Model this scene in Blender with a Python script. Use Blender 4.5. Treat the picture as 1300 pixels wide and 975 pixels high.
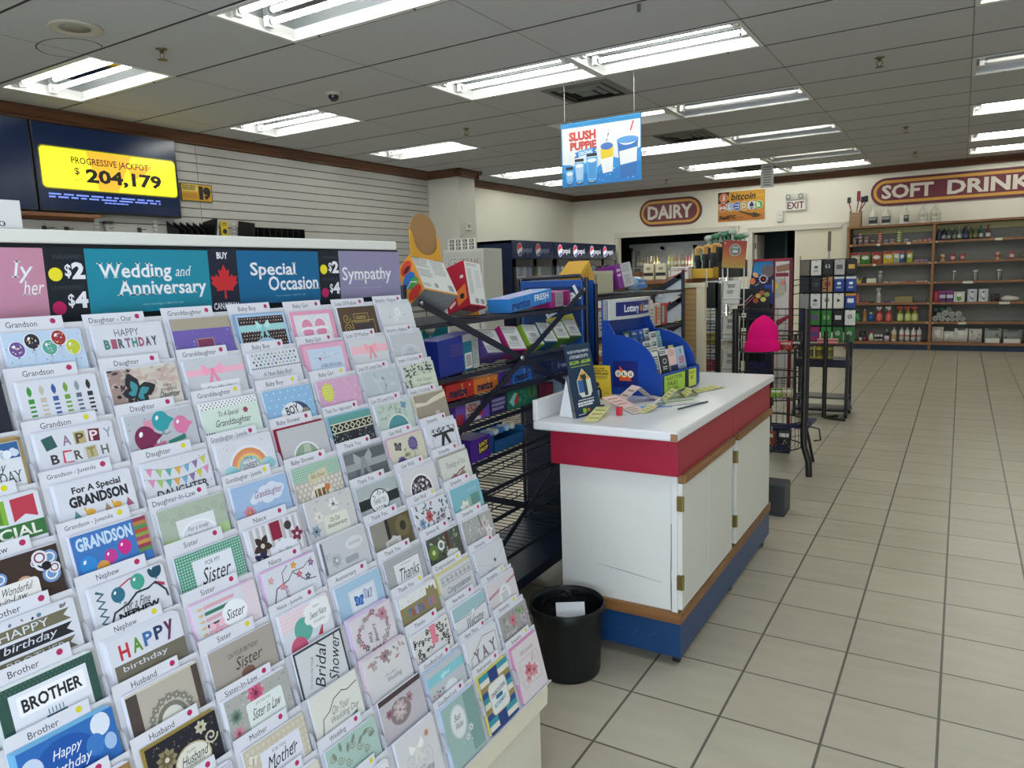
import bpy, bmesh, math, random
from math import sin, cos, pi, radians, sqrt, atan2
from mathutils import Matrix, Vector
from mathutils.geometry import tessellate_polygon

for _o in list(bpy.data.objects):
    bpy.data.objects.remove(_o)
SC = bpy.context.scene
COL = SC.collection
random.seed(11)

# ---------------------------------------------------------------- camera, world, exposure
CAMH = 1.55
cam_data = bpy.data.cameras.new('camera')
cam = bpy.data.objects.new('camera', cam_data)
COL.objects.link(cam)
SC.camera = cam
cam_data.sensor_fit = 'HORIZONTAL'
cam_data.sensor_width = 36.0
cam_data.lens = 25.70
cam_data.clip_start = 0.05
def camera_axes(yaw, pitch, roll):
    f = Vector((-sin(yaw)*cos(pitch), cos(yaw)*cos(pitch), -sin(pitch)))
    r = Vector((cos(yaw), sin(yaw), 0.0))
    d = f.cross(r)
    rr = r*cos(roll) + d*sin(roll)
    dd = -r*sin(roll) + d*cos(roll)
    return rr, -dd, -f
_r, _u, _b = camera_axes(0.551649, 0.145338, 0.035012)
cam.matrix_world = Matrix(((_r.x, _u.x, _b.x, 0), (_r.y, _u.y, _b.y, 0), (_r.z, _u.z, _b.z, CAMH), (0, 0, 0, 1)))

SC.view_settings.view_transform = 'Standard'
SC.view_settings.look = 'None'
SC.view_settings.gamma = 1.0
SC.view_settings.use_curve_mapping = False
SC.view_settings.exposure = 0.14
SC.cycles.use_denoising = True
SC.cycles.max_bounces = 6
SC.cycles.diffuse_bounces = 4
SC.cycles.glossy_bounces = 3
SC.cycles.transmission_bounces = 4
SC.cycles.transparent_max_bounces = 6
SC.cycles.sample_clamp_indirect = 4.0
SC.cycles.caustics_reflective = False
SC.cycles.caustics_refractive = False

world = bpy.data.worlds.new('daylight')
SC.world = world
world.use_nodes = True
world.node_tree.nodes['Background'].inputs['Color'].default_value = (0.72, 0.84, 1.0, 1)
world.node_tree.nodes['Background'].inputs['Strength'].default_value = 1.6
TUBE_POWER = 36.0        # emission strength of the fluorescent tubes
def area(name, loc, target, sx, sy, power, color):
    l = bpy.data.lights.new(name, 'AREA')
    l.shape = 'RECTANGLE'; l.size = sx; l.size_y = sy; l.energy = power; l.color = color
    o = bpy.data.objects.new(name, l); COL.objects.link(o)
    o.location = loc
    o.rotation_euler = (Vector(target)-Vector(loc)).to_track_quat('-Z', 'Y').to_euler()
    return o
# daylight coming in through the shop front behind the camera
area('shopfront_daylight', (-0.5, -1.62, 1.6), (-0.5, 4, 1.15), 4.4, 2.0, 62, (0.80, 0.89, 1.0))

area('added_pavement_bounce', (0.0, -1.62, 0.75), (-0.8, 3.0, 3.31), 5.0, 0.7, 62, (0.80, 0.89, 1.0))  # added lamp imitating daylight bounced off the pavement, to brighten the ceiling

# ---------------------------------------------------------------- helpers
def lin(h):
    h = h.lstrip('#')
    if len(h) == 3: h = h[0]*2+h[1]*2+h[2]*2
    out = []
    for i in (0, 2, 4):
        c = int(h[i:i+2], 16)/255
        out.append(c/12.92 if c <= 0.04045 else ((c+0.055)/1.055)**2.4)
    return (*out, 1)
_mats = {}
def C(hexcol, rough=0.55, metal=0.0, emit=0.0, spec=0.4, var=0.0, scale=14.0, bump=0.0, alpha=1.0, trans=0.0, coat=0.0):
    """plain coloured surface with a little procedural variation"""
    key = (hexcol, rough, metal, emit, spec, var, scale, bump, alpha, trans, coat)
    if key in _mats: return _mats[key]
    m = bpy.data.materials.new('surface_'+hexcol.lstrip('#'))
    m.use_nodes = True
    nt = m.node_tree; b = nt.nodes['Principled BSDF']
    col = lin(hexcol)
    b.inputs['Base Color'].default_value = col
    b.inputs['Roughness'].default_value = rough
    b.inputs['Metallic'].default_value = metal
    b.inputs['Specular IOR Level'].default_value = spec
    b.inputs['Alpha'].default_value = alpha
    b.inputs['Transmission Weight'].default_value = trans
    b.inputs['Coat Weight'].default_value = coat
    if emit:
        b.inputs['Emission Color'].default_value = col
        b.inputs['Emission Strength'].default_value = emit
    if var or bump:
        tc = nt.nodes.new('ShaderNodeTexCoord')
        n = nt.nodes.new('ShaderNodeTexNoise'); n.inputs['Scale'].default_value = scale; n.inputs['Detail'].default_value = 4
        nt.links.new(tc.outputs['Object'], n.inputs['Vector'])
        if var:
            mx = nt.nodes.new('ShaderNodeMix'); mx.data_type = 'RGBA'; mx.blend_type = 'MULTIPLY'
            mr = nt.nodes.new('ShaderNodeMapRange'); mr.inputs['To Min'].default_value = 1-var; mr.inputs['To Max'].default_value = 1+var*0.4
            nt.links.new(n.outputs['Fac'], mr.inputs['Value'])
            mx.inputs['Factor'].default_value = 1.0
            mx.inputs['A'].default_value = col
            nt.links.new(mr.outputs['Result'], mx.inputs['B'])
            nt.links.new(mx.outputs['Result'], b.inputs['Base Color'])
        if bump:
            bp = nt.nodes.new('ShaderNodeBump'); bp.inputs['Strength'].default_value = bump; bp.inputs['Distance'].default_value = 0.01
            nt.links.new(n.outputs['Fac'], bp.inputs['Height'])
            nt.links.new(bp.outputs['Normal'], b.inputs['Normal'])
    _mats[key] = m
    return m
def wood(hexcol, dark, axis='Y', rough=0.5, scale=6.0):
    key = ('wood', hexcol, dark, axis, rough, scale)
    if key in _mats: return _mats[key]
    m = bpy.data.materials.new('wood'); m.use_nodes = True
    nt = m.node_tree; b = nt.nodes['Principled BSDF']; b.inputs['Roughness'].default_value = rough
    tc = nt.nodes.new('ShaderNodeTexCoord'); mp = nt.nodes.new('ShaderNodeMapping')
    s = [scale*6]*3; s['XYZ'.index(axis)] = scale*0.35
    mp.inputs['Scale'].default_value = s
    n = nt.nodes.new('ShaderNodeTexNoise'); n.inputs['Scale'].default_value = 1.0; n.inputs['Detail'].default_value = 6; n.inputs['Distortion'].default_value = 0.6
    cr = nt.nodes.new('ShaderNodeValToRGB')
    cr.color_ramp.elements[0].position = 0.3; cr.color_ramp.elements[0].color = lin(dark)
    cr.color_ramp.elements[1].position = 0.65; cr.color_ramp.elements[1].color = lin(hexcol)
    nt.links.new(tc.outputs['Object'], mp.inputs['Vector']); nt.links.new(mp.outputs['Vector'], n.inputs['Vector'])
    nt.links.new(n.outputs['Fac'], cr.inputs['Fac']); nt.links.new(cr.outputs['Color'], b.inputs['Base Color'])
    _mats[key] = m
    return m
WHITE = '#e6e7ea'

class MB:
    """collects shapes and links them as ONE mesh object"""
    def __init__(s, M=None):
        s.v = []; s.f = []; s.mi = []; s.sm = []; s.mats = []; s.M = M or Matrix()
    def slot(s, mat):
        if isinstance(mat, str): mat = C(mat)
        if mat not in s.mats: s.mats.append(mat)
        return s.mats.index(mat)
    def add(s, verts, faces, mat, M=None, smooth=False):
        T = s.M @ M if M is not None else s.M
        k = len(s.v); i = s.slot(mat)
        s.v += [T @ Vector(p) for p in verts]
        for f in faces:
            s.f.append([k+a for a in f]); s.mi.append(i); s.sm.append(smooth)
        return s
    def box(s, x0, x1, y0, y1, z0, z1, mat, M=None):
        V = [(x, y, z) for z in (z0, z1) for y in (y0, y1) for x in (x0, x1)]
        return s.add(V, [(0, 2, 3, 1), (4, 5, 7, 6), (0, 1, 5, 4), (2, 6, 7, 3), (0, 4, 6, 2), (1, 3, 7, 5)], mat, M)
    def cbox(s, x0, x1, y0, y1, z0, z1, mat, c=0.004, M=None, seg=2):
        bm = bmesh.new(); bmesh.ops.create_cube(bm, size=1)
        for v in bm.verts:
            v.co = Vector(((x0+x1)/2+v.co.x*(x1-x0), (y0+y1)/2+v.co.y*(y1-y0), (z0+z1)/2+v.co.z*(z1-z0)))
        bmesh.ops.bevel(bm, geom=list(bm.edges), offset=c, segments=seg, affect='EDGES', profile=0.5)
        return s.bm(bm, mat, M)
    def bm(s, bm, mat, M=None, smooth=False):
        bm.verts.index_update()
        s.add([v.co.copy() for v in bm.verts], [[v.index for v in f.verts] for f in bm.faces], mat, M, smooth)
        bm.free(); return s
    def tube(s, pts, r, mat, seg=8, M=None, closed=False):
        pts = [Vector(p) for p in pts]; n = len(pts); V = []; F = []
        up = None
        for i, p in enumerate(pts):
            if closed: t = (pts[(i+1) % n]-pts[i-1])
            else: t = (pts[min(i+1, n-1)]-pts[max(i-1, 0)])
            t = t.normalized() if t.length else Vector((0, 0, 1))
            if up is None:
                up = Vector((0, 0, 1)) if abs(t.z) < 0.9 else Vector((1, 0, 0))
            a = t.cross(up)
            if a.length < 1e-6: a = t.orthogonal()
            a.normalize(); b = a.cross(t).normalized(); up = b
            rad = r[i] if isinstance(r, (list, tuple)) else r
            for k in range(seg):
                an = 2*pi*k/seg
                V.append(p+a*cos(an)*rad+b*sin(an)*rad)
        m = n if closed else n-1
        for i in range(m):
            j = (i+1) % n
            for k in range(seg):
                l = (k+1) % seg
                F.append((i*seg+k, i*seg+l, j*seg+l, j*seg+k))
        s.add(V, F, mat, M, True)
        if not closed:
            s.add(V[:seg], [tuple(range(seg))], mat, M); s.add(V[-seg:], [tuple(range(seg))], mat, M)
        return s
    def rod(s, a, b, r, mat, seg=6, M=None):
        return s.tube([a, b], r, mat, seg, M)
    def lathe(s, prof, mat, seg=24, M=None, smooth=True, cap=True):
        V = []; F = []; n = len(prof)
        for r, z in prof:
            for k in range(seg):
                an = 2*pi*k/seg; V.append((r*cos(an), r*sin(an), z))
        for i in range(n-1):
            for k in range(seg):
                l = (k+1) % seg; F.append((i*seg+k, i*seg+l, (i+1)*seg+l, (i+1)*seg+k))
        s.add(V, F, mat, M, smooth)
        if cap:
            for i in (0, n-1):
                if prof[i][0] > 1e-5: s.add(V[i*seg:(i+1)*seg], [tuple(range(seg))], mat, M)
        return s
    def prism(s, poly, z0, z1, mat, M=None, side=None):
        """poly in local XY, extruded from z0 to z1"""
        n = len(poly)
        tri = tessellate_polygon([[Vector((x, y, 0)) for x, y in poly]])
        V = [(x, y, z0) for x, y in poly]+[(x, y, z1) for x, y in poly]
        s.add(V, [t for t in tri]+[tuple(a+n for a in t) for t in tri], mat, M)
        s.add(V, [(i, (i+1) % n, (i+1) % n+n, i+n) for i in range(n)], side or mat, M)
        return s
    def sphere(s, c, r, mat, M=None, sub=2, sq=(1, 1, 1)):
        bm = bmesh.new(); bmesh.ops.create_icosphere(bm, subdivisions=sub, radius=1)
        for v in bm.verts: v.co = Vector((c[0]+v.co.x*r*sq[0], c[1]+v.co.y*r*sq[1], c[2]+v.co.z*r*sq[2]))
        return s.bm(bm, mat, M, True)
    def build(s, name, parent=None, loc=None, rz=0.0, **props):
        me = bpy.data.meshes.new(name)
        me.from_pydata(s.v, [], s.f)
        for m in s.mats: me.materials.append(m)
        me.polygons.foreach_set('material_index', s.mi)
        me.polygons.foreach_set('use_smooth', s.sm)
        me.update()
        o = bpy.data.objects.new(name, me); COL.objects.link(o)
        if parent is not None: o.parent = parent
        if loc is not None: o.location = loc
        o.rotation_euler.z = rz
        for k, val in props.items(): o[k] = val
        return o
def root(name, loc, label, cat, group=None, rz=0.0):
    o = bpy.data.objects.new(name, None); COL.objects.link(o)
    o.empty_display_size = 0.05
    o.location = loc; o.rotation_euler.z = rz
    o['label'] = label; o['category'] = cat
    if group: o['group'] = group
    return o
def tag(o, label, cat, group=None):
    o['label'] = label; o['category'] = cat
    if group: o['group'] = group
    return o
def structure(o):
    o['kind'] = 'structure'; return o
def copy_tree(o, label=None, group=None, parent=None):
    c = o.copy(); COL.objects.link(c)
    if parent is not None: c.parent = parent
    for ch in list(o.children): copy_tree(ch, parent=c)
    if label: c['label'] = label
    if group: c['group'] = group
    return c
def T(x=0, y=0, z=0): return Matrix.Translation((x, y, z))
def R(a, ax): return Matrix.Rotation(a, 4, ax)
def frame(o, right, down, normal, unit=0.01):
    """maps (right cm, down cm, layers) onto a flat face"""
    r, d, n = Vector(right).normalized()*unit, Vector(down).normalized()*unit, Vector(normal).normalized()
    return Matrix(((r.x, d.x, n.x, o[0]), (r.y, d.y, n.y, o[1]), (r.z, d.z, n.z, o[2]), (0, 0, 0, 1)))

# ---- lettering -------------------------------------------------
_txt = {}
def glyphs(s, bold=0.0, serif=False):
    key = (s, bold, serif)
    if key in _txt: return _txt[key]
    cu = bpy.data.curves.new('lettering', 'FONT')
    cu.body = s; cu.size = 1.0; cu.resolution_u = 2; cu.offset = bold; cu.fill_mode = 'FRONT'
    ob = bpy.data.objects.new('lettering', cu)
    COL.objects.link(ob)
    bpy.context.view_layer.update()
    me = ob.to_mesh()
    V = [(v.co.x, v.co.y) for v in me.vertices]; F = [tuple(p.vertices) for p in me.polygons]
    if serif:
        cnt = {}
        for f in F:
            for a, b in zip(f, f[1:]+f[:1]):
                cnt[frozenset((a, b))] = cnt.get(frozenset((a, b)), 0)+1
        extra = []
        tops = {round(max(v[1] for v in V), 2)}
        for e, c in cnt.items():
            if c != 1 or len(e) != 2: continue
            a, b = tuple(e); (x0, y0), (x1, y1) = V[a], V[b]
            if abs(y0-y1) < 0.006 and 0.03 < abs(x0-x1) < 0.2:
                xa, xb = min(x0, x1), max(x0, x1)
                if abs(y0) < 0.03: extra.append((xa-0.07, xb+0.07, y0, y0+0.05))
                elif abs(y0-0.73) < 0.05: extra.append((xa-0.06, xb+0.06, y0-0.05, y0))
                elif abs(y0-0.55) < 0.04: extra.append((xa-0.07, xb, y0-0.05, y0))
        for xa, xb, ya, yb in extra:
            k = len(V); V += [(xa, ya), (xb, ya), (xb, yb), (xa, yb)]; F.append((k, k+1, k+2, k+3))
    ob.to_mesh_clear()
    bpy.data.objects.remove(ob); bpy.data.curves.remove(cu)
    if not V: V = [(0, 0), (0.1, 0), (0, 0.1)]; F = []
    xs = [v[0] for v in V]; ys = [v[1] for v in V]
    _txt[key] = (V, F, (min(xs), max(xs), min(ys), max(ys)))
    return _txt[key]

class Art:
    """printing on a flat face: coordinates in cm from the top corner, x right, y down"""
    def __init__(s, mb, M, unit=1.0, step=0.00004):
        s.mb = mb; s.M = M; s.n = 1; s.k = unit; s.step = step
    clip = None
    def _add(s, pts, faces, col, hold=False):
        z = s.n*s.step
        if s.clip: pts = [(min(max(x, 0), s.clip[0]), min(max(y, 0), s.clip[1])) for x, y in pts]
        s.mb.add([(x*s.k, y*s.k, z) for x, y in pts], faces, col, s.M)
        if not hold: s.n += 1
        return s
    def r(s, x0, y0, x1, y1, col, rot=0, hold=False):
        cx, cy = (x0+x1)/2, (y0+y1)/2; P = []
        for x, y in ((x0, y0), (x1, y0), (x1, y1), (x0, y1)):
            dx, dy = x-cx, y-cy
            P.append((cx+dx*cos(rot)-dy*sin(rot), cy+dx*sin(rot)+dy*cos(rot)))
        return s._add(P, [(0, 1, 2, 3)], col, hold)
    def rr(s, x0, y0, x1, y1, rad, col):
        P = []
        for cx, cy, a0 in ((x1-rad, y1-rad, 0), (x0+rad, y1-rad, 90), (x0+rad, y0+rad, 180), (x1-rad, y0+rad, 270)):
            for k in range(6):
                a = radians(a0+k*18); P.append((cx+rad*cos(a), cy+rad*sin(a)))
        return s._add(P, [tuple(range(len(P)))], col)
    def e(s, cx, cy, rx, ry, col, a0=0, a1=360, seg=20, hold=False, rot=0):
        P = []
        n = max(4, int(seg*abs(a1-a0)/360))
        for k in range(n+(0 if a1-a0 == 360 else 1)):
            a = radians(a0+(a1-a0)*k/n); x, y = rx*cos(a), ry*sin(a)
            P.append((cx+x*cos(rot)-y*sin(rot), cy+x*sin(rot)+y*cos(rot)))
        return s._add(P, [tuple(range(len(P)))], col, hold)
    def ring(s, cx, cy, rx, ry, w, col, a0=0, a1=360, seg=24):
        P = []; F = []
        n = max(4, int(seg*abs(a1-a0)/360))
        for k in range(n+1):
            a = radians(a0+(a1-a0)*k/n)
            P += [(cx+rx*cos(a), cy+ry*sin(a)), (cx+(rx-w)*cos(a), cy+(ry-w)*sin(a))]
        F = [(2*k, 2*k+1, 2*k+3, 2*k+2) for k in range(n)]
        return s._add(P, F, col)
    def p(s, pts, col, hold=False):
        tri = tessellate_polygon([[Vector((x, y, 0)) for x, y in pts]])
        return s._add(pts, [tuple(t) for t in tri], col, hold)
    def l(s, pts, w, col, hold=False):
        P = []; F = []
        for i, (x, y) in enumerate(pts):
            a = pts[max(i-1, 0)]; b = pts[min(i+1, len(pts)-1)]
            dx, dy = b[0]-a[0], b[1]-a[1]; L = math.hypot(dx, dy) or 1
            ww = (w[i] if isinstance(w, (list, tuple)) else w)/2
            P += [(x-dy/L*ww, y+dx/L*ww), (x+dy/L*ww, y-dx/L*ww)]
            if i: F.append((2*i-2, 2*i-1, 2*i+1, 2*i))
        return s._add(P, F, col, hold)
    def box(s, x0, y0, x1, y1, w, col):
        s.r(x0, y0, x1, y0+w, col, hold=True); s.r(x0, y1-w, x1, y1, col, hold=True)
        s.r(x0, y0, x0+w, y1, col, hold=True); return s.r(x1-w, y0, x1, y1, col)
    def t(s, txt, x0, y0, x1, y1, col, bold=0.0, serif=False, shear=0.0, rot=0.0, keep=None, hold=False):
        """lettering fitted into a box; keep = 'l', 'c', 'r' keeps natural proportions"""
        V, F, (a, b, c, d) = glyphs(txt, bold, serif)
        W, Hh = (b-a) or 1, (d-c) or 1
        sx, sy = (x1-x0)/W, (y1-y0)/Hh
        if keep:
            sx2 = min(sx, sy*0.92); off = {'l': 0, 'c': 0.5, 'r': 1}[keep]*((x1-x0)-sx2*W); x0 += off; sx = sx2
        cx, cy = (x0+x1)/2, (y0+y1)/2; P = []
        for x, y in V:
            X, Y = x0+(x-a)*sx+shear*(y-c)*sy, y1-(y-c)*sy
            if rot:
                dx, dy = X-cx, Y-cy; X, Y = cx+dx*cos(rot)-dy*sin(rot), cy+dx*sin(rot)+dy*cos(rot)
            P.append((X, Y))
        return s._add(P, F, col, hold)
    def script(s, txt, x0, y0, x1, y1, col, rot=0.0):
        return s.t(txt, x0, y0, x1-(y1-y0)*0.3, y1, col, shear=0.32, rot=rot)
    def tiny(s, x0, y0, x1, y1, n, col, seed=1, w=0.5):
        """lines of print too small to read"""
        rnd = random.Random(seed); h = (y1-y0)/n
        for i in range(n):
            x = x0
            e = x1-(x1-x0)*rnd.random()*0.25
            while x < e:
                b = min(e, x+(x1-x0)*rnd.uniform(0.04, 0.14)); s.r(x, y0+i*h, b, y0+i*h+h*w, col, hold=True); x = b+(x1-x0)*0.02
        s.n += 1; return s
    # ---- motifs
    def dots(s, x0, y0, x1, y1, nx, ny, rad, cols, seed=0, jit=0.0, stag=True):
        rnd = random.Random(seed); cols = cols if isinstance(cols, (list, tuple)) else [cols]
        for j in range(ny):
            for i in range(nx):
                x = x0+(i+0.5+(0.5 if stag and j % 2 else 0))*(x1-x0)/nx+rnd.uniform(-jit, jit); y = y0+(j+0.5)*(y1-y0)/ny+rnd.uniform(-jit, jit)
                if x > x1-rad: continue
                s.e(x, y, rad, rad, rnd.choice(cols), seg=8, hold=True)
        s.n += 1; return s
    def specks(s, x0, y0, x1, y1, n, r0, r1, cols, seed=0, seg=7):
        rnd = random.Random(seed); cols = cols if isinstance(cols, (list, tuple)) else [cols]
        for i in range(n):
            q = rnd.uniform(r0, r1)
            s.e(rnd.uniform(x0+q, x1-q), rnd.uniform(y0+q, y1-q), q, q*rnd.uniform(0.5, 1), rnd.choice(cols), seg=seg, rot=rnd.random()*3)
            s.n -= 1
            if i % 12 == 11: s.n += 1
        s.n += 1; return s
    def balloon(s, x, y, q, col, string=True, rim=None, spots=None):
        if string: s.l([(x, y+q), (x+0.15*q, y+1.6*q), (x-0.15*q, y+2.2*q), (x+0.1*q, y+2.9*q)], 0.05, '#8a8a96')
        if rim: s.e(x, y, q*1.08, q*1.15, rim)
        s.p([(x-0.16*q, y+1.25*q), (x+0.16*q, y+1.25*q), (x, y+0.95*q)], col)
        s.e(x, y, q*0.96, q*1.06, col)
        if spots: s.specks(x-q*0.7, y-q*0.75, x+q*0.7, y+q*0.75, 12, q*0.06, q*0.12, spots, seed=int(x*7))
        s.e(x-q*0.35, y-q*0.4, q*0.16, q*0.25, '#eef0f6', rot=0.5, seg=10)
        return s
    def leaf(s, x, y, L, w, ang, col, hold=False):
        P = []
        for u, k in ((0, 0), (0.25, 0.8), (0.55, 1), (0.8, 0.6), (1, 0), (0.8, -0.6), (0.55, -1), (0.25, -0.8)):
            a, b = u*L, k*w/2; P.append((x+a*cos(ang)-b*sin(ang), y+a*sin(ang)+b*cos(ang)))
        return s._add(P, [tuple(range(8))], col, hold)
    def flower(s, x, y, q, col, mid='#c9a94e', n=6, rot=0.0):
        for k in range(n): s.leaf(x, y, q, q*0.62, rot+2*pi*k/n, col, hold=True)
        s.n += 1
        return s.e(x, y, q*0.22, q*0.22, mid, seg=8)
    def spray(s, x0, y0, x1, y1, n, cols, seed=0, size=1.0):
        rnd = random.Random(seed)
        for i in range(n):
            s.leaf(rnd.uniform(x0, x1), rnd.uniform(y0, y1), size*rnd.uniform(0.6, 1.2), size*rnd.uniform(0.3, 0.5), rnd.uniform(0, 6.28), rnd.choice(cols), hold=True)
            if i % 5 == 4: s.n += 1
        s.n += 1; return s
    def bow(s, x, y, q, col, dark):
        s.p([(x-0.1*q, y), (x-0.75*q, y+1.5*q), (x-0.45*q, y+1.35*q), (x-0.3*q, y+1.6*q), (x+0.1*q, y+0.1*q)], dark)
        s.p([(x+0.1*q, y), (x+0.8*q, y+1.45*q), (x+0.5*q, y+1.35*q), (x+0.35*q, y+1.6*q), (x-0.1*q, y+0.1*q)], dark)
        s.p([(x, y+0.1*q), (x-0.95*q, y-0.6*q), (x-1.05*q, y+0.1*q), (x-0.8*q, y+0.45*q)], col)
        s.p([(x, y+0.1*q), (x+0.95*q, y-0.65*q), (x+1.1*q, y), (x+0.8*q, y+0.4*q)], col)
        return s.e(x, y+0.05*q, 0.22*q, 0.2*q, dark, seg=10)
    def check(s, x0, y0, x1, y1, n, col, w=0.5):
        st = (x1-x0)/n; i = 0
        while x0+i*st < x1-1e-6: s.r(x0+i*st, y0, min(x1, x0+(i+w)*st), y1, col, hold=True); i += 1
        s.n += 1; i = 0
        while y0+i*st < y1-1e-6: s.r(x0, y0+i*st, x1, min(y1, y0+(i+w)*st), col, hold=True); i += 1
        s.n += 1; return s
    def stripes(s, x0, y0, x1, y1, cols, vert=True):
        n = len(cols)
        for i, c in enumerate(cols):
            if not c: continue
            if vert: s.r(x0+(x1-x0)*i/n, y0, x0+(x1-x0)*(i+1)/n, y1, c, hold=True)
            else: s.r(x0, y0+(y1-y0)*i/n, x1, y0+(y1-y0)*(i+1)/n, c, hold=True)
        s.n += 1; return s
    def butterfly(s, x, y, q, col, col2, rot=0.0):
        for sg in (-1, 1):
            s.leaf(x, y, 1.25*q, 0.85*q, rot-pi/2+sg*0.8, col); s.leaf(x, y, 0.9*q, 0.7*q, rot-pi/2+sg*2.0, col)
            s.leaf(x, y, 0.8*q, 0.45*q, rot-pi/2+sg*0.8, col2); s.leaf(x, y, 0.55*q, 0.35*q, rot-pi/2+sg*2.0, col2)
        return s.l([(x-0.5*q*sin(-rot), y-0.45*q*cos(rot)), (x+0.5*q*sin(-rot), y+0.5*q*cos(rot))], 0.14*q, '#22222a')
    def barcode(s, x0, y0, x1, y1, seed=0, col='#3c3c40'):
        rnd = random.Random(seed); x = x0
        while x < x1:
            w = (x1-x0)*rnd.uniform(0.015, 0.05); s.r(x, y0, min(x1, x+w), y1, col, hold=True); x += w+(x1-x0)*rnd.uniform(0.02, 0.05)
        s.n += 1; return s
    def swirl(s, x, y, q, w, col, turns=1.5, a0=0.0, flip=1):
        P = []
        for k in range(int(turns*12)+1):
            a = a0+flip*2*pi*k/12; rad = q*(1-k/(turns*12)*0.85); P.append((x+rad*cos(a), y+rad*sin(a)))
        return s.l(P, w, col)

# ================================================================ the setting
CZ = 3.31                       # ceiling height
WX = -7.66                      # face of the long side wall
WY = 15.4                       # face of the back wall
FX, FY = 6.0, -1.8              # far side and shop front, outside the picture

def tile_floor():
    m = bpy.data.materials.new('floor_tiles'); m.use_nodes = True
    nt = m.node_tree; b = nt.nodes['Principled BSDF']; N = nt.nodes.new; L = nt.links.new
    tc = N('ShaderNodeTexCoord'); sp = N('ShaderNodeSeparateXYZ'); L(tc.outputs['Object'], sp.inputs[0])
    def math_(op, a, bb=None):
        n = N('ShaderNodeMath'); n.operation = op
        for i, q in enumerate((a, bb)):
            if q is None: continue
            if isinstance(q, (int, float)): n.inputs[i].default_value = q
            else: L(q, n.inputs[i])
        return n.outputs[0]
    masks = []; cells = []
    for ax, st, off, g in (('X', 0.3290, 0.002, 0.0135), ('Y', 0.3345, 3.044, 0.0115)):
        u = math_('DIVIDE', math_('SUBTRACT', sp.outputs[ax], off), st)
        fr = math_('FRACT', u); cells.append(math_('FLOOR', u))
        d = math_('ABSOLUTE', math_('SUBTRACT', fr, 0.5))
        masks.append(math_('GREATER_THAN', d, 0.5-g))
    grout = math_('MAXIMUM', masks[0], masks[1])
    cb = N('ShaderNodeCombineXYZ'); L(cells[0], cb.inputs[0]); L(cells[1], cb.inputs[1])
    wn = N('ShaderNodeTexWhiteNoise'); L(cb.outputs[0], wn.inputs['Vector'])
    mp = N('ShaderNodeMapping'); mp.inputs['Scale'].default_value = (2.2, 9, 1); L(tc.outputs['Object'], mp.inputs['Vector'])
    ns = N('ShaderNodeTexNoise'); ns.inputs['Scale'].default_value = 1.6; ns.inputs['Detail'].default_value = 5; L(mp.outputs[0], ns.inputs['Vector'])
    fine = N('ShaderNodeTexNoise'); fine.inputs['Scale'].default_value = 160; L(tc.outputs['Object'], fine.inputs['Vector'])
    k = math_('ADD', math_('MULTIPLY', wn.outputs['Value'], 0.20), math_('MULTIPLY', ns.outputs['Fac'], 0.55))
    k = math_('ADD', k, math_('MULTIPLY', fine.outputs['Fac'], 0.25))
    cr = N('ShaderNodeValToRGB'); e = cr.color_ramp.elements
    e[0].position = 0.2; e[0].color = lin('#a8a08e'); e[1].position = 0.85; e[1].color = lin('#c2bba8')
    L(k, cr.inputs[0])
    mx = N('ShaderNodeMix'); mx.data_type = 'RGBA'; L(grout, mx.inputs['Factor']); L(cr.outputs[0], mx.inputs['A'])
    mx.inputs['B'].default_value = lin('#5f5c52')
    L(mx.outputs['Result'], b.inputs['Base Color'])
    b.inputs['Roughness'].default_value = 0.36
    b.inputs['Specular IOR Level'].default_value = 0.4
    bp = N('ShaderNodeBump'); bp.inputs['Strength'].default_value = 0.5; bp.inputs['Distance'].default_value = 0.002; bp.invert = True
    L(grout, bp.inputs['Height']); L(bp.outputs[0], b.inputs['Normal'])
    return m
structure(MB().box(WX-0.2, FX, FY, WY+2.4, -0.06, 0, tile_floor()).build('floor'))

# ceiling: lay-in boards with dark gaps along the shop's width
CGX, CGY = 1.419, 0.7654
cx = lambda k: -0.011+CGX*k
cy = lambda k: 3.305+CGY*k
LIGHTS = [(-5, k) for k in (0, 3, 6, 10, 12)]+[(-3, k) for k in (-3, 0, 3, 6, 9, 12, 14)]+[(-2, k) for k in (-3, 3, 6, 9, 12, 14)]+[(0, k) for k in (-3, 0, 3, 6, 9, 12, 14)]+[(2, k) for k in (0, 6, 12)]
board = C('#c9cccf', rough=0.9, spec=0.1, var=0.10, scale=55, bump=0.10)
mb = MB()
mb.box(WX, FX, FY, WY, CZ+0.17, CZ+0.2, '#1a1a1a')
for i in range(-6, 5):
    for j in range(-8, 17):
        if (i, j) in LIGHTS: continue
        x0, x1, y0, y1 = cx(i)+0.003, cx(i+1)-0.003, cy(j)+0.006, cy(j+1)-0.006
        x0, x1, y0, y1 = max(x0, WX), min(x1, FX), max(y0, FY), min(y1, WY)
        if x1 <= x0 or y1 <= y0: continue
        mb.box(x0, x1, y0, y1, CZ, CZ+0.014, board)
for j in range(-7, 17):
    mb.box(WX, FX, cy(j)-0.010, cy(j)+0.010, CZ-0.0008, CZ+0.004, '#1b1b1b')
for i in range(-5, 5):
    mb.box(cx(i)-0.005, cx(i)+0.005, FY, WY, CZ-0.0004, CZ+0.004, '#8d8d8a')
n = 40; V = []
for k in range(n): an = 2*pi*k/n; V += [(-5.62+0.27*cos(an), min(3.16+0.20*sin(an), 3.29), CZ-0.0009), (-5.62+0.258*cos(an), min(3.16+0.188*sin(an), 3.288), CZ-0.0009)]
mb.add(V, [(2*k, 2*k+1, (2*k+3) % (2*n), (2*k+2) % (2*n)) for k in range(n)], '#4a4a48')
structure(mb.build('ceiling'))

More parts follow.
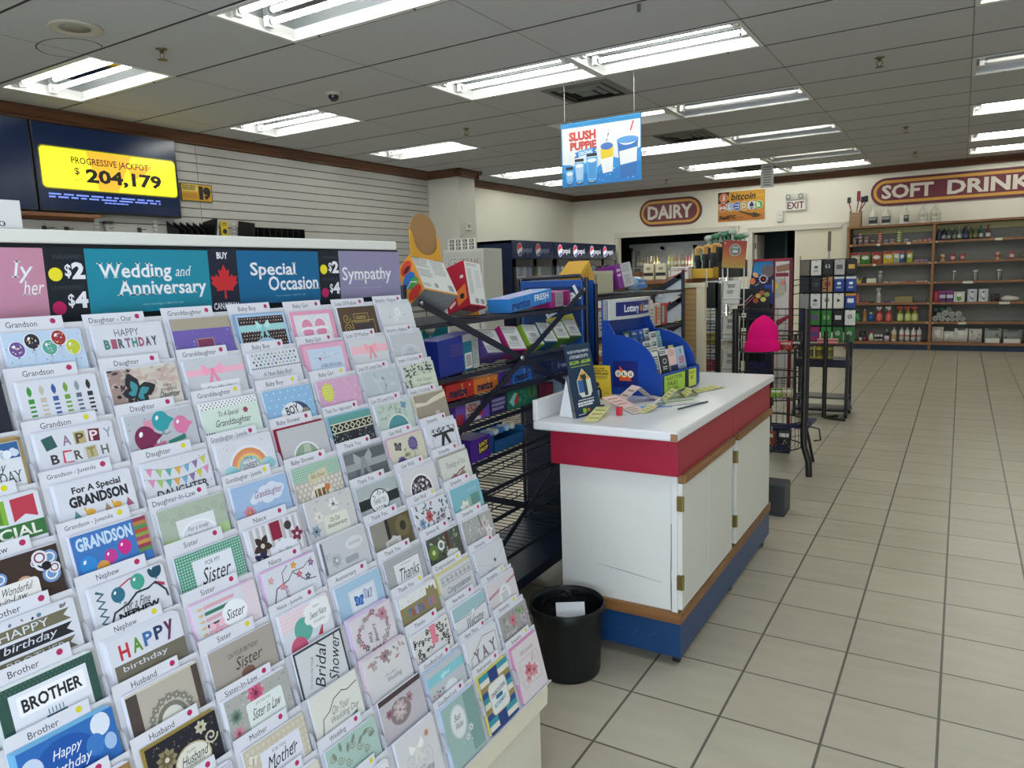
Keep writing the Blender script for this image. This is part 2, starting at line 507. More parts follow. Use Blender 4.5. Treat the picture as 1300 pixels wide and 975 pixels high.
# side wall of slotted boards, then painted plaster
slat = C('#b9b7b2', rough=0.6, var=0.12, scale=1.6)
paint = C('#eeeadb', rough=0.75, spec=0.2, var=0.05, scale=1.2)
paintgrey = C('#c9c6bd', rough=0.75, spec=0.2, var=0.05, scale=1.5)
mb = MB()
mb.box(WX-0.12, WX-0.02, FY, 10.0, 0, CZ, '#3b3a38')
z = 0.0; y = FY
while z < 3.2:
    mb.box(WX-0.03, WX, FY, 5.62, z, min(z+0.093, 3.2), slat)
    mb.box(WX-0.03, WX, 5.626, 10.0, z, min(z+0.093, 3.2), slat)
    z += 0.103
mb.box(WX-0.12, WX, 10.0, WY+0.2, 0, CZ, paint)
structure(mb.build('wall_left'))
structure(MB().box(WX, -7.05, 10.0, 10.48, 0, CZ-0.005, paintgrey).build('column'))
# back wall with the cold room opening and the doorway
mb = MB()
D1 = (-6.58, -4.0, 2.34); D2 = (-3.66, -1.97, 2.28)
mb.box(WX-0.1, D1[0], WY, WY+0.14, 0, CZ, paint)
mb.box(D1[0], D1[1], WY, WY+0.14, D1[2], CZ, paint)
mb.box(D1[1], D2[0], WY, WY+0.14, 0, CZ, paint)
mb.box(D2[0], D2[1], WY, WY+0.14, D2[2], CZ, paint)
mb.box(D2[1], FX, WY, WY+0.14, 0, CZ, paint)
structure(mb.build('wall_back'))
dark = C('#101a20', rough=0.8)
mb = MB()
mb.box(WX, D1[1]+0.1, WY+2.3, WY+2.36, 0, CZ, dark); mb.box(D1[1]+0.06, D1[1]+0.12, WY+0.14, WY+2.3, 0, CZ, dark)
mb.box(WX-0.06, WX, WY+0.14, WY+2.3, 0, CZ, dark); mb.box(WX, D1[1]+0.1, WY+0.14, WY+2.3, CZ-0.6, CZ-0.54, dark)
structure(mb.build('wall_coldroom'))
mb = MB()
g = C('#43555a', rough=0.8)
mb.box(-3.9, -1.6, WY+1.6, WY+1.66, 0, CZ, g); mb.box(-3.96, -3.9, WY+0.14, WY+1.6, 0, CZ, g); mb.box(-1.6, -1.54, WY+0.14, WY+1.6, 0, CZ, g)
mb.box(-3.9, -1.6, WY+0.14, WY+1.6, 2.6, 2.66, g); mb.box(-3.2, -3.15, WY+0.9, WY+1.6, 0, 2.6, '#33444a')
structure(mb.build('wall_backroom'))
def door_frame(name, d, w=0.075):
    mb = MB(); pt = C('#dcd8ca', rough=0.6)
    mb.box(d[0]-w, d[0]+0.015, WY-0.03, WY+0.15, 0, d[2]+w, pt); mb.box(d[1]-0.015, d[1]+w, WY-0.03, WY+0.15, 0, d[2]+w, pt)
    mb.box(d[0], d[1], WY-0.03, WY+0.15, d[2]-0.015, d[2]+w, pt)
    mb.box(d[0]-w-0.02, d[1]+w+0.02, WY-0.04, WY, d[2]+w-0.015, d[2]+w+0.01, pt)
    return structure(mb.build(name))
door_frame('trim_1', D1); door_frame('trim_2', D2)
mb = MB(); mb.box(-2.81, D2[1]-0.015, WY+0.03, WY+0.075, 0, D2[2]-0.02, C('#e2dcc6', rough=0.55)); mb.box(-2.84, -2.81, WY+0.03, WY+0.075, 0, D2[2]-0.02, '#efeadb')
structure(mb.build('door_1'))
mb = MB(); mb.box(D2[0]+0.02, D2[0]+0.06, WY+0.16, WY+0.85, 0, D2[2]-0.05, '#d8d4c8')
for zz in (0.4, 1.2, 1.95): mb.box(D2[0]+0.012, D2[0]+0.05, WY+0.1, WY+0.17, zz, zz+0.11, C('#8b8b86', metal=1, rough=0.4))
structure(mb.build('door_2'))
# far side wall and the shop front, both outside the picture
structure(MB().box(FX, FX+0.1, FY, WY, 0, CZ, paint).build('wall_right'))
mb = MB(); fr = C('#b9bcc0', rough=0.5)
mb.box(WX, FX, FY-0.12, FY, 0, 0.45, paintgrey); mb.box(WX, FX, FY-0.12, FY, 2.75, CZ, paintgrey)
mb.box(WX, -4.2, FY-0.12, FY, 0.45, 2.75, paintgrey); mb.box(4.2, FX, FY-0.12, FY, 0.45, 2.75, paintgrey)
for x in (-4.2, -2.1, 0, 2.1, 4.15): mb.box(x, x+0.05, FY-0.1, FY-0.02, 0.45, 2.75, fr)
structure(mb.build('wall_front'))

# timber crown moulding
crown = wood('#6c4731', '#523423', 'Y', 0.45)
crownx = wood('#6c4731', '#523423', 'X', 0.45)
prof = [(0, 0), (0.035, 0), (0.04, 0.02), (0.05, 0.03), (0.085, 0.085), (0.10, 0.095), (0.10, 0.12), (0, 0.12)]
def crown_run(a, b, inward, mat, mb):
    V = []; n = len(prof)
    for (x, y), ext in ((a, -1), (b, 1)):
        for q, h in prof:
            dx, dy = b[0]-a[0], b[1]-a[1]; Ln = math.hypot(dx, dy)
            V.append((x+inward[0]*q, y+inward[1]*q, CZ-0.12+h))
    F = [(i, (i+1) % n, (i+1) % n+n, i+n) for i in range(n)]+[tuple(range(n)), tuple(range(n, 2*n))]
    mb.add(V, F, mat)
mb = MB()
crown_run((WX, FY), (WX, 10.0), (1, 0), crown, mb)
crown_run((WX, 10.0), (-6.95, 10.0), (0, -1), crownx, mb)
crown_run((-7.05, 9.9), (-7.05, 10.58), (1, 0), crown, mb)
crown_run((WX, 10.48), (-6.95, 10.48), (0, 1), crownx, mb)
crown_run((WX, 10.48), (WX, WY), (1, 0), crown, mb)
structure(mb.build('trim_3'))
mb = MB(); crown_run((WX, WY), (FX, WY), (0, -1), crownx, mb)
structure(mb.build('trim_4'))

# ---------------------------------------------------------------- lamps in the ceiling
def troffer(lit=(1, 1)):
    t = root('ceiling_light', (0, 0, 0), 'x', 'light')
    w, h = CGX/2, CGY/2; wh = C('#e3e4e2', rough=0.4); met = C('#7d8388', rough=0.07, metal=1.0)
    mb = MB()      # folded steel housing
    mb.box(-w+0.004, w-0.004, -h+0.012, h-0.012, 0.098, 0.108, wh)
    for s in (-1, 1):
        mb.box(-w+0.004, w-0.004, s*(h-0.02)-0.006, s*(h-0.02)+0.006, 0.01, 0.1, wh); mb.box(s*(w-0.012)-0.006, s*(w-0.012)+0.006, -h+0.012, h-0.012, 0.01, 0.1, wh)
    mb.build('housing', t)
    mb = MB()
    for s in (-1, 1):
        mb.box(-w+0.004, w-0.004, min(s*(h-0.012), s*(h-0.055)), max(s*(h-0.012), s*(h-0.055)), -0.007, 0.010, wh)
        mb.box(min(s*(w-0.004), s*(w-0.035)), max(s*(w-0.004), s*(w-0.035)), -h+0.012, h-0.012, -0.006, 0.010, wh)
    mb.build('frame', t)
    MB().box(-w+0.02, w-0.02, -h+0.028, h-0.028, 0.084, 0.092, met).build('reflector', t)
    for k, y in enumerate((-0.19, 0.07)):
        em = C('#fdfff6', emit=TUBE_POWER) if lit[k] == 1 else C('#f6f4e6', emit=TUBE_POWER*lit[k]) if lit[k] else C('#dfe0dc', rough=0.2)
        tb = MB().tube([(-w+0.11, y, 0.045), (w-0.11, y, 0.045)], 0.019, em, 10).build('tube', t)
        for s in (-1, 1):
            MB().box(s*(w-0.08)-0.02, s*(w-0.08)+0.02, y-0.03, y+0.03, 0.012, 0.082, wh).build('lamp_holder', t)
            MB().lathe([(0.021, 0), (0.021, 0.025)], C('#b9bcc0', metal=1, rough=0.35), 10, T(s*(w-0.11)-0.0125, y, 0.045) @ R(pi/2, 'Y')).build('end_cap', tb)
    for x in (-0.45, 0.42): MB().box(x, x+0.012, h-0.04, h-0.02, -0.012, -0.006, '#2a2a2c').build('latch', t)
    return t
lab = {(-5, 0): 'open two-tube ceiling light nearest the jackpot screen', (-5, 3): 'two-tube ceiling light past the jackpot screen by the slatted wall',
       (-5, 6): 'two-tube ceiling light just before the boxed column', (-5, 10): 'two-tube ceiling light above the drinks coolers, nearer one', (-5, 12): 'two-tube ceiling light above the far drinks coolers',
       (-3, 0): 'large bright ceiling light cut by the top edge of the photo', (-3, 3): 'two-tube ceiling light joined end to end, slatted-wall half of the pair by the square vent',
       (-2, 3): 'two-tube ceiling light joined end to end, aisle half of the pair by the square vent', (-3, 6): 'ceiling light behind the hanging slush sign',
       (-2, 6): 'ceiling light second from front over the aisle edge', (-3, 9): 'third-row ceiling light beyond the dusty vent', (-2, 9): 'third-row ceiling light over the aisle edge',
       (-3, 12): 'fourth-row ceiling light near the dairy sign', (-2, 12): 'fourth-row ceiling light over the aisle edge', (-3, 14): 'ceiling light at the back wall above the dairy sign', (-2, 14): 'ceiling light at the back wall before the exit sign',
       (0, 3): 'ceiling light whose corner shows at the upper right edge', (0, 6): 'right-hand ceiling light second from the front', (0, 9): 'right-hand ceiling light third from the front', (0, 12): 'right-hand ceiling light fourth from the front', (0, 14): 'right-hand ceiling light above the soft drink sign'}
protos = {}
DIM = {(-2, 6): (1, 0), (-3, 6): (0, 0.1), (-2, 9): (1, 0), (0, 6): (0.5, 0), (-2, 12): (0.5, 0), (0, 12): (0, 1), (-3, 12): (0, 1), (-3, 14): (0, 1), (-2, 14): (0, 1), (0, 14): (0, 1)}
for k, (i, j) in enumerate(LIGHTS):
    kind = DIM.get((i, j), (1, 1))
    if kind not in protos: protos[kind] = o = troffer(kind)
    else: o = copy_tree(protos[kind])
    o.location = (cx(i)+CGX/2, cy(j)+CGY/2, CZ)
    o['label'] = lab.get((i, j), 'unseen ceiling light added behind or beside the camera')  # lights not named above are unseen, added for the room's lighting
    o['group'] = 'fluorescent ceiling lights'

# ================================================================ greeting card rack
RA = radians(14)
RU = Vector((-sin(RA), 0, cos(RA))); RN = Vector((cos(RA), 0, sin(RA))); RY = Vector((0, 1, 0))
def tierpt(t): return (-1.447+0.0383*(t-1), 1.415-0.0900*(t-1))
def colpt(c): return 1.641+(c-6)*0.169
def pocket(t, c, right=0.0, down=0.0, out=0.0):
    x, z = tierpt(t); return Vector((x, colpt(c), z))+RY*right-RU*down+RN*out
RACK0 = Vector((-1.29, 1.06, 0))
rack = root('card_rack', RACK0, 'long white stepped greeting card rack with a coloured header board', 'card rack')
RT = T(*(-RACK0))
plastic = C('#d3d4da', rough=0.45); cream = C('#d9d6c6', rough=0.5)
Y0, Y1 = 0.30, 1.81
for t in range(12):
    mb = MB(RT); P = []
    x, z = tierpt(t); o = Vector((x, 0, z)); H = 0.139 if t < 11 else 0.187
    def q(d, n): w = o-RU*d+RN*n; return (w.x, w.z)
    pr = [q(0.012, -0.004), q(0.012, -0.002), q(H, -0.002), q(H, 0.0105), q(H+0.003, 0.0105), q(H+0.003, -0.004)]
    V = [(a, Y0, b) for a, b in pr]+[(a, Y1-0.004, b) for a, b in pr]; n = 6
    mb.add(V, [(i, (i+1) % n, (i+1) % n+n, i+n) for i in range(n)]+[(0, 1, 2, 5), (2, 3, 4, 5), (6, 7, 8, 11), (8, 9, 10, 11)], plastic)
    mb.build('tier_shelf', rack)
mb = MB(RT)
mb.box(-1.60, -1.56, Y0, Y1, 0, 1.66, cream); mb.build('back_panel', rack)
mb = MB(RT); mb.box(-1.10, -1.055, Y0, Y1, 0, 0.262, cream); mb.build('base_panel', rack)
mb = MB(RT)
mb.prism([(-1.055, 0.25), (-1.027, 0.25), (-1.024, 0.30), (-1.030, 0.335), (-1.034, 0.335), (-1.032, 0.262), (-1.055, 0.262)], -Y1, -Y0, C('#e4e0cc', rough=0.45), R(pi/2, 'X'))
mb.build('front_lip', rack)
for yy in (Y0, Y1-0.012):
    mb = MB(RT); P = [(-1.56, 0), (-1.10, 0), (-1.06, 0.25)]
    for t in range(11, -1, -1):
        x, z = tierpt(t); w = Vector((x, 0, z))-RU*0.09-RN*0.008; P.append((w.x, w.z))
    P += [(-1.54, 1.49), (-1.56, 1.49)]
    mb.prism(P, -yy-0.012, -yy, cream, R(pi/2, 'X')); mb.build('side_panel', rack)
mb = MB(RT); mb.box(-1.56, -1.526, Y0, Y1+0.008, 1.488, 1.646, C('#10161e', rough=0.4)); mb.build('header_board', rack)
mb = MB(RT); mb.cbox(-1.60, -1.515, Y0, Y1-0.008, 1.646, 1.672, C('#dedfd8', rough=0.45), 0.004); mb.build('header_cap', rack)
div = C('#c6c8d0', rough=0.2, alpha=0.45)
for t in range(12):
    for c in range(-1, 7):
        mb = MB(RT); p0 = pocket(t, c, -0.0055 if c > -1 else -0.02, 0, 0)
        P = [(0.0, 0.072), (0.012, 0.075), (0.017, 0.082), (0.019, 0.095), (0.018, 0.118), (0, 0.118)]
        V = [p0+RN*a-RU*b for a, b in P]+[p0+RN*a-RU*b+RY*0.0015 for a, b in P]; n = len(P)
        mb.add(V, [tuple(range(n)), tuple(range(n, 2*n))]+[(i, (i+1) % n, (i+1) % n+n, i+n) for i in range(n)], div)
        mb.build('divider', rack)
# header signs
def header(y0, y1, z0, z1, col, fn, label):
    mb = MB(RT); mb.box(-1.526, -1.5225, y0, y1, z0, z1, C(col, rough=0.4))
    a = Art(mb, frame((-1.5225, y0, z1), (0, 1, 0), (0, 0, -1), (1, 0, 0)))
    fn(a, (y1-y0)*100, (z1-z0)*100)
    o = mb.build('header_sign', rack); o['label'] = label
W_ = '#e9eaf0'
def hd1(a, w, h):
    a.t('Family', 8, 5.2, 31, 9.3, W_, serif=True, bold=0.005); a.t('ly', 39.5, 2.5, 43, 6.6, W_, serif=True, shear=0.2); a.t('her', w-4.5, 6.0, w-0.8, 9.0, W_, serif=True, shear=0.2)
def hdp(a, w, h):
    a.t('WRAPPED', w*0.2, 1.6, w*0.93, 2.4, '#3b4450'); a.e(w*0.24, h*0.36, w*0.17, w*0.17, '#ecdf2c'); a.t('$', w*0.47, 3.4, w*0.63, 6.2, W_, bold=0.02); a.t('2', w*0.64, 3.0, w*0.97, 6.4, W_, bold=0.05)
    a.t('UNWRAPPED', w*0.1, 7.6, w*0.9, 8.4, '#3b4450'); a.e(w*0.24, h*0.80, w*0.17, w*0.17, '#b8185f'); a.t('$', w*0.47, 9.3, w*0.63, 12.1, W_, bold=0.02); a.t('4', w*0.64, 8.9, w*0.97, 12.2, W_, bold=0.05)
def hdw(a, w, h):
    a.t('Wedding', w*0.08, 2.9, w*0.66, 7.0, W_, serif=True, bold=0.02); a.t('and', w*0.69, 3.6, w*0.82, 5.9, W_, serif=True, shear=0.25); a.t('Anniversary', w*0.21, 6.6, w*0.96, 10.8, W_, serif=True, bold=0.02)
    a.t('Acme Greetings +1-800-779-1284', w*0.40, 11.6, w*0.74, 12.1, '#a9d3dd')
def hdc(a, w, h):
    a.t('BUY', w*0.30, 0.9, w*0.68, 2.5, W_, bold=0.03)
    L = [(0, -1), (0.22, -0.6), (0.42, -0.72), (0.33, -0.2), (0.6, -0.45), (0.66, -0.28), (0.98, -0.34), (0.87, -0.02), (1.0, 0.06), (0.58, 0.4), (0.63, 0.55), (0.06, 0.5), (0.08, 1.0)]
    P = L+[(-x, y) for x, y in reversed(L)][:-1]
    a.p([(w*0.5+x*w*0.47, h*0.52+y*h*0.27) for x, y in P], '#c3282f')
    a.t('CANADIAN', w*0.06, h-2.3, w*0.94, h-0.6, W_, bold=0.03)
def hds(a, w, h):
    a.t('Special', w*0.14, 2.9, w*0.70, 7.2, W_, serif=True, bold=0.02); a.t('Occasion', w*0.34, 6.4, w*0.99, 10.2, W_, serif=True, bold=0.02)
    a.t('Acme Greetings +1-800-779-1284', w*0.42, 11.3, w*0.80, 11.8, '#8fc0d6')
def hdy(a, w, h):
    a.t('Sympathy', w*0.04, 4.6, w*0.84, 9.6, W_, serif=True, bold=0.012); a.t('Acme Greetings +1-800-779-1284', w*0.28, 10.6, w*0.66, 11.0, '#c7c4da')
header(Y0, 0.757, 1.503, 1.637, '#c48aa2', hd1, 'pink header sign'); header(0.757, 0.836, 1.490, 1.640, '#141d28', hdp, 'black price sign with $2 and $4')
header(0.836, 1.124, 1.503, 1.637, '#1c88a0', hdw, 'teal sign reading Wedding and Anniversary'); header(1.124, 1.205, 1.490, 1.642, '#1a2236', hdc, 'navy sign reading BUY CANADIAN with a red maple leaf')
header(1.205, 1.474, 1.505, 1.638, '#0f6594', hds, 'blue sign reading Special Occasion'); header(1.474, 1.553, 1.495, 1.642, '#141d28', hdp, 'narrow black price sign with $2 and $4')
header(1.553, 1.819, 1.505, 1.641, '#8f8aac', hdy, 'lilac sign reading Sympathy')

# ---- the cards, one pocket after another: column, tier, tab text, dot, what it shows, base colour, envelope colour, cards behind, printing
G_ = '#c6cad6'; K_ = '#23242b'; PK = '#e7a3bd'
CARDS = []
def card(c, t, tab, dot, desc, base, env, nb, fn, tall=False): CARDS.append((c, t, tab, dot, desc, base, env, nb, fn, tall))
WH = '#d6d9e3'; DW = '#c9ccd8'
# column of sons and brothers at the left edge
def f(a): a.script('Love', 9, 1.5, 14, 5.5, '#b9a46a', rot=-0.9)
card(-1, 1, '', 'P', 'black card with gold script', '#1b2030', WH, 1, f)
def f(a):
    a.box(0, 0, 15, 11, 0.5, '#9b8255'); a.r(0.6, 0.6, 14.4, 3.6, '#2f5f96'); a.specks(0.6, 0.8, 14.4, 4.0, 26, 0.5, 1.3, ['#dfe6ee', '#c9d6e4'], 4); a.r(0.6, 3.4, 14.4, 11, '#d9dde4'); a.script('happy', 7.5, 3.6, 12, 6.4, K_); a.t('BIRTHDAY', 5.5, 5.6, 14, 7.6, '#3f4f55', serif=True)
card(-1, 2, 'Son', 'P', 'gold-edged blue sky birthday card', '#c2cad2', '#b59a63', 2, f)
def f(a):
    a.stripes(0.5, 0.4, 9.5, 4.6, ['#5a8a2c', '#7fae3a']*6); a.p([(0.5, 4.6), (5, 3.6), (9.5, 4.6), (9.5, 5), (0.5, 5)], WH); a.p([(10.4, 0.5), (14.2, 0.3), (14.2, 4.2), (12.3, 3.4), (10.4, 4.4)], '#b8394e'); a.r(0, 4.8, 15, 7.6, '#37703c'); a.t('SPECIAL', 3, 5.2, 14.2, 7.1, '#e9e9e0', bold=0.02)
card(-1, 3, 'Son', 'Y', 'card of green and red pennants reading SPECIAL', WH, WH, 2, f)
def f(a):
    rnd = random.Random(5); a.r(0, 0, 15, 11, '#3b2b28')
    for i in range(26):
        x, y, q_ = rnd.uniform(0.8, 14), rnd.uniform(0.8, 6.5), rnd.uniform(0.6, 1.5); a.e(x, y, q_, q_, rnd.choice(['#c9a184', '#dfe0ea', '#1d1d25', '#6f94c4'])); a.ring(x, y, q_*0.7, q_*0.7, q_*0.2, rnd.choice(['#16161e', '#e6e3dd', '#7a3140']))
    a.rr(1.5, 4.2, 11, 11, 0.8, '#e4e3e0'); a.script('For a Wonderful', 2.6, 4.7, 10, 6.0, K_); a.script('Son-in-Law', 2.8, 6.1, 9, 7.2, K_)
card(-1, 4, 'Son-In-Law', 'P', 'brown card of black and white circles', '#3b2b28', WH, 1, f)
def f(a):
    for y, c_ in ((1.2, '#6f6b55'), (3.6, '#23242b'), (6.0, '#6f6b55')): a.p([(1, y), (14, y), (12.9, y+0.9), (14, y+1.9), (1, y+1.9)], c_)
    a.t('HAPPY', 3, 1.5, 10.5, 2.8, WH); a.script('birthday', 3, 3.7, 11.5, 5.3, WH); a.t('BROTHER', 3.2, 6.3, 12.2, 7.5, WH); a.specks(0.5, 0.1, 14.5, 1.1, 7, 0.15, 0.4, ['#777', '#22242c', '#5f7f94'], 2)
    for y in (2.2, 4.6, 7.0): a.ring(0.8, y, 0.45, 0.45, 0.2, '#f0f0f4')
card(-1, 5, 'Brother', 'P', 'white card with three olive and black birthday banners', WH, WH, 2, f)
def f(a):
    a.r(0, 0, 15, 11, '#2e5148'); a.dots(0, 0, 15, 1.2, 22, 2, 0.13, '#4d7469'); a.r(1.6, 1.3, 13.6, 11, '#dfe3ec'); a.rr(2.6, 2.0, 13, 5.2, 0.3, '#f1f2f6'); a.t('BROTHER', 3.2, 2.6, 12.4, 4.7, K_, bold=0.03)
    for i in range(5): a.r(6.6+i*0.55, 5.7, 6.75+i*0.55, 6.6, '#54718c', hold=True)
    a.r(6.2, 6.7, 9.4, 7.1, '#3f5d78')
card(-1, 6, 'Brother', 'P', 'green card with raised white BROTHER plaque', '#2e5148', '#dfe6e6', 3, f)
def f(a):
    a.e(6.6, 5.0, 5.0, 4.3, '#1d55a6'); a.e(1.6, 3.6, 1.7, 2.0, '#c3d2ea'); a.e(12.6, 1.8, 1.6, 1.9, '#d9e1f0'); a.e(11.2, 4.6, 1.5, 1.8, '#3b78bf'); a.e(13.6, 5.2, 1.0, 1.4, '#9fbbe0'); a.script('Happy', 4.5, 2.2, 9.5, 4.2, '#e9eef8'); a.script('Birthday', 3.2, 4.6, 10.6, 6.8, '#e9eef8')
card(-1, 7, 'Brother', 'Y', 'blue balloon card in pale blue envelopes', '#2f6cb6', '#79b7dc', 4, f)
def f(a): a.r(1, 1, 14, 11, '#4a2c39'); a.box(1.2, 1.2, 13.8, 11, 0.15, '#b08a4a'); a.leaf(6, 4, 3, 1.2, -0.6, '#6f7a3c')
card(-1, 8, 'Brother-In-Law', 'P', 'dark plum card with a tan frame', '#9a7647', WH, 3, f)
# Grandson
def f(a):
    a.r(0, 0, 15, 11, '#bcd0e8'); a.specks(0, 0, 15, 7.5, 40, 0.08, 0.16, ['#51607f', '#5fa08a', '#a04a6a'], 3)
    for x, y, c_ in ((2.2, 3.3, '#6a4f8f'), (5.2, 1.9, '#262638'), (8.2, 3.4, '#54a394'), (10.3, 1.6, '#9a2f38'), (12.7, 3.7, '#bcc33a')): a.balloon(x, y, 1.45, c_, rim='#eef0f6', spots=['#dfe4ee', '#e6c95a'])
card(0, 0, 'Grandson', 'P', 'pale blue card with five polka-dot balloons', '#bcd0e8', WH, 1, f)
def f(a):
    for i, c_ in enumerate(('#3d8f3f', '#bdb9a8', '#3b5a9a', '#6f9f3a', '#5d6b7c', '#2b2d33')):
        x = 1.4+i*2.25; a.leaf(x+0.4, 3.0, 2.2, 0.9, -pi/2, c_ if i != 4 else '#8b97a0'); a.r(x-0.1, 3.4, x+0.95, 7.8, c_); a.stripes(x-0.1, 3.9, x+0.95, 7.8, [WH if k % 2 else None for k in range(9)], vert=False)
card(0, 1, 'Grandson', 'P', 'white card with a row of six candles', WH, WH, 2, f)
def f(a):
    for x, ch, b_, t_ in ((1.2, 'H', '#2f5a5a', '#2f5a5a'), (4.4, 'A', WH, '#8d6f86'), (7.0, 'P', '#b5a877', '#4a4436'), (9.8, 'P', '#6a2436', '#e6d9da'), (12.6, 'Y', WH, '#9a9aa4')): a.r(x, 0.9, x+2.2, 3.4, b_, rot=0.04*(x-7)); a.t(ch, x+0.3, 1.2, x+1.9, 3.2, t_, bold=0.02)
    for x, ch, b_, t_ in ((1.6, 'B', WH, '#3d3b40'), (4.2, 'I', '#c7304a', WH), (6.0, 'R', WH, '#55534a'), (8.6, 'T', '#b8ad83', '#8d8257'), (11.3, 'H', WH, '#6b695c')): a.r(x, 4.2, x+2.1, 6.6, b_, rot=-0.03*(x-7)); a.t(ch, x+0.3, 4.5, x+1.8, 6.4, t_, bold=0.03)
card(0, 2, 'Grandson', 'Y', 'white card with cut-out letters HAPPY BIRTH', WH, WH, 2, f)
def f(a):
    a.t('For A Special', 3, 1.0, 12.6, 2.7, K_, bold=0.03); a.t('GRANDSON', 2, 2.8, 13.6, 5.0, K_, bold=0.05)
    for x, c_ in ((2.2, '#5c8d8a'), (8.2, '#a88a74'), (12.6, '#a45c7a')): a.p([(x, 7.3), (x+1.7, 7.3), (x+0.6, 5.5)], c_)
    for x in (4.8, 10.2): a.e(x+0.7, 6.5, 0.9, 0.7, '#d9a93c'); a.leaf(x, 6.4, 1.3, 0.4, -1.8, '#d9a93c')
card(0, 3, 'Grandson - Juvenile', 'P', 'white card reading For A Special GRANDSON', WH, WH, 2, f)
def f(a):
    a.r(0, 0, 15, 11, '#3f74ba'); a.stripes(12.2, 0, 15, 7, ['#8f3d52', '#b37a45', '#4f8a5a', '#b3503f', '#8d9a4a', '#a84a66', '#c08f4a', '#8f3d52', '#5a8a50'], vert=False); a.t('GRANDSON', 0.7, 0.6, 11.8, 3.2, '#c5dbef', bold=0.04); a.balloon(9.6, 4.8, 1.4, '#c72a86', False); a.balloon(6.6, 5.7, 1.3, '#c23a93', False); a.balloon(2.2, 6.0, 1.7, '#2f86cf', False); a.e(4.8, 7.3, 1.3, 1.3, '#d39a4a')
card(0, 4, 'Grandson - Juvenile', 'Y', 'blue card reading GRANDSON with balloons and stripes', '#3f74ba', WH, 2, f)
def f(a):
    a.l([(1+1.3*(k % 2), 0.8+k*0.75) for k in range(10)], 0.55, '#3a6472'); a.l([(5, 1.6), (7.5, 0.6), (9, 0.4)], 0.3, '#b03a4f'); a.balloon(5, 2.7, 1.4, '#2c6d84', False); a.balloon(9.2, 1.6, 1.5, '#45a08c', False); a.balloon(13, 0.6, 1.5, '#1f4c60', False); a.l([(12.4, 3), (14.4, 4)], 0.6, '#b03a5f')
    a.l([(2.6, 7.8), (3.6, 5.8), (6.5, 5.0), (8.5, 3.6), (11, 3.6), (12.6, 2.9), (14.4, 5.2), (14.6, 6.6)], 0.4, '#22383f'); a.script('For a Fine', 5.2, 4.5, 11.2, 6.2, '#444'); a.t('NEPHEW', 4.2, 6.3, 12.6, 7.6, K_, bold=0.05)
card(0, 5, 'Nephew', 'P', 'white card with teal balloons and streamers', WH, WH, 2, f)
def f(a):
    for x, ch, c_ in ((2, 'H', '#c0303e'), (4.6, 'A', '#5b8f36'), (6.9, 'P', '#3b6ea5'), (9.2, 'P', '#253a63'), (11.4, 'y', '#6b2f5c')): a.t(ch, x, 1.6-0.08*x, x+1.9, 4.6-0.12*x+(1.2 if ch == 'y' else 0), c_, bold=0.03)
    a.r(0.5, 5.0, 15, 11, '#6f6a5c'); a.t('birthday', 2, 5.5, 11, 6.9, WH)
card(0, 6, 'Nephew', 'Y', 'white card reading HAPPY in coloured letters', WH, WH, 4, f)
def f(a):
    a.r(0, 0, 2.2, 11, '#4d4340'); a.r(13.6, 0, 15, 11, '#4d4340'); a.r(0, 0, 15, 0.35, '#cfcabc')
    for rad, c_ in ((4.6, '#8e897d'), (4.0, '#bdb7aa'), (3.2, '#77786c'), (2.3, '#d9d6cd')): a.e(7.9, 8.0, rad, rad, c_)
    for k in range(9): an = pi+k*pi/8; a.flower(7.9+4.2*cos(an), 8+4.2*sin(an), 0.9, '#87837a', '#cfcac0')
card(0, 7, 'Husband', 'P', 'taupe card with grey lace medallion', '#b6afa3', WH, 2, f)
def f(a):
    a.r(0, 0, 15, 11, '#22222c'); a.specks(0.2, 0.2, 14.8, 7.5, 60, 0.08, 0.3, ['#6f684e', '#8f8768', '#54506a'], 9); a.flower(3.6, 3.8, 2.2, '#8d8262', '#d8d2b4', 9); a.flower(11.4, 1.6, 1.4, '#c9c4ae', '#55503c', 7); a.swirl(13, 4.2, 1.5, 0.35, '#c9c4ae'); a.swirl(2, 7, 1.3, 0.35, '#a89c74')
    a.e(8.6, 6.6, 3.9, 3.3, '#b9b08c'); a.e(8.6, 6.6, 3.6, 3.0, '#dddbd0'); a.t('TO MY', 7.4, 4.4, 9.4, 4.9, '#555'); a.script('Husband', 6, 5.1, 12, 6.9, K_); a.t('ON HIS BIRTHDAY', 6.4, 7.0, 10.8, 7.5, '#444')
card(0, 8, 'Husband', 'P', 'black and gold paisley card with a pale oval', '#22222c', '#a08b4a', 3, f)
def f(a): a.check(0, 0, 15, 8, 22, '#bcb8cb', 0.25); a.e(7.5, 7, 3, 2.4, '#dddae8')
card(0, 9, 'Wife', 'P', 'pale lilac lattice card', '#cdc9d9', WH, 2, f)
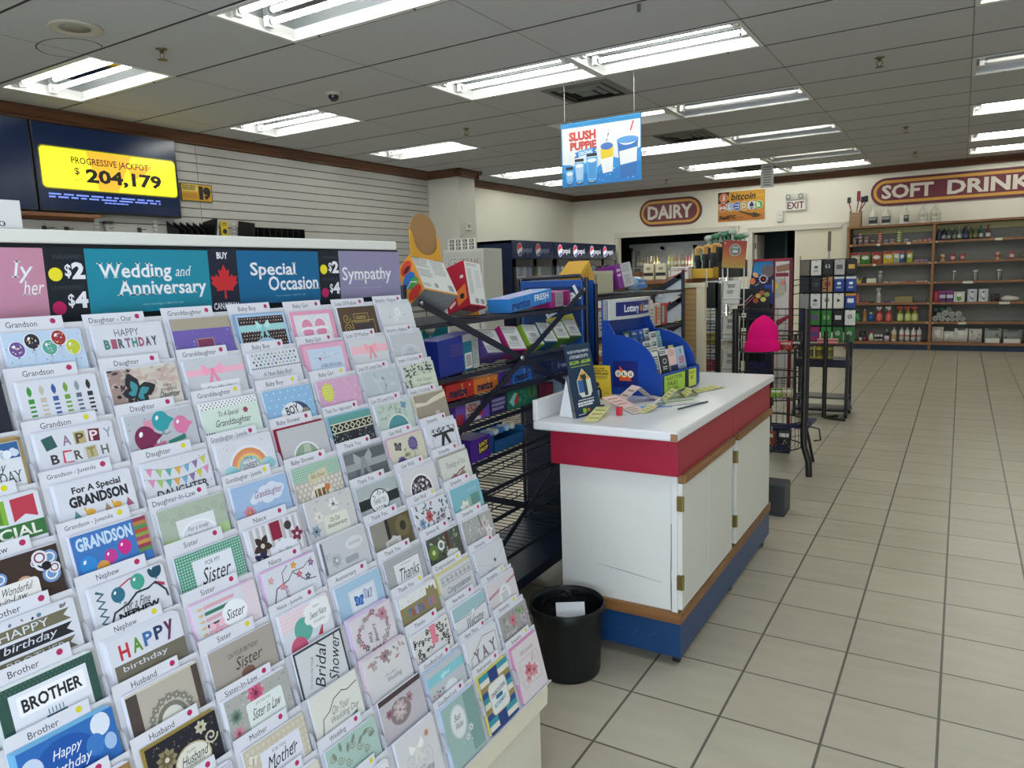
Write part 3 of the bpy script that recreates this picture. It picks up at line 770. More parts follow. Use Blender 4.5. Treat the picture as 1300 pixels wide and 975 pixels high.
# Daughter
def f(a):
    a.t('HAPPY', 4.4, 1.0, 9.6, 2.5, '#6c6670')
    for k, (ch, c_) in enumerate(zip('BIRTHDAY', ('#4e7f78', '#a5576f', '#55606e', '#8f6a86', '#4f8a80', '#a5576f', '#6b5472', '#444a58'))): a.t(ch, 1.8+k*1.45, 3.0, 3.0+k*1.45, 5.0, c_, bold=0.05)
card(1, 0, 'Daughter - Our', 'P', 'white card reading HAPPY BIRTHDAY in mixed colours', WH, WH, 1, f)
def f(a):
    a.r(0, 0, 15, 11, '#cfc8bd'); a.r(0, 0, 5, 11, '#a08a86'); a.spray(0, 0, 5, 8, 40, ['#4b3b3f', '#c0aaa4', '#2c262c'], 2, 1.6); a.spray(6, 0, 14.5, 4.5, 26, ['#bfa9a2', '#c9b4ac'], 5, 2.6); a.butterfly(5.2, 5.2, 3.5, '#22262e', '#3f8f9a', 0.5); a.t('FOR A', 11, 4.2, 13, 4.7, '#555'); a.t('WONDERFUL', 10.2, 5.0, 14, 5.6, '#666'); a.script('Daughter', 9.6, 5.7, 14.6, 7.4, K_)
card(1, 1, 'Daughter', 'P', 'beige leaf card with a teal butterfly', '#cfc8bd', WH, 2, f)
def f(a):
    a.r(0, 0, 15, 11, '#b9bdc6'); a.specks(0, 0, 15, 7.5, 24, 0.1, 0.25, ['#e2e4ea', '#8f95a2'], 3); a.p([(3.5, 1.6), (5.5, 1.4), (5.6, 3.6), (3.8, 3.8)], '#d992ab')
    for x, y, q_, c_ in ((7.4, 2.1, 2.0, '#2f9aa4'), (11.6, 3.6, 1.8, '#d879a4'), (3.4, 5.0, 2.4, '#7a2752')): a.p([(x+q_*0.6, y-q_*0.6), (x+q_*1.5, y), (x+q_*0.6, y+q_*0.6)], c_); a.balloon(x, y, q_, c_, False)
    a.l([(6, 5.0), (7, 4.7), (8, 5.0), (9, 4.6)], 0.12, K_); a.p([(8, 6.4), (12, 5.6), (12, 6.6), (8, 7.2)], '#2c7a6a'); a.p([(4.6, 6.6), (7.4, 6.2), (7.4, 7.4), (4.6, 7.6)], '#c2708f')
card(1, 2, 'Daughter', 'P', 'grey card with plum, teal and pink balloons', '#b9bdc6', WH, 2, f)
def f(a):
    for y0, n_ in ((1.0, 7), (3.2, 8)):
        a.l([(0.5+k*14/n_, y0+1.2*sin(k*pi/n_)) for k in range(n_+1)], 0.08, '#555')
        for k in range(n_): x = 0.8+k*14/n_; y = y0+1.2*sin((k+0.5)*pi/n_); a.p([(x, y), (x+1.4, y), (x+0.7, y+1.7)], ('#d98fb4', '#9fc26a', '#57a7a0', '#d9a84f', '#6fa9c9', '#8a6fa4', '#c9c34f')[k % 7])
    a.specks(0, 0, 15, 7, 16, 0.08, 0.14, ['#777', '#c06a8a'], 1); a.t('DAUGHTER', 2, 5.9, 13.4, 7.6, K_, bold=0.01)
card(1, 3, 'Daughter', 'Y', 'white card with pastel bunting reading DAUGHTER', WH, WH, 1, f)
def f(a):
    a.r(0, 0, 15, 11, '#a9b5a5')
    for k in range(8): a.swirl(1.2+k*1.9, 1.6+(k % 2)*1.2, 0.9, 0.14, '#96a493')
    a.r(0, 6.1, 15, 8.2, '#a9c78d'); a.r(3.4, 2.9, 12, 11, '#dfe2e6'); a.e(7.8, 6.4, 3.9, 2.6, '#eef0f4'); a.e(7.8, 6.4, 3.5, 2.3, '#d9dde6'); a.script('For a lovely', 5.4, 4.8, 10.4, 6.0, '#444'); a.script('Daughter-in-Law', 5, 6.2, 10.8, 7.4, '#444')
card(1, 4, 'Daughter-In-Law', 'P', 'sage green card with a white oval', '#a9b5a5', WH, 1, f)
def f(a):
    a.r(0, 0, 15, 11, '#bfd8cd'); a.check(0, 0, 15, 8, 26, '#4f9480', 0.5); a.r(3.4, 1.8, 12.6, 11, '#dfe3ec'); a.t('FOR MY', 6.2, 2.5, 9.6, 3.4, '#555'); a.script('Sister', 4.6, 3.8, 12, 7.0, K_)
card(1, 5, 'Sister', 'P', 'green gingham card reading FOR MY Sister', '#bfd8cd', WH, 1, f)
def f(a):
    for k, c_ in enumerate(('#d8a6b4', '#3b7a62', '#d8a6b4', '#4a3f4a', '#e0b0bd')): a.r(2.6, 0.9+k*1.25, 9.6, 1.6+k*1.25, c_); a.leaf(2.5, 1.25+k*1.25, 1.4, 0.6, pi, '#d9b98f')
    a.r(11.6, 0, 15, 8, '#dccfd8'); a.e(9.0, 4.6, 3.0, 2.6, '#eceef3'); a.script('Sister', 6.8, 3.6, 11.6, 5.6, K_); a.bow(4.6, 5.2, 1.6, '#efbccb', '#e2a2b6')
card(1, 6, 'Sister', 'P', 'white card with striped candles and a pink bow', WH, '#e2bfe0', 2, f)
def f(a): a.r(0, 0, 15, 11, '#a59d95'); a.t('ON YOUR BIRTHDAY', 4, 1.9, 11.2, 2.9, '#4b4644'); a.script('Sister', 5, 3.3, 12, 5.6, '#3f3a38'); a.e(7.6, 6.9, 1.6, 1.1, '#7a5a50')
card(1, 7, 'Sister', 'Y', 'taupe card reading ON YOUR BIRTHDAY Sister', '#a59d95', WH, 1, f)
def f(a):
    a.r(0, 0, 15, 11, '#a9aaa6'); a.specks(0, 0, 15, 8, 90, 0.06, 0.2, ['#6e7470', '#d2d3d4', '#868a86'], 6); a.flower(7, 1.5, 2.1, '#d4638a', '#7a3048', 8); a.flower(1.6, 6.8, 1.3, '#d98aa0', '#6a4a50', 7); a.flower(1.8, 3.6, 1.5, '#7d9489', '#4a5a54', 8)
    a.rr(4.2, 2.6, 13, 11, 0.6, '#dde5e2'); a.t('JUST FOR YOU', 6.4, 3.2, 10, 3.8, '#5a6a66'); a.script('Sister in Law', 5, 4.1, 12.4, 6.2, K_)
card(1, 8, 'Sister-In-Law', 'P', 'grey floral card with a Sister in Law tag', '#a9aaa6', WH, 3, f)
def f(a):
    a.r(0, 0, 15, 11, '#cfcabb'); a.check(0, 0, 15, 8, 12, '#c4bdaa', 0.5); a.rr(3.4, 2.2, 13.2, 11, 0.3, '#dcdeea'); a.t('FOR YOU', 6.2, 2.8, 9.6, 3.5, '#666'); a.script('Mother', 4.4, 3.8, 12.4, 6.3, K_); a.butterfly(1.8, 2.6, 1.0, '#e6e1d4', '#d8d2c0', 0.3); a.butterfly(2.2, 6.6, 1.0, '#e6e1d4', '#d8d2c0', 0.3); a.l([(5, 6.7), (6.4, 6.2)], 0.3, '#33342f'); a.l([(10, 4.9), (11.6, 4.2)], 0.25, '#33342f')
card(1, 9, 'Mother', 'P', 'beige card with a Mother tag', '#cfcabb', WH, 1, f)
def f(a):
    a.r(0, 0, 15, 11, '#d4d0c0')
    for k in range(7): a.leaf(8, 7, 4.5, 0.9, -2.6+k*0.35, '#a89f80')
card(1, 10, 'Mom', 'P', 'cream card with a pressed fern', '#d4d0c0', WH, 3, f)
# Granddaughter
def f(a): a.r(0, 0, 15, 11, '#6d5cab'); a.r(0, 0, 15, 2.6, '#a89f8d'); a.specks(0, 2.8, 15, 7, 14, 0.08, 0.2, ['#d7d0ee', '#a99ad8'], 2); a.r(5.5, 4.8, 9.8, 8, '#7a3358'); a.box(5.5, 4.8, 9.8, 8, 0.12, '#c9b46a')
card(2, 0, 'Granddaughter', 'P', 'purple card with a sandy gold top', '#6d5cab', WH, 1, f)
def f(a): a.r(0, 0, 15, 11, '#c6c9d0'); a.r(0, 2.0, 15, 3.4, '#efb3c8'); a.bow(6.6, 2.4, 2.6, '#f2a4c0', '#e48fb0'); a.r(2.8, 5.2, 13, 11, '#e4e6ee'); a.script('Granddaughter', 4, 6.0, 12, 7.4, '#446')
card(2, 1, 'Granddaughter', 'P', 'pale grey card with a big pink bow', '#c6c9d0', WH, 2, f)
def f(a): a.r(0, 0, 15, 11, '#cfe0d6'); a.r(0, 0, 15, 1.6, '#e8ebef'); a.dots(0, 0.1, 15, 1.6, 16, 3, 0.17, [K_, '#5a7a5a']); a.script('To A Special', 3.8, 2.4, 9.6, 3.9, K_); a.script('Granddaughter', 2.6, 4.2, 12.6, 6.2, K_); a.flower(11.4, 3.0, 0.8, '#9a3f54', '#9a3f54'); a.r(0, 6.6, 2.4, 8, '#e8ebef'); a.dots(0, 6.6, 2.4, 8, 4, 3, 0.2, K_)
card(2, 2, 'Granddaughter', 'Y', 'mint card with black dots reading To A Special Granddaughter', '#cfe0d6', WH, 1, f)
def f(a):
    for k, c_ in enumerate(('#e2e4ee', '#d98f4f', '#dc8f7a', '#eebf6a', '#8fc0c8')): a.ring(7.6, 6.6, 5.4-k*0.62, 5.0-k*0.6, 0.62, c_, 180, 360)
    for x in (2.6, 12.4): a.e(x, 6.4, 1.7, 1.1, '#9fcdd6'); a.e(x+0.9, 6.9, 1.3, 1.0, '#8fc3cf')
    a.t('TO A', 6.4, 4.2, 8.6, 5.2, '#666'); a.t('SWEET', 5.6, 5.6, 9.6, 6.9, '#777', bold=0.01); a.specks(0.4, 0.3, 14.5, 2.5, 10, 0.1, 0.18, ['#b08', '#6a9', '#d95'], 4)
card(2, 3, 'Granddaughter - Juvenile', 'P', 'white card with a raised rainbow and clouds', WH, WH, 2, f)
def f(a):
    a.r(0, 0, 15, 11, '#9db9dc'); 
    for x, y, q_ in ((6.5, 3.4, 1.6), (8.4, 2.6, 1.7), (10.6, 2.2, 1.7), (12.4, 2.8, 1.5), (9, 4.0, 1.9), (11.4, 3.8, 1.6), (5.2, 4, 1.1)): a.e(x, y, q_, q_*0.75, '#d5dcec')
    a.script('Granddaughter', 5.2, 2.2, 13.4, 4.2, '#7c4a74'); a.flower(3.4, 6.2, 1.7, '#d98a9c', '#c9a04f', 7)
card(2, 4, 'Granddaughter - Juvenile', 'Y', 'light blue card with Granddaughter on a cloud', '#9db9dc', WH, 2, f)
def f(a):
    a.r(0, 0, 15, 11, '#d3d3d8'); a.stripes(0, 0, 15, 8, ['#dcdce4', '#b7b4b8']*9); a.r(6.2, 0, 9, 4, '#8a1f3f')
    a.flower(3.4, 4.2, 2.6, '#3c2a2c', '#cfc9b8', 5, 0.3); a.flower(2.4, 6.9, 2.0, '#23284a', '#888', 5); a.flower(13, 4.4, 1.8, '#7a2c48', '#ccc', 5); a.e(11, 1.8, 1.0, 1.0, '#3c3a38'); a.e(9, 7.6, 4, 3.2, '#dfe2ec'); a.script('For a Niece', 7, 6.3, 11, 7.3, '#556')
card(2, 5, 'Niece', 'P', 'grey striped card with maroon leaf flowers', '#d3d3d8', WH, 2, f)
def f(a):
    a.l([(1.6, 7.6), (3, 4.4), (6.5, 3.6), (8, 2.2), (11, 2.4), (14, 0.8)], [0.35, 0.3, 0.25, 0.22, 0.2, 0.1], '#57505c'); a.l([(5, 3.9), (5.2, 1.6), (7, 0.4)], 0.2, '#57505c'); a.l([(8, 2.4), (11, 5.2), (14, 5.6)], 0.22, '#57505c')
    for x, y, c_ in ((2, 2.2, '#d99ab0'), (4.6, 4.4, '#d07a94'), (8.6, 1.0, '#d99a4a'), (11.8, 4.6, '#5a5a90'), (13.4, 2.0, '#8a5aa0'), (9.6, 3.4, '#c06a80')): a.flower(x, y, 0.9, c_, '#e6c95a', 5)
    a.t('NIECE', 5, 4.6, 5.9, 7.2, '#9a5f74', rot=0)
card(2, 6, 'Niece', 'P', 'white card with flowering branches', WH, '#d9b0dc', 2, f)
def f(a):
    a.r(0, 0, 15, 3.8, '#dfc6d2'); a.check(0, 0, 15, 3.8, 20, '#e8d6e0', 0.4); a.e(5.6, 5.0, 2.5, 2.6, '#5fa99c'); a.e(3.6, 8.2, 2.3, 2.3, '#c55a7c'); a.p([(9, 7.8), (11, 5.6), (10.4, 8)], '#b23a4a')
    for x, y, q_ in ((8, 2.0, 1.5), (10, 1.2, 1.6), (12.4, 1.6, 1.6), (13, 3.4, 1.5), (11.6, 4.8, 1.6), (9.2, 4.6, 1.6), (7.6, 3.6, 1.3), (10.4, 3, 2.4)): a.e(x, y, q_, q_*0.9, '#e8ebee')
    a.t('FOR A', 9.4, 1.2, 11.2, 1.7, '#666'); a.script('Sweet Niece', 7.8, 2.3, 13, 3.8, '#444'); a.t('ON YOUR BIRTHDAY', 8.6, 4.4, 12, 5.0, '#777')
card(2, 7, 'Niece - Juvenile', 'P', 'pink and white card with a teal balloon and cloud', WH, WH, 2, f, True)
def f(a):
    a.r(0, 0, 14, 13, '#3d444e'); a.r(0.5, 0.5, 13.5, 13, '#cdd2d6'); a.script('Bridal', 2.0, 4.2, 11.5, 7.0, K_, rot=-1.25); a.script('Shower', 5.6, 4.2, 16, 7.0, K_, rot=-1.25); a.t('TO YOU ON YOUR', 0.4, 5.4, 7, 6, '#666', rot=-1.25)
card(2, 8, '', '', 'grey Bridal Shower card printed sideways', '#cdd2d6', WH, 1, f, True)
def f(a):
    a.p([(0, 2.2), (14, 0), (14, 13), (0, 13)], '#dcddd6'); a.l([(1.6, 9), (2.6, 5.6), (4.6, 4.8), (6.4, 2.9), (9, 2.2), (10.4, 2.8), (13.6, 2.2)], 0.22, '#3a3a38'); a.script('On Your', 5, 4.2, 10.6, 6, '#777'); a.script('Wedding Day', 4, 6.2, 13, 8, '#777'); a.p([(7, 9.6), (12, 8), (12, 9.4), (7, 11)], '#4a7a70')
card(2, 9, '', '', 'cream card with a scalloped black line', '#dcddd6', WH, 1, f, True)
def f(a):
    a.r(0, 0, 15, 11, '#a9c4bc')
    for k in range(7): a.leaf(2.5+k*1.6, 3.2-(k % 2), 2.2, 0.9, -1.9+k*0.3, '#7f8f84'); a.swirl(1.6+k*1.9, 2.2+(k % 3)*1.4, 1.0, 0.18, '#8f8a72')
    a.swirl(10, 6.6, 1.8, 0.14, '#8fa8a0')
card(2, 10, 'Wedding', 'P', 'teal damask card', '#a9c4bc', WH, 1, f)
def f(a): a.r(0, 0, 14, 15, '#dfe1e4'); a.spray(6, 1, 13, 4, 18, ['#a0908f', '#c07f90', '#7f8a80'], 3, 1.4); a.spray(1, 4, 8, 8, 14, ['#a0908f', '#c9b0b4'], 8, 1.2)
card(2, 11, 'Wedding', 'Y', 'white card with a spray of muted flowers', '#dfe1e4', WH, 3, f, True)
# Baby boy
def f(a):
    a.r(0, 0, 15, 11, '#a5c4e4'); a.r(0.7, 0.6, 14.3, 11, '#2a2027'); a.dots(0.7, 0.6, 14.3, 8, 17, 9, 0.16, ['#e4d9d4', '#c9a0a0']); a.r(0.7, 2.6, 14.3, 4.2, '#9bd0d2'); a.bow(7.5, 2.8, 2.0, '#b7e2e2', '#86c3c6'); a.e(7.6, 7.6, 3.4, 1.6, '#9cc6de')
card(3, 0, 'Baby Boy', 'P', 'black polka-dot card with a mint bow', '#2a2027', '#8fb3d6', 2, f)
def f(a): a.dots(0.5, 0.2, 14.5, 3.4, 12, 4, 0.3, ['#3b4a5c', '#7fa3a0', '#b7b18f', '#8f9fb4']); a.dots(0, 3.5, 15, 4.1, 26, 1, 0.2, '#33424f', stag=False); a.t('A New Baby Boy!', 3, 4.8, 11.6, 6.3, '#4a4f55', shear=0.15); a.e(7, 8, 2, 1.2, '#a5c4dc')
card(3, 1, 'Baby Boy', 'P', 'white card with a band of dots reading A New Baby Boy', WH, WH, 2, f)
def f(a):
    a.r(0, 0, 15, 11, '#8db7dc'); a.dots(0, 0, 15, 8, 7, 5, 0.22, '#cfe0f0'); a.e(8.6, 7.2, 4.6, 3.6, '#33486a', 180, 360); a.e(7.6, 6.9, 3.6, 3.2, '#e3e6ea', 180, 360); a.t('BOY', 5.6, 4.4, 9.6, 6.6, K_, bold=0.02, rot=-0.15); a.e(11.6, 6.6, 1.2, 1.0, '#8f8f80'); a.p([(4, 7.6), (12.4, 6.8), (13.4, 7.8), (4, 8)], '#4a74b0')
card(3, 2, 'Baby Boy', 'Y', 'blue dotted card with a BOY cap', '#8db7dc', WH, 1, f)
def f(a): a.r(0, 0, 15, 11, '#c6c7cb'); a.check(0, 0, 15, 8, 34, '#b9bbc1', 0.4); a.e(7.2, 7.8, 4.2, 3.8, '#e6e8ec'); a.e(7.2, 7.8, 3.7, 3.4, '#8fa58f'); a.p([(6, 8), (7, 4.6), (8.6, 4.8), (9, 8)], '#b5c2b0')
card(3, 3, 'Baby Shower', 'P', 'grey lace card with a green oval in a red envelope', '#c6c7cb', '#94203c', 3, f)
def f(a):
    a.r(0, 0, 15, 3.6, '#c5d9cb'); a.check(0, 0, 15, 3.6, 26, '#8fb5a0', 0.5); a.r(0, 3.6, 15, 11, '#b9b2a8')
    for j in range(4):
        for i in range(11): x, y = 0.7+i*1.4+(0.7 if j % 2 else 0), 4.4+j*1.1; a.p([(x, y-0.6), (x+0.5, y), (x, y+0.6), (x-0.5, y)], '#d9d3ca', hold=True)
    a.n += 1; a.p([(4.4, 2.4), (10.4, 1.4), (10.6, 3.6), (4.6, 4.8)], '#cfc8a8'); a.script('Baby Shower', 5.2, 2.4, 10, 3.8, '#6a6450'); a.e(7.4, 8.2, 3.6, 3.0, '#e2ddd2'); a.stripes(5.4, 6.2, 9.6, 8, ['#8a3f36', '#d9c9a8', '#4f7a50']*3); a.e(9.6, 6.4, 0.9, 0.9, '#c07a3c')
card(3, 4, 'Baby Shower', 'P', 'gingham and argyle card with a Baby Shower tag', '#b9b2a8', WH, 1, f)
def f(a):
    a.r(0, 0, 15, 11, '#c9c8c8'); a.flower(3.4, 4.2, 1.5, '#e3e1df', '#b9a88f', 6); a.flower(8.6, 2.4, 1.8, '#e6e4e2', '#55484c', 6); a.flower(1.6, 7.2, 1.6, '#8fa0b4', '#444', 6); a.spray(0, 0, 14, 4, 12, ['#d9a9a4', '#a8b0a4', '#b5bcc4'], 4, 1.1); a.rr(4.4, 4.6, 12.4, 11, 0.9, '#dcdad0'); a.t('On Our', 6.4, 5.2, 9.6, 6.4, '#333', shear=0.15); a.t('Anniversary', 5.2, 6.6, 11.6, 8.0, '#333', shear=0.15)
card(3, 5, '', '', 'beige floral card reading On Our Anniversary', '#c9c8c8', WH, 1, f)
def f(a):
    a.r(0, 0, 15, 11, '#c3c6cb'); a.flower(4, 5.6, 2.0, '#b4b9c1', '#d6d9de', 7); a.flower(1.8, 4.2, 1.2, '#b9bdc5', '#d6d9de', 6); a.e(10.6, 3.2, 3.0, 1.5, '#d4d7dc'); a.script('Anniversary', 8.4, 2.6, 13, 3.9, '#8f96a2'); a.rr(6.6, 5.9, 11, 7.4, 0.4, '#9ba1ac'); a.l([(0, 0.4), (0, 8)], 1.4, '#6b6f7a')
card(3, 6, '', '', 'silver embossed anniversary card', '#c3c6cb', WH, 2, f)
def f(a):
    a.r(0, 0, 15, 11, '#9bbcd8'); a.check(0, 0, 15, 8, 50, '#a8c6de', 0.4); a.r(3.6, 2.2, 12.4, 11, '#d9e0ea'); a.box(3.9, 2.5, 12.1, 11, 0.08, '#aab4c4'); a.butterfly(6.4, 5.4, 1.7, '#2f62ae', '#6a94d4', 0.15); a.butterfly(9.6, 4.8, 1.7, '#a9b3cc', '#c3cadc', 0.2)
card(3, 7, 'Anniversary', 'P', 'blue card with two butterflies on a white panel', '#9bbcd8', WH, 2, f)
def f(a):
    a.r(0, 0, 14, 13, '#d6d0d8'); rnd = random.Random(3)
    for k in range(26):
        an = k*2*pi/26; x, y = 7+5.2*cos(an)*rnd.uniform(0.8, 1.1), 5+4.2*sin(an)*rnd.uniform(0.8, 1.1); a.flower(x, y, rnd.uniform(0.5, 1.0), rnd.choice(['#b58a98', '#8f938a', '#7d6f80', '#b0a0a4', '#a0707c']), '#ccc', 5)
    a.flower(10.5, 2.2, 1.7, '#c08a9a', '#8a4a5a', 6); a.script('Loving', 5, 4.6, 9.6, 6.0, '#5a5560', rot=1.5); a.script('You', 4.0, 5, 7, 6.2, '#5a5560', rot=1.5)
card(3, 8, '', '', 'mauve card with a wreath of small flowers', '#d6d0d8', '#d3c2e2', 4, f, True)
def f(a):
    a.r(0, 0, 15, 11, '#d4d3d6'); a.spray(1.5, 0.6, 13.5, 3.2, 22, ['#8f9088', '#a7a69c', '#b58f96'], 7, 1.8); a.flower(7, 1.6, 1.6, '#a58890', '#6a5a5c', 6); a.script('On your', 5.6, 5.6, 9.6, 6.4, '#8a8a92'); a.script('Wedding', 5.8, 6.6, 11.4, 8.0, '#85858e')
card(3, 9, '', '', 'pale card of grey leaves reading On your Wedding', '#d4d3d6', '#d9c9d6', 4, f)
def f(a):
    a.r(0, 0, 15, 11, '#bdb8bf'); a.r(0, 0, 15, 1.2, '#4a3c40'); a.e(6.4, 5.0, 3.6, 2.9, '#8a7d80'); a.flower(6.2, 4.6, 2.6, '#b9a9ab', '#8a6f74', 8); a.flower(6.2, 4.6, 1.6, '#cfc2c3', '#9a8084', 6); a.flower(10, 3.4, 1.4, '#a5868c', '#6a4f54', 6); a.flower(2.6, 4.0, 1.2, '#9a6f7a', '#5a3f44', 6)
card(3, 10, '', '', 'photograph card of dusky roses with a dark top band', '#bdb8bf', WH, 1, f)
def f(a): a.r(0, 0, 14, 15, '#d2d3d6'); a.swirl(4, 6.5, 2.2, 0.16, '#b4b6ba'); a.swirl(9, 7.5, 2.4, 0.16, '#b4b6ba', 1.5, 1, -1); a.flower(10.6, 3.0, 1.0, '#d29a8a', '#8a5a4c'); a.bow(6.4, 4.2, 2.4, '#f0f0ea', '#dddcd4'); a.t('HAPPINESS ON YOUR', 3.6, 9, 8, 9.5, '#777'); a.script('Wedding', 4, 9.8, 11, 11.6, '#777')
card(3, 11, '', '', 'silver wedding card with a white bow', '#d2d3d6', WH, 2, f, True)
# Baby girl
def f(a):
    a.r(0, 0, 15, 11, '#e09ab6'); a.r(1, 1, 13.6, 11, '#dcdce4')
    for x in (5.0, 9.6): a.e(x, 4.2, 2.2, 2.4, '#e5e7ee'); a.e(x, 4.3, 1.9, 2.1, '#dc8fae', 180, 360); a.p([(x-2, 5), (x+2, 5), (x+1.2, 7.6), (x-1.2, 7.6)], '#d888a8')
    a.l([(2.5, 5.2), (5, 4.4), (7.3, 5.2), (9.6, 4.4), (12.4, 5.2)], 0.5, '#ecedf2')
card(4, 0, 'Baby Girl', 'P', 'pink card with a pair of heart shapes', '#e09ab6', WH, 1, f)
def f(a): a.r(0, 0, 15, 11, '#dfa6c2'); a.r(1.4, 1.2, 13.6, 11, '#c3d3e8'); a.l([(3, 3.4), (7, 3.9), (12.4, 3.0)], 0.06, '#778'); a.specks(3, 1.8, 12.5, 3.6, 14, 0.2, 0.4, ['#dfe3ee', '#b8c4dc'], 3); a.p([(4.6, 3.6), (5.6, 3.6), (5.1, 4.6)], '#b03a6a'); a.script('A Baby Girl to Love', 4.6, 5.2, 12.4, 6.6, '#6a6a88')
card(4, 1, 'Baby Girl', 'P', 'pale blue card in a pink frame reading A Baby Girl to Love', '#dfa6c2', '#d795b8', 2, f)
def f(a): a.r(0, 0, 15, 11, '#d3a5c4'); a.specks(0.3, 0.3, 14.7, 7.6, 110, 0.08, 0.26, ['#ecd4e4', '#c088ac', '#b9b4dc'], 5); a.e(3.2, 3.2, 2.1, 2.4, '#cfd05a'); a.dots(1.4, 1.4, 5, 5, 5, 5, 0.18, '#e4e6a4')
card(4, 2, 'Baby Girl', 'Y', 'pink glitter card with a yellow checked balloon', '#d3a5c4', WH, 1, f)
def f(a):
    a.r(0, 0, 15, 11, '#262a30'); a.r(0, 0, 15, 1.8, '#5f9a98'); a.r(0, 1.8, 15, 4.4, '#d3d3b9'); a.r(0, 2.1, 15, 4.1, '#23252a')
    for k in range(7): x = 1.1+k*2.15; a.p([(x, 2.1), (x+1, 3.1), (x, 4.1), (x-1, 3.1)], '#d3d3b9'); a.p([(x, 2.5), (x+0.6, 3.1), (x, 3.7), (x-0.6, 3.1)], '#23252a')
    a.spray(0.3, 4.6, 14.6, 8, 60, ['#c8ccd2', '#8b9098', '#e2e3e6'], 4, 0.5); a.r(6, 4.4, 9, 9, '#1b2030')
card(4, 3, 'Thank You - Appreciation', 'P', 'black and teal card with a diamond band', '#262a30', '#7ebed2', 2, f)
def f(a): a.r(0, 0, 15, 11, '#6c7276'); a.r(3, 0, 15, 11, '#596165'); a.r(0, 3.4, 15, 5.2, '#9aa0a2'); a.bow(6.4, 2.6, 3.2, '#a3a9ab', '#868d90'); a.r(0, 0, 15, 0.6, '#888f92')
card(4, 4, 'Thank You', 'P', 'dark card with a large silver bow', '#6c7276', WH, 1, f)
def f(a): a.r(0, 0, 15, 11, '#a9b2b4'); a.spray(0, 0, 15, 7, 20, ['#b7bfc0', '#9fa8aa'], 3, 2.2); a.r(0, 3.4, 15, 6.0, '#20272c'); a.e(7.4, 4.9, 3.7, 3.2, '#20272c'); a.e(7.4, 4.9, 3.4, 2.9, '#dfe3e8'); a.t('THANK YOU', 5, 4.2, 9.8, 5.6, '#4a5258'); a.spray(5.4, 2.4, 9.2, 3.4, 9, [K_], 1, 0.8); a.spray(5.4, 6.2, 9.2, 7.2, 9, [K_], 2, 0.8)
card(4, 5, 'Thank You', 'P', 'grey card with a black band and scalloped badge', '#a9b2b4', WH, 1, f)
def f(a): a.r(0, 0, 15, 11, '#8d8a80'); a.r(6, 0, 15, 11, '#5c553f'); a.r(5.4, 0, 6.6, 11, '#20272a'); a.e(11.8, 3.2, 2.8, 2.8, '#6f6648'); a.e(11.8, 3.2, 1.2, 1.3, '#33302a'); a.p([(4, 8), (4.2, 5.6), (6.4, 5.2), (7.4, 4.6), (8.6, 5.2), (10, 5.4), (10, 8)], '#c7c5c4'); a.tiny(5, 6, 9, 7, 2, '#888', 3)
card(4, 6, 'Thank You', 'P', 'olive and taupe card with a dark spot', '#8d8a80', WH, 2, f)
def f(a): a.r(0, 0, 15, 11, '#aeb1b4'); a.check(0, 0, 15, 8, 18, '#9da1a5', 0.3); a.r(3.2, 2.0, 13, 11, '#dfe1e6'); a.tiny(5.8, 2.6, 10, 3, 1, '#999'); a.script('Thanks', 4, 3.6, 12.8, 6.6, '#2a2a30')
card(4, 7, 'Thank You', 'P', 'silver brocade card reading Thanks in script', '#aeb1b4', WH, 1, f)
def f(a):
    a.r(0, 0, 15, 11, '#e0e1e2'); a.r(0, 2.6, 15, 11, '#8d8260'); a.p([(10.6, 2.6), (10.8, 0.8), (11.6, 1.4), (12.4, 0.6), (13, 1.4), (14, 1.0), (14.4, 2.6)], '#8d8260'); a.specks(0.5, 0.3, 10, 2.4, 14, 0.12, 0.2, ['#8d8260', '#b0a88a'], 2)
    for k, (ch, c_) in enumerate(zip('ThankYou', ('#3b7fae', '#a04f52', '#9a8fc0', '#55808a', '#8f5f9a', '#b56a4a', '#7f86b8', '#b07a8c'))): a.t(ch, 2.6+k*1.35, 3.6, 3.8+k*1.35, 5.8, c_, bold=0.04)
card(4, 8, 'Thank You', 'Y', 'kraft brown card reading ThankYou in coloured letters', '#8d8260', WH, 3, f)
def f(a):
    rnd = random.Random(8); a.r(0, 0, 15, 11, '#d8d6d4')
    for k in range(90): x, y = rnd.uniform(0.5, 14.5), rnd.uniform(0.4, 7.4); a.ring(x, y, 0.5, 0.42, 0.28, '#1c1c20', rnd.uniform(0, 200), 330+rnd.uniform(0, 60), seg=8); a.n -= 1 if k % 8 else 0
    a.n += 1; a.p([(7, 0), (9.4, 0), (9, 3), (9.6, 3.6), (9.4, 5), (8.2, 4.6), (7, 5.2), (7.2, 3)], '#de8296'); a.p([(3.6, 8), (4.6, 6), (7, 5.8), (8, 4.8), (10, 5), (12, 5.6), (12.4, 8)], '#d3d6da')
card(4, 9, 'Thanks', 'P', 'leopard-print card with a coral tag', '#d8d6d4', WH, 2, f)
def f(a): a.r(0, 0, 15, 11, '#bcc3c8'); a.r(0, 1.6, 15, 4.0, '#86c6d2'); a.p([(5, 3.0), (7, 2.4), (8, 3), (9.4, 2.2), (8.6, 3.4), (7, 3.4), (6, 4)], '#b4e0e6'); a.e(8.4, 7.4, 2.6, 2.2, '#dde2e6'); a.specks(1, 5.4, 6, 7.4, 8, 0.2, 0.4, ['#c06a80', '#5a8a80', '#8a4a5a'], 1)
card(4, 10, 'Goodbye/Luck', 'P', 'silver card with an aqua ribbon', '#bcc3c8', '#b7c6e0', 3, f)
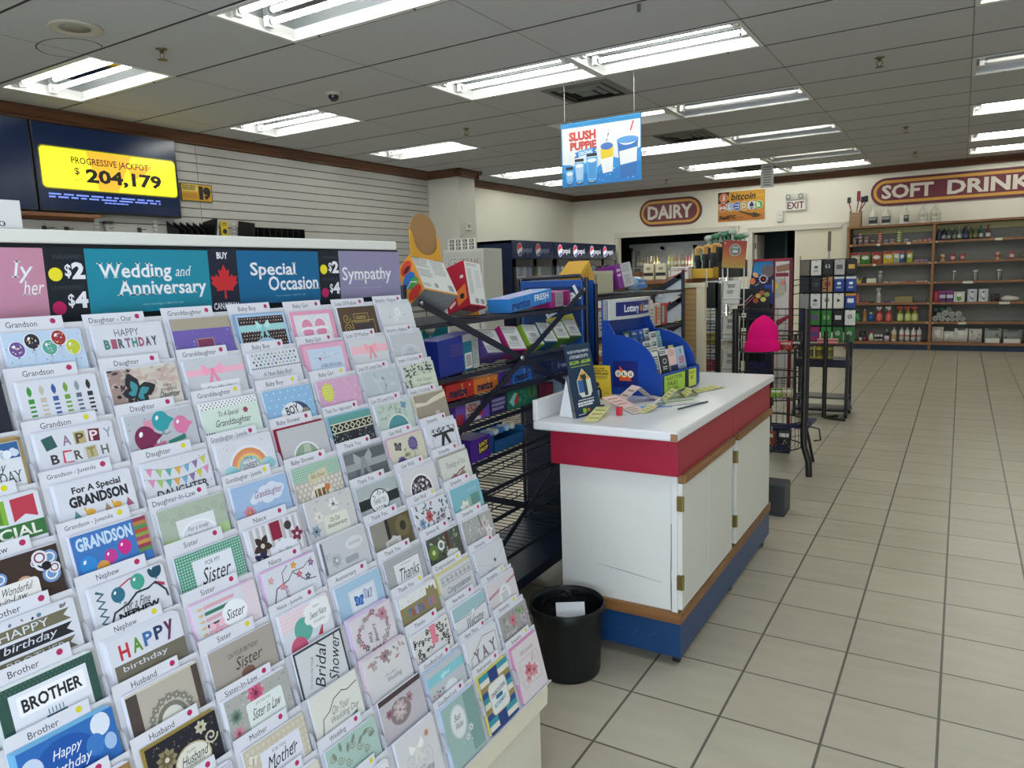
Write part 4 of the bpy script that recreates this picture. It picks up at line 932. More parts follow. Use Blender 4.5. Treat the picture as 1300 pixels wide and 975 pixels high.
def f(a): a.r(0, 0, 14, 15, '#9cb8b4'); a.r(9, 0, 14, 15, '#7da09c'); a.specks(1, 1, 13, 13, 26, 0.1, 0.25, ['#c6d6d3', '#88a8a4'], 3); a.e(5.4, 5.4, 3.2, 4.2, '#c9d0d2'); a.e(5.4, 5.4, 2.8, 3.8, '#dde1e3'); a.script('Best', 4, 3.4, 7, 5, '#555'); a.script('Wishes', 3.6, 5.4, 7.4, 7, '#555'); a.flower(9.5, 9, 1.1, '#d5d9dc', '#777'); a.flower(7.6, 10.6, 1.0, '#d5d9dc', '#777')
card(4, 11, 'Goodbye/Luck', 'P', 'teal card with a tall white oval', '#9cb8b4', '#c3d2e6', 4, f, True)
# Father and others
def f(a): a.r(0, 0, 15, 11, '#4e3d2c'); a.box(5.6, 2.0, 11.6, 4.6, 0.12, '#c9ae6a'); a.tiny(6.4, 2.8, 10.8, 3.8, 2, '#b89f60', 4); a.r(5.4, 4.8, 14, 11, '#3a3036'); a.box(4.4, 4.0, 13.6, 11, 0.14, '#c9ae6a'); a.swirl(2.6, 3.2, 1.5, 0.15, '#c9ae6a'); a.swirl(2.4, 6.2, 1.5, 0.15, '#c9ae6a', 1.5, 0, -1)
card(5, 0, 'Loss Of Father', 'P', 'dark brown card with gold scrolls', '#4e3d2c', WH, 2, f)
def f(a): a.r(0, 0, 15, 11, '#cfd2d8'); a.r(0, 2.0, 15, 4.2, '#eeb9c6'); a.bow(8, 2.6, 2.3, '#f4a9b6', '#e493a4')
card(5, 1, 'Loss Of Mother', 'P', 'silver card with a pink ribbon bow', '#cfd2d8', WH, 1, f)
def f(a): a.r(0, 0, 15, 11, '#b9c1c8'); a.spray(5, 1.5, 14, 7, 14, ['#aeb8c2', '#c3cad1'], 4, 2.6)
card(5, 2, 'Loss Of Loved One', 'P', 'pale silver-blue card', '#b9c1c8', WH, 1, f)
def f(a): a.r(0, 0, 15, 11, '#bcc9c2'); a.spray(0.4, 0.4, 10, 4, 22, ['#a9b8ac', '#93a79c'], 2, 1.6); a.e(7.8, 8.0, 4.8, 4.6, '#d6e0da'); a.e(7.8, 8.0, 4.4, 4.2, '#4f8f96'); a.butterfly(11.6, 1.6, 1.2, '#4f86b0', '#7aa8c8', 0.3); a.l([(11.8, 2.4), (12, 5)], 0.2, '#5a90a8')
card(5, 3, 'Loss Of Loved One', 'P', 'pale green card with a teal circle', '#bcc9c2', WH, 2, f)
def f(a): a.r(0, 0, 15, 11, '#cfcbb8'); a.specks(3, 3, 13, 7, 12, 0.5, 1.2, ['#bcc6a0', '#c6c9ae'], 2); a.butterfly(3.6, 2.8, 1.6, '#3a3a44', '#76767c', 0.2); a.flower(10, 2.8, 2.2, '#6f5f9a', '#5a4a80', 12); a.flower(10, 2.8, 1.4, '#8b7ab4', '#6a5a90', 9); a.flower(4, 7.4, 2.2, '#6f5f9a', '#5a4a80', 12); a.l([(10, 4.6), (9.6, 8)], 0.2, '#7a8a5a')
card(5, 4, 'Get Well', 'P', 'cream card with purple flower heads and a butterfly', '#cfcbb8', '#d9a9c8', 2, f)
def f(a): a.e(7.4, 6.4, 4.9, 4.6, '#f0f0f4'); a.e(7.4, 6.4, 4.4, 4.2, '#3a353c'); a.specks(3.6, 2.8, 11.2, 7.8, 46, 0.2, 0.55, ['#bfb9c4', '#8f8794', '#e0dce4'], 3)
card(5, 5, 'Get Well', 'P', 'white card with a round black and white flower window', '#d3d2d6', WH, 2, f)
def f(a): a.spray(0.3, 0.4, 14.6, 7.4, 56, ['#57728f', '#8f5f6c', '#3c4a42', '#8a9a8c', '#a9b4c0'], 4, 1.5); a.flower(6, 4.2, 1.8, '#b85c62', '#6a3038', 6); a.flower(2.6, 5.2, 1.5, '#7f9ac0', '#445', 6); a.script('Get well', 8.4, 4.6, 13, 6.4, K_)
card(5, 6, 'Get Well', 'Y', 'white card scattered with red and blue flowers', WH, WH, 1, f)
def f(a):
    a.r(0, 0, 15, 11, '#4d5348'); a.spray(0.4, 0.3, 14.5, 7, 30, ['#2f3330', '#7a8078', '#a9aca4'], 9, 1.5); a.r(8.4, 0, 9.4, 5, '#5a2f2c')
    for x, y, q_, c_ in ((2.2, 4.0, 2.0, '#5f7c3c'), (2.2, 4.0, 0.7, '#c9d08f'), (5.8, 3.0, 1.4, '#dfe0da'), (5.8, 3.0, 0.8, '#5a7a7a')): a.e(x, y, q_, q_, c_)
    a.p([(7, 8), (7.4, 5.8), (9, 5.2), (11, 5.6), (12.4, 6), (12.6, 8)], '#d6d7d6')
card(5, 7, 'Serious Ill.', 'P', 'dark green photograph card with a circle pattern', '#4d5348', WH, 2, f)
def f(a):
    a.r(0, 0, 15, 11, '#c9ccd0'); a.l([(0.4, 1.2), (15, 1.2)], 0.1, '#444'); a.l([(0.4, 3.2), (15, 3.2)], 0.1, '#444')
    for k in range(7): a.swirl(1.4+k*2, 2.1, 0.7, 0.14, '#3a3a40')
    a.script('Congratulations', 2, 4.2, 13.6, 6.4, '#6b6e74')
card(5, 8, 'Congratulations', 'Y', 'silver card with a music-like scroll reading Congratulations', '#c9ccd0', '#d6cf9c', 4, f)
def f(a): a.r(0, 0, 15, 11, '#d6d9de'); a.r(0, 0, 15, 3.4, '#9dbcc4'); a.l([(0, 3.4), (8, 3.9), (15, 3.0)], 0.14, '#555'); a.r(8, 3, 9.2, 4, '#dfe6e8'); a.script('Welcome', 4.2, 4.4, 13.2, 7.4, '#4a4c52')
card(5, 9, 'New Home', 'P', 'card with a pale teal top reading Welcome', '#d6d9de', WH, 2, f)
def f(a):
    a.l([(1, 8), (1.2, 5.2), (8, 1.2), (14, 2.0), (14, 8)], 0.22, '#77757c')
    for ch, x in (('Y', 2.6), ('A', 6.2), ('Y', 10.2)): a.t(ch, x, 3.6, x+3, 6.8, '#7b7176', serif=True, bold=0.03, rot=-0.05)
card(5, 10, 'New Place', 'P', 'white house-shaped card reading YAY', '#d8dadf', WH, 3, f)
def f(a):
    a.stripes(0, 0, 14, 15, ['#3a93a4', '#dcdad0', '#9a8458', '#24508a', '#3a93a4', '#dcdad0', '#9a8458', '#24508a', '#3a93a4', '#dcdad0'], vert=False); a.r(4.4, 0, 8.6, 15, '#27407e'); a.rr(2.6, 3.4, 11.4, 12, 1.6, '#c9bb8a'); a.rr(2.9, 3.7, 11.1, 11.7, 1.4, '#dfe1e0'); a.t('CONGRATULATIONS', 3.4, 5.8, 10.6, 7.0, '#2f3f5a', bold=0.02, rot=-0.1); a.r(5.4, 7.3, 8.6, 8.4, '#2c6a94'); a.t('RETIREMENT', 4, 8.9, 10, 10, '#3a93a4', bold=0.02, rot=-0.1)
card(5, 11, 'Retirement', 'P', 'striped navy and teal Congratulations Retirement card', '#27407e', '#d8cf72', 3, f, True)
# Sympathy
def f(a): a.r(0, 0, 15, 11, '#d3d7db'); a.flower(8, 2.6, 1.8, '#e9ecef', '#d4d7da', 6); a.flower(6.6, 4.4, 1.3, '#e4e7ea', '#d4d7da', 6); a.e(4, 4, 0.25, 0.25, '#889'); a.e(11, 3.6, 0.25, 0.25, '#889')
card(6, 0, 'Sympathy - Religious', 'P', 'white embossed card with a raised flower', '#d3d7db', WH, 1, f)
def f(a): a.r(0, 0, 15, 11, '#bfc3ca'); a.ring(7.8, 7.6, 4.6, 4.2, 0.25, '#d9dce2', 180, 360); a.script('With', 6.4, 4.6, 9.4, 5.8, '#8f94a0'); a.script('Sympathy', 5.4, 6.0, 10.6, 7.2, '#8f94a0')
card(6, 1, 'Sympathy - Religious', 'P', 'silver-grey card with an arch', '#bfc3ca', WH, 1, f)
def f(a): a.r(0, 0, 15, 11, '#c3ccbd'); a.spray(0.3, 0.3, 14.6, 3.4, 34, ['#33373a', '#5a6460'], 5, 1.5); a.spray(0.3, 3.4, 3, 8, 16, ['#33373a', '#5a6460'], 6, 1.4); a.r(3.6, 3.6, 15, 8, '#cbd3c0'); a.script('With Deepest', 5, 4.6, 13, 6, '#7a8474'); a.script('Sympathy', 6, 6.1, 12, 7.4, '#7a8474')
card(6, 2, 'Sympathy - To You & Family', 'P', 'mint card with black leaves', '#c3ccbd', WH, 1, f)
def f(a): a.r(0, 0, 15, 11, '#9a9082'); a.p([(0, 2.0), (5, 2.6), (8, 1.6), (15, 0.4), (15, 2), (8, 3), (5, 3.4), (0, 3.4)], '#d3cdb8'); a.flower(9.4, 7.0, 1.6, '#c9c4ba', '#ddd', 6)
card(6, 3, 'Sympathy - To You & Family', 'P', 'tan card with a cream torn ribbon', '#9a9082', '#d8cfb2', 2, f)
def f(a): a.box(2, 1.2, 13.6, 9, 0.2, '#9a9ca0'); a.spray(2.4, 1.4, 13, 3.4, 40, ['#2a2c30', '#3c3e44'], 4, 1.0); a.r(2.6, 2.6, 13, 3.3, '#2a2c30'); a.p([(7, 2.6), (8.8, 2.6), (10.4, 6.4), (9.2, 6.6), (7.9, 4), (6.6, 6.8), (5.4, 6.4)], '#2a2c30')
card(6, 4, 'Sympathy', 'P', 'white card with a black lace bow', WH, WH, 3, f)
def f(a): a.r(0, 0, 15, 11, '#cfd1cb'); a.script('Thinking of You', 2.6, 2.2, 13, 4.4, '#7a807c'); a.p([(3, 7.4), (6, 5.8), (8, 6.8), (11, 5.4), (12, 7.4)], '#9a7f78'); a.l([(6, 6.8), (9, 5.6), (12, 5.0)], 0.4, '#7a3a34'); a.box(0, 0, 15, 11, 0.25, '#8f8d86')
card(6, 5, 'Sympathy', 'P', 'pale card reading Thinking of You with a brown flower', '#cfd1cb', '#b3aea4', 2, f)
def f(a): a.r(0, 0, 15, 11, '#7db4c4'); a.r(3.6, 4.4, 13.6, 8.4, '#9ab8ac'); a.r(9, 3.6, 13.6, 6.6, '#5f8f8a'); a.flower(5.6, 7.0, 2.8, '#dfe6dd', '#c9cf9a', 7); a.script('Sympathy', 8, 1.4, 13, 2.8, '#a3ccd6')
card(6, 6, 'Sympathy', 'P', 'teal blue card with a white lily', '#7db4c4', WH, 2, f)
def f(a): a.r(0, 0, 15, 11, '#a9a9a8'); a.specks(0.3, 0.3, 8, 7.8, 60, 0.15, 0.4, ['#8b8d8c', '#c9cacb', '#9da09f'], 5); a.flower(10.6, 3.2, 2.6, '#c9bfbf', '#a09090', 5); a.flower(12, 5.8, 2.0, '#e3dedd', '#b9a9a8', 5); a.l([(8.4, 0), (9, 4)], 0.6, '#6b6e6c')
card(6, 7, 'Sympathy', 'P', 'grey stone-textured card with a pale flower', '#a9a9a8', WH, 2, f)
def f(a): a.r(0, 0, 15, 11, '#cdd0d6'); a.l([(0, 3.2), (7.5, 5.8), (15, 2.2)], 0.12, '#a9adb6'); a.flower(9.2, 4.6, 0.7, '#54598f', '#333', 6); a.script('Thinking', 4, 6.2, 9, 7.4, '#9095a0')
card(6, 8, 'Sympathy', 'P', 'white envelope-fold card with a tiny blue flower', '#cdd0d6', WH, 2, f)
def f(a): a.r(0, 0, 15, 11, '#d2cdd1'); a.l([(0, 4.2), (15, 2.0)], 0.8, '#b98c96'); a.e(8.4, 5.4, 3.4, 3.2, '#e3e4e8'); a.ring(8.4, 5.4, 3.2, 3.0, 0.15, '#b0b0b8'); a.script('With', 7.2, 3.4, 9.6, 4.4, '#888'); a.tiny(6.4, 4.8, 10.6, 7, 4, '#999', 6); a.l([(6, 8), (5.4, 6)], 0.5, '#e8e8ec')
card(6, 9, 'Sympathy', 'Y', 'mauve card with a dusky ribbon and an oval', '#d2cdd1', WH, 2, f)
def f(a): a.r(0, 0, 15, 11, '#a39f9f'); a.specks(0.4, 0.4, 14.6, 7.8, 60, 0.2, 0.8, ['#8f8b8d', '#b9b5b4', '#7f8a7a'], 4); a.flower(6.6, 3.2, 1.9, '#c97f88', '#8a4a54', 6); a.flower(10.8, 2.0, 1.6, '#8faa78', '#667a50', 6); a.flower(12.2, 4.8, 1.8, '#b8aabb', '#776a80', 6); a.script('With Sympathy', 1.4, 5.4, 8, 7.2, '#e4e2e2')
card(6, 10, 'Sympathy', 'Y', 'photograph card of soft pink and green blooms', '#a39f9f', WH, 3, f)
def f(a): a.r(0, 0, 14, 15, '#d8d0d4'); a.script('With Sympathy', 3, 2.0, 11, 3.6, '#8f8a90'); a.box(2, 4.4, 12, 12.4, 0.12, '#a09aa0'); a.flower(6, 8.4, 2.4, '#c9707f', '#8a3a4a', 6); a.flower(8.6, 9.4, 2.2, '#d8909c', '#9a4a58', 6); a.flower(5, 10.4, 1.8, '#d9a9b0', '#a05a68', 6); a.leaf(8, 7, 3.4, 1.0, -0.9, '#c2b9a4'); a.leaf(9, 7.4, 3.2, 0.8, -0.6, '#d3cbb6')
card(6, 11, 'Sympathy', 'Y', 'pale pink With Sympathy card with a rose cluster', '#d8d0d4', '#d79ac0', 4, f, True)

ordinal = ['top', 'second', 'third', 'fourth', 'fifth', 'sixth', 'seventh', 'eighth', 'ninth', 'tenth', 'eleventh', 'lowest']
tabseen = {}
for c, t, tab, dot, desc, base, env, nb, fn, tall in CARDS:
    key = tab; tabseen.setdefault(key, []).append((c, t))
rc = random.Random(77)
glossy = dict(rough=0.3)
for c, t, tab, dot, desc, base, env, nb, fn, tall in CARDS:
    w = 0.14 if tall or c == 0 else 0.15
    drop = 0.0265 if tab else 0.012
    h = 0.158 if t == 11 else (0.1345-drop if tall else 0.1085)
    ox = 0.0085+rc.uniform(-0.0015, 0.0015)+(0.004 if tall else 0)+(0.006 if c == 0 else 0); dj = rc.uniform(-0.0025, 0.0015)
    front = 0.0074
    # front card: the printed face
    o0 = pocket(t, c, ox+w/2, drop+dj+h/2, front); L0 = T(*(-o0))
    Mf = frame(pocket(t, c, ox, drop+dj, front)-o0, RY, -RU, RN)
    mb = MB(); cardm = C(base, rough=0.38, var=0.03, scale=30)
    mb.add([(x*100, y*100, z) for z in (-0.0010, 0) for y in (0, h) for x in (0, w)], [(0, 2, 3, 1), (4, 5, 7, 6), (0, 1, 5, 4), (2, 6, 7, 3), (0, 4, 6, 2), (1, 3, 7, 5)], cardm, Mf)
    a = Art(mb, Mf, unit=w*100/(14 if tall else 15)); a.clip = (w*100/a.k, h*100/a.k); fn(a)
    o = mb.build('greeting_card', None, o0); tag(o, desc, 'greeting card', 'greeting cards in the rack')
    if len(desc.split()) < 4: o['label'] = desc+' in the rack'
    # further cards in their envelopes behind it
    prev = None
    for k in range(nb):
        out = front-0.0013*(k+1); rx = ox-0.0020*(k+1)+rc.uniform(-0.0008, 0.0008)
        mb = MB(); o1 = pocket(t, c, rx+w/2, drop+dj-0.0016*(k+1)+h/2, out)
        Mb = frame(pocket(t, c, rx, drop+dj-0.0016*(k+1), out)-o1, RY, -RU, RN)
        if prev is None:
            mb.add([(x*100, y*100, z) for z in (-0.0009, 0) for y in (0, h) for x in (0, w)], [(0, 2, 3, 1), (4, 5, 7, 6), (0, 1, 5, 4), (2, 6, 7, 3), (0, 4, 6, 2), (1, 3, 7, 5)], C(env if k or env != WH else '#dde0ea', rough=0.5), Mb)
            b = mb.build('greeting_card', None, o1); prev = b
        else:
            b = prev.copy(); COL.objects.link(b); b.location = o1
        tag(b, 'card in its envelope behind the '+desc, 'greeting card', 'cards behind the '+desc)
        if len(b['label'].split()) > 16: b['label'] = 'envelope behind the '+desc
    if not tab: continue
    # divider tab
    tw, th = 0.128+rc.uniform(-0.004, 0.004), 0.11
    tj = rc.uniform(0.0, 0.004)
    o2 = pocket(t, c, tw/2, -tj+th/2, 0.0005)
    Mt = frame(pocket(t, c, 0, -tj, 0.0005)-o2, RY, -RU, RN)
    mb = MB()
    mb.add([(x*100, y*100, z) for z in (-0.0008, 0) for y in (0, th) for x in (0, tw)], [(0, 2, 3, 1), (4, 5, 7, 6), (0, 1, 5, 4), (2, 6, 7, 3), (0, 4, 6, 2), (1, 3, 7, 5)], C('#dadce5', rough=0.4), Mt)
    a = Art(mb, Mt); tl = min(0.62*len(tab)+0.4, 10.0)
    a.t(tab, 5.7-tl/2 if tl < 8.5 else 0.9, 0.75, (5.7+tl/2) if tl < 8.5 else 10.3, 1.85+(0.3 if set(tab) & set('pygq') else 0), '#33343c', keep='c')
    if dot: a.e(11.3, 1.0, 0.52, 0.52, '#b3275f' if dot == 'P' else '#d8cf28')
    o = mb.build('divider_tab', None, o2)
    tag(o, 'white divider tab reading %s, behind the %s' % (tab, desc) if len(('white divider tab reading %s, behind the %s' % (tab, desc)).split()) <= 16 else '%s tab behind the %s' % (tab, ' '.join(desc.split()[:9])), 'divider tab', 'divider tabs in the card rack')

# ================================================================ counter with its things
CT0 = Vector((-1.15, 3.35, 0))
counter = root('counter', CT0, 'white lottery counter on casters with red band and navy plinth', 'counter')
CTM = T(*(-CT0))
lam = C('#dfe0e2', rough=0.28, var=0.03, scale=5)
oak = wood('#94683c', '#6c4727', 'Y', 0.5, 5); oakx = wood('#94683c', '#6c4727', 'X', 0.5, 5)
whitelam = C('#dadbd6', rough=0.45, var=0.05, scale=3); red = C('#9c1434', rough=0.4, var=0.05, scale=6); navy = C('#17406e', rough=0.38, var=0.18, scale=9)
MB(CTM).cbox(-1.468, -0.858, 2.535, 4.165, 0.930, 0.967, lam, 0.008).build('worktop', counter)
mb = MB(CTM); mb.cbox(-1.468, -1.446, 2.537, 3.05, 0.966, 1.052, lam, 0.004); mb.build('upstand', counter)
MB(CTM).cbox(-0.885, -0.8585, 2.532, 2.536, 0.934, 0.960, wood('#9b7650', '#7a5a38', 'X'), 0.001).build('edge_chip', counter)['label'] = 'bare wood where the worktop corner is chipped'
mb = MB(CTM)
mb.box(-1.408, -0.872, 2.575, 2.595, 0.788, 0.930, red); mb.box(-0.892, -0.872, 2.595, 3.352, 0.788, 0.930, red); mb.box(-0.892, -0.872, 3.354, 4.14, 0.788, 0.930, red); mb.box(-1.408, -1.39, 2.595, 4.14, 0.788, 0.930, red); mb.box(-1.408, -0.872, 4.12, 4.14, 0.788, 0.93, red)
mb.build('red_band', counter)
mb = MB(CTM); mb.box(-1.388, -0.905, 2.612, 4.12, 0.235, 0.79, whitelam)
Art(mb, frame((-1.388, 2.612, 0.79), (1, 0, 0), (0, 0, -1), (0, -1, 0))).l([(16, 41.6), (30, 43), (44, 44.6)], [0.15, 0.5, 0.2], '#a9a8a2').specks(1, 30, 46, 54, 20, 0.08, 0.22, ['#a3a39c', '#8f8f88'], 3)
a = Art(mb, frame((-1.388, 2.612, 0.79), (1, 0, 0), (0, 0, -1), (0, -1, 0)))
a.l([(47.7, 20), (47.9, 30), (47.5, 41), (47.9, 55)], [0.3, 0.7, 0.35, 0.9], '#7d7a70')
mb.build('cabinet_body', counter)
mb = MB(CTM)
for y in (2.603, 3.36, 4.09): mb.box(-0.906, -0.884, y, y+0.024, 0.235, 0.79, whitelam)
mb.build('face_frame', counter)
doors = [(2.612, 2.957, 2.612), (2.960, 3.335, None), (3.405, 3.835, 3.405), (3.838, 4.11, None)]
for y0, y1, hg in doors:
    d = MB(CTM).cbox(-0.886, -0.867, y0, y1, 0.245, 0.752, C('#d6d7cf', rough=0.4, var=0.03, scale=4), 0.002).build('door', counter)
    mb = MB(CTM); mb.cbox(-0.884, -0.853, y0+0.002, y1-0.002, 0.754, 0.787, oak, 0.004); mb.build('door_pull', d)
    if hg:
        for z in (0.36, 0.675):
            mb = MB(CTM); mb.box(-0.884, -0.863, hg-0.014, hg+0.006, z-0.028, z+0.028, C('#8d7d4e', metal=1, rough=0.4)); mb.tube([(-0.864, hg-0.004, z-0.028), (-0.864, hg-0.004, z+0.028)], 0.006, C('#9a8a58', metal=1, rough=0.4)); mb.build('hinge', d)
mb = MB(CTM); mb.cbox(-1.40, -0.868, 2.596, 2.62, 0.190, 0.236, oakx, 0.003); mb.build('oak_rail', counter)
mb = MB(CTM); mb.cbox(-0.895, -0.867, 2.618, 4.165, 0.190, 0.236, oak, 0.003); mb.build('oak_rail', counter)
mb = MB(CTM); mb.box(-1.385, -0.874, 2.606, 4.16, 0.048, 0.191, navy)
a = Art(mb, frame((-1.385, 2.606, 0.19), (1, 0, 0), (0, 0, -1), (0, -1, 0)))
for k in range(5): a.l([(10+7*k, 8+(k % 2)*2), (13+7*k, 5+(k % 3))], 0.18, '#3a5f86')
mb.build('plinth', counter)
for x, y in ((-0.905, 2.66), (-1.35, 2.68), (-0.905, 3.42), (-0.9, 4.08), (-1.35, 4.08)):
    mb = MB(CTM); mb.tube([(x-0.012, y, 0.023), (x+0.012, y, 0.023)], 0.0225, C('#1b1b1d', rough=0.5), 14); mb.box(x-0.018, x+0.018, y-0.012, y+0.014, 0.03, 0.05, C('#555', metal=1, rough=0.4)); mb.build('caster', counter)

# waste bin
B0 = (-1.268, 2.415, 0)
BS = Matrix.Diagonal((0.945, 0.945, 0.955, 1))
bin_ = MB(BS).lathe([(0.0, 0.004), (0.128, 0.004), (0.130, 0.0), (0.134, 0.012), (0.148, 0.272), (0.153, 0.276), (0.157, 0.290), (0.155, 0.296), (0.150, 0.292), (0.145, 0.27), (0.130, 0.014), (0.0, 0.012)], C('#14181b', rough=0.42, spec=0.35), 48, cap=False).build('waste_bin', None, B0)
tag(bin_, 'round black plastic waste bin at the end of the counter', 'waste bin')
bag = MB(BS)
prof = [(0.153, 0.299), (0.1585, 0.286), (0.1565, 0.262)]
bag.lathe(prof, C('#0e1114', rough=0.3), 48, cap=False); bag.lathe([(0.153, 0.299), (0.142, 0.262), (0.128, 0.12), (0.0, 0.05)], C('#0c0f12', rough=0.35, bump=0.6, scale=40), 48, cap=False)
bag.build('bin_liner', bin_)
mb = MB(R(0.55, 'Z') @ R(-0.5, 'X')); mb.box(-0.055, 0.055, -0.002, 0.0, -0.04, 0.05, '#cfd2d6')
tag(mb.build('paper_slip', None, (B0[0]+0.052, B0[1]-0.07, 0.262)), 'white slip of paper sticking up inside the black bin', 'paper')

# lottery slip dispenser
LY = radians(-6.5)
disp = root('lottery_display', (-1.185, 3.235, 0.9675), 'blue lottery slip dispenser on the counter with a lit-style header', 'display stand', rz=-LY*-1)
blue = C('#133f96', rough=0.35, var=0.05, scale=8)
W = 0.43
def side_poly():
    P = [(0, 0.0), (0.012, 0.015), (0.012, 0.10), (0, 0.112)]
    for k in range(9):
        t = k/8*pi/2; P.append((-0.235+0.225*cos(t)-0.0, 0.112+0.178*sin(t)))
    P += [(-0.250, 0.318), (-0.262, 0.335), (-0.268, 0.37), (-0.268, 0.452), (-0.305, 0.455), (-0.305, 0)]
    return P
for y in (0.0, W-0.008):
    mb = MB(); mb.prism(side_poly(), -y-0.008, -y, blue, R(pi/2, 'X'))
    if y == 0:
        a = Art(mb, frame((-0.245, -0.0004, 0.165), (1, 0, 0), (0, 0, -1), (0, -1, 0)))
        a.r(0, 0, 13.5, 13.0, '#10206f'); a.p([(3.6, 2.4), (10.4, 9.4), (3.9, 9.6)], '#e2582a'); a.r(3.6, 7.4, 9.6, 9.7, '#e2582a')
        for x, ch in ((2.9, 'O'), (6.2, 'L'), (9.6, 'G')): a.e(x, 6.3, 1.75, 1.75, '#f0c93c'); a.e(x, 6.3, 1.5, 1.5, '#e9e6d8'); a.t(ch, x-0.7, 5.5, x+0.7, 7.1, '#222a5a', bold=0.04)
    mb.build('side_panel', disp)
MB().box(-0.305, -0.297, 0.008, W-0.008, 0, 0.44, blue).build('back_panel', disp)
mb = MB(); mb.box(-0.002, 0.010, 0.006, W-0.006, 0.006, 0.108, blue); mb.box(-0.002, 0.013, 0.006, W-0.006, 0.1, 0.108, '#1a4fae'); mb.build('front_panel', disp)
mb = MB(); mb.box(-0.297, 0.0, 0.008, W-0.008, 0.0, 0.008, blue)
for k in range(5): mb.box(-0.297, -0.055-0.05*k, 0.008, W-0.008, 0.008+0.034*k, 0.042+0.034*k, '#102f72')
mb.build('stepped_floor', disp)
mb = MB(); n = 10   # bowed header box
P = [(-0.296, 0.0)]+[(-0.262+0.035*sin(pi*k/n), W*k/n) for k in range(n+1)]+[(-0.296, W)]
mb.prism(P, 0.358, 0.456, C('#b9bcb8', rough=0.4))
V = [];
for k in range(n+1):
    y = 0.045+(W-0.09)*k/n; x = -0.262+0.035*sin(pi*y/W)+0.0006; V += [(x, y, 0.374), (x, y, 0.442)]
mb.add(V, [(2*k, 2*k+2, 2*k+3, 2*k+1) for k in range(n)], C('#1a2470', rough=0.3))
def hdr_text(txt, y0, y1, z0, z1, col, bold):
    v, f, (xa, xb, ya, yb) = glyphs(txt, bold); P = []
    for x, y in v:
        yy = y0+(x-xa)/(xb-xa)*(y1-y0); P.append((-0.262+0.035*sin(pi*yy/W)+0.0014, yy, z0+(y-ya)/(yb-ya)*(z1-z0)))
    mb.add(P, f, col)
hdr_text('Lottery', 0.105, 0.235, 0.380, 0.428, '#e9ebf2', 0.02); hdr_text('Loterie', 0.288, 0.380, 0.388, 0.430, '#e9ebf2', 0.02)
yy = 0.262
for dz, r_ in ((0.402, 0.013), (0.415, 0.009)):
    mb.add([(-0.262+0.035*sin(pi*yy/W)+0.0016, yy+r_*cos(2*pi*k/8), dz+r_*sin(2*pi*k/8)) for k in range(8)], [tuple(range(8))], '#c58a3e')
mb.build('header_box', disp)
for y0, y1, col, lines in ((0.03, 0.255, '#a9cc4a', ('PLAY STORE', 'PAID', 'CASH')), (0.30, 0.385, '#c9d84a', ('NO', 'DEBIT'))):
    mb = MB(); mb.box(0.0125, 0.0135, y0, y1, 0.010, 0.096, col)
    a = Art(mb, frame((0.0135, y0, 0.096), (0, 1, 0), (0, 0, -1), (1, 0, 0))); w = (y1-y0)*100
    for k, l in enumerate(lines): a.t(l, w*0.12+k*0.6, 0.8+k*2.5, w*(0.85 if k == 0 else 0.6)+k*0.6, 2.6+k*2.6, '#22331e', bold=0.01)
    mb.build('note', disp)['label'] = 'green handwritten note' if y0 < 0.1 else 'small yellow-green note'
mb = MB(); mb.box(0.0135, 0.0165, 0.262, 0.288, 0.012, 0.1, '#20262c'); mb.build('clip', disp)
# slips standing in the steps
DM = disp.matrix_basis if False else (T(-1.185, 3.235, 0.9675) @ R(LY, 'Z'))
rs = random.Random(5)
slips = [('orange-topped lottery slip at the side of the dispenser, highest of three', 3, 0.03, 0.075, '#dfe0de', '#d9703a'), ('orange-topped lottery slip in the middle of three', 2, 0.045, 0.09, '#dfe0de', '#dd8a35'), ('orange-topped lottery slip lowest of three', 1, 0.055, 0.10, '#e3e0da', '#c96a4a'),
 ('green lottery brochure at the back of the dispenser', 4, 0.11, 0.17, '#2a5a3f', '#1f4a4a'), ('deep blue brochure standing at the back of the dispenser', 4, 0.185, 0.25, '#1c4f9a', '#153a78'), ('bright blue brochure beside the deep blue one', 4, 0.265, 0.315, '#2f62b4', '#1c4f9a'), ('black and white checked slip at the back row', 4, 0.325, 0.375, '#d9dbd8', '#23262a'),
 ('black and white slip in the third row', 3, 0.30, 0.36, '#d9dbd8', '#2a2d30'), ('dark green slip behind the second row', 2, 0.14, 0.20, '#dcdedb', '#274a3a'), ('dark green and white slip second along', 2, 0.215, 0.27, '#dcdedb', '#2c5240'), ('pale teal slip at the end of the second row', 3, 0.365, 0.415, '#8fc0c0', '#5f9a9c'), ('yellow-edged slip near the end of the rows', 1, 0.315, 0.36, '#dcd98f', '#c9c04a'),
 ('white and green slip pack in the front rows', 1, 0.12, 0.185, '#dfe0dd', '#2f5a45'), ('black headed slip beside the white and green pack', 1, 0.20, 0.27, '#e3e4e2', '#26282c'),
 ('grey portrait slip at the front corner of the dispenser', 0, 0.035, 0.10, '#d9dbda', '#55655c'), ('black folder with white print, front row', 0, 0.115, 0.195, '#2c3036', '#dfe0e2'), ('pink slip with a navy lower half, front row', 0, 0.205, 0.285, '#e6c9c4', '#222c5c'), ('pale blue leaflet with red print, front row end', 0, 0.30, 0.385, '#a9bcd0', '#c25a62')]
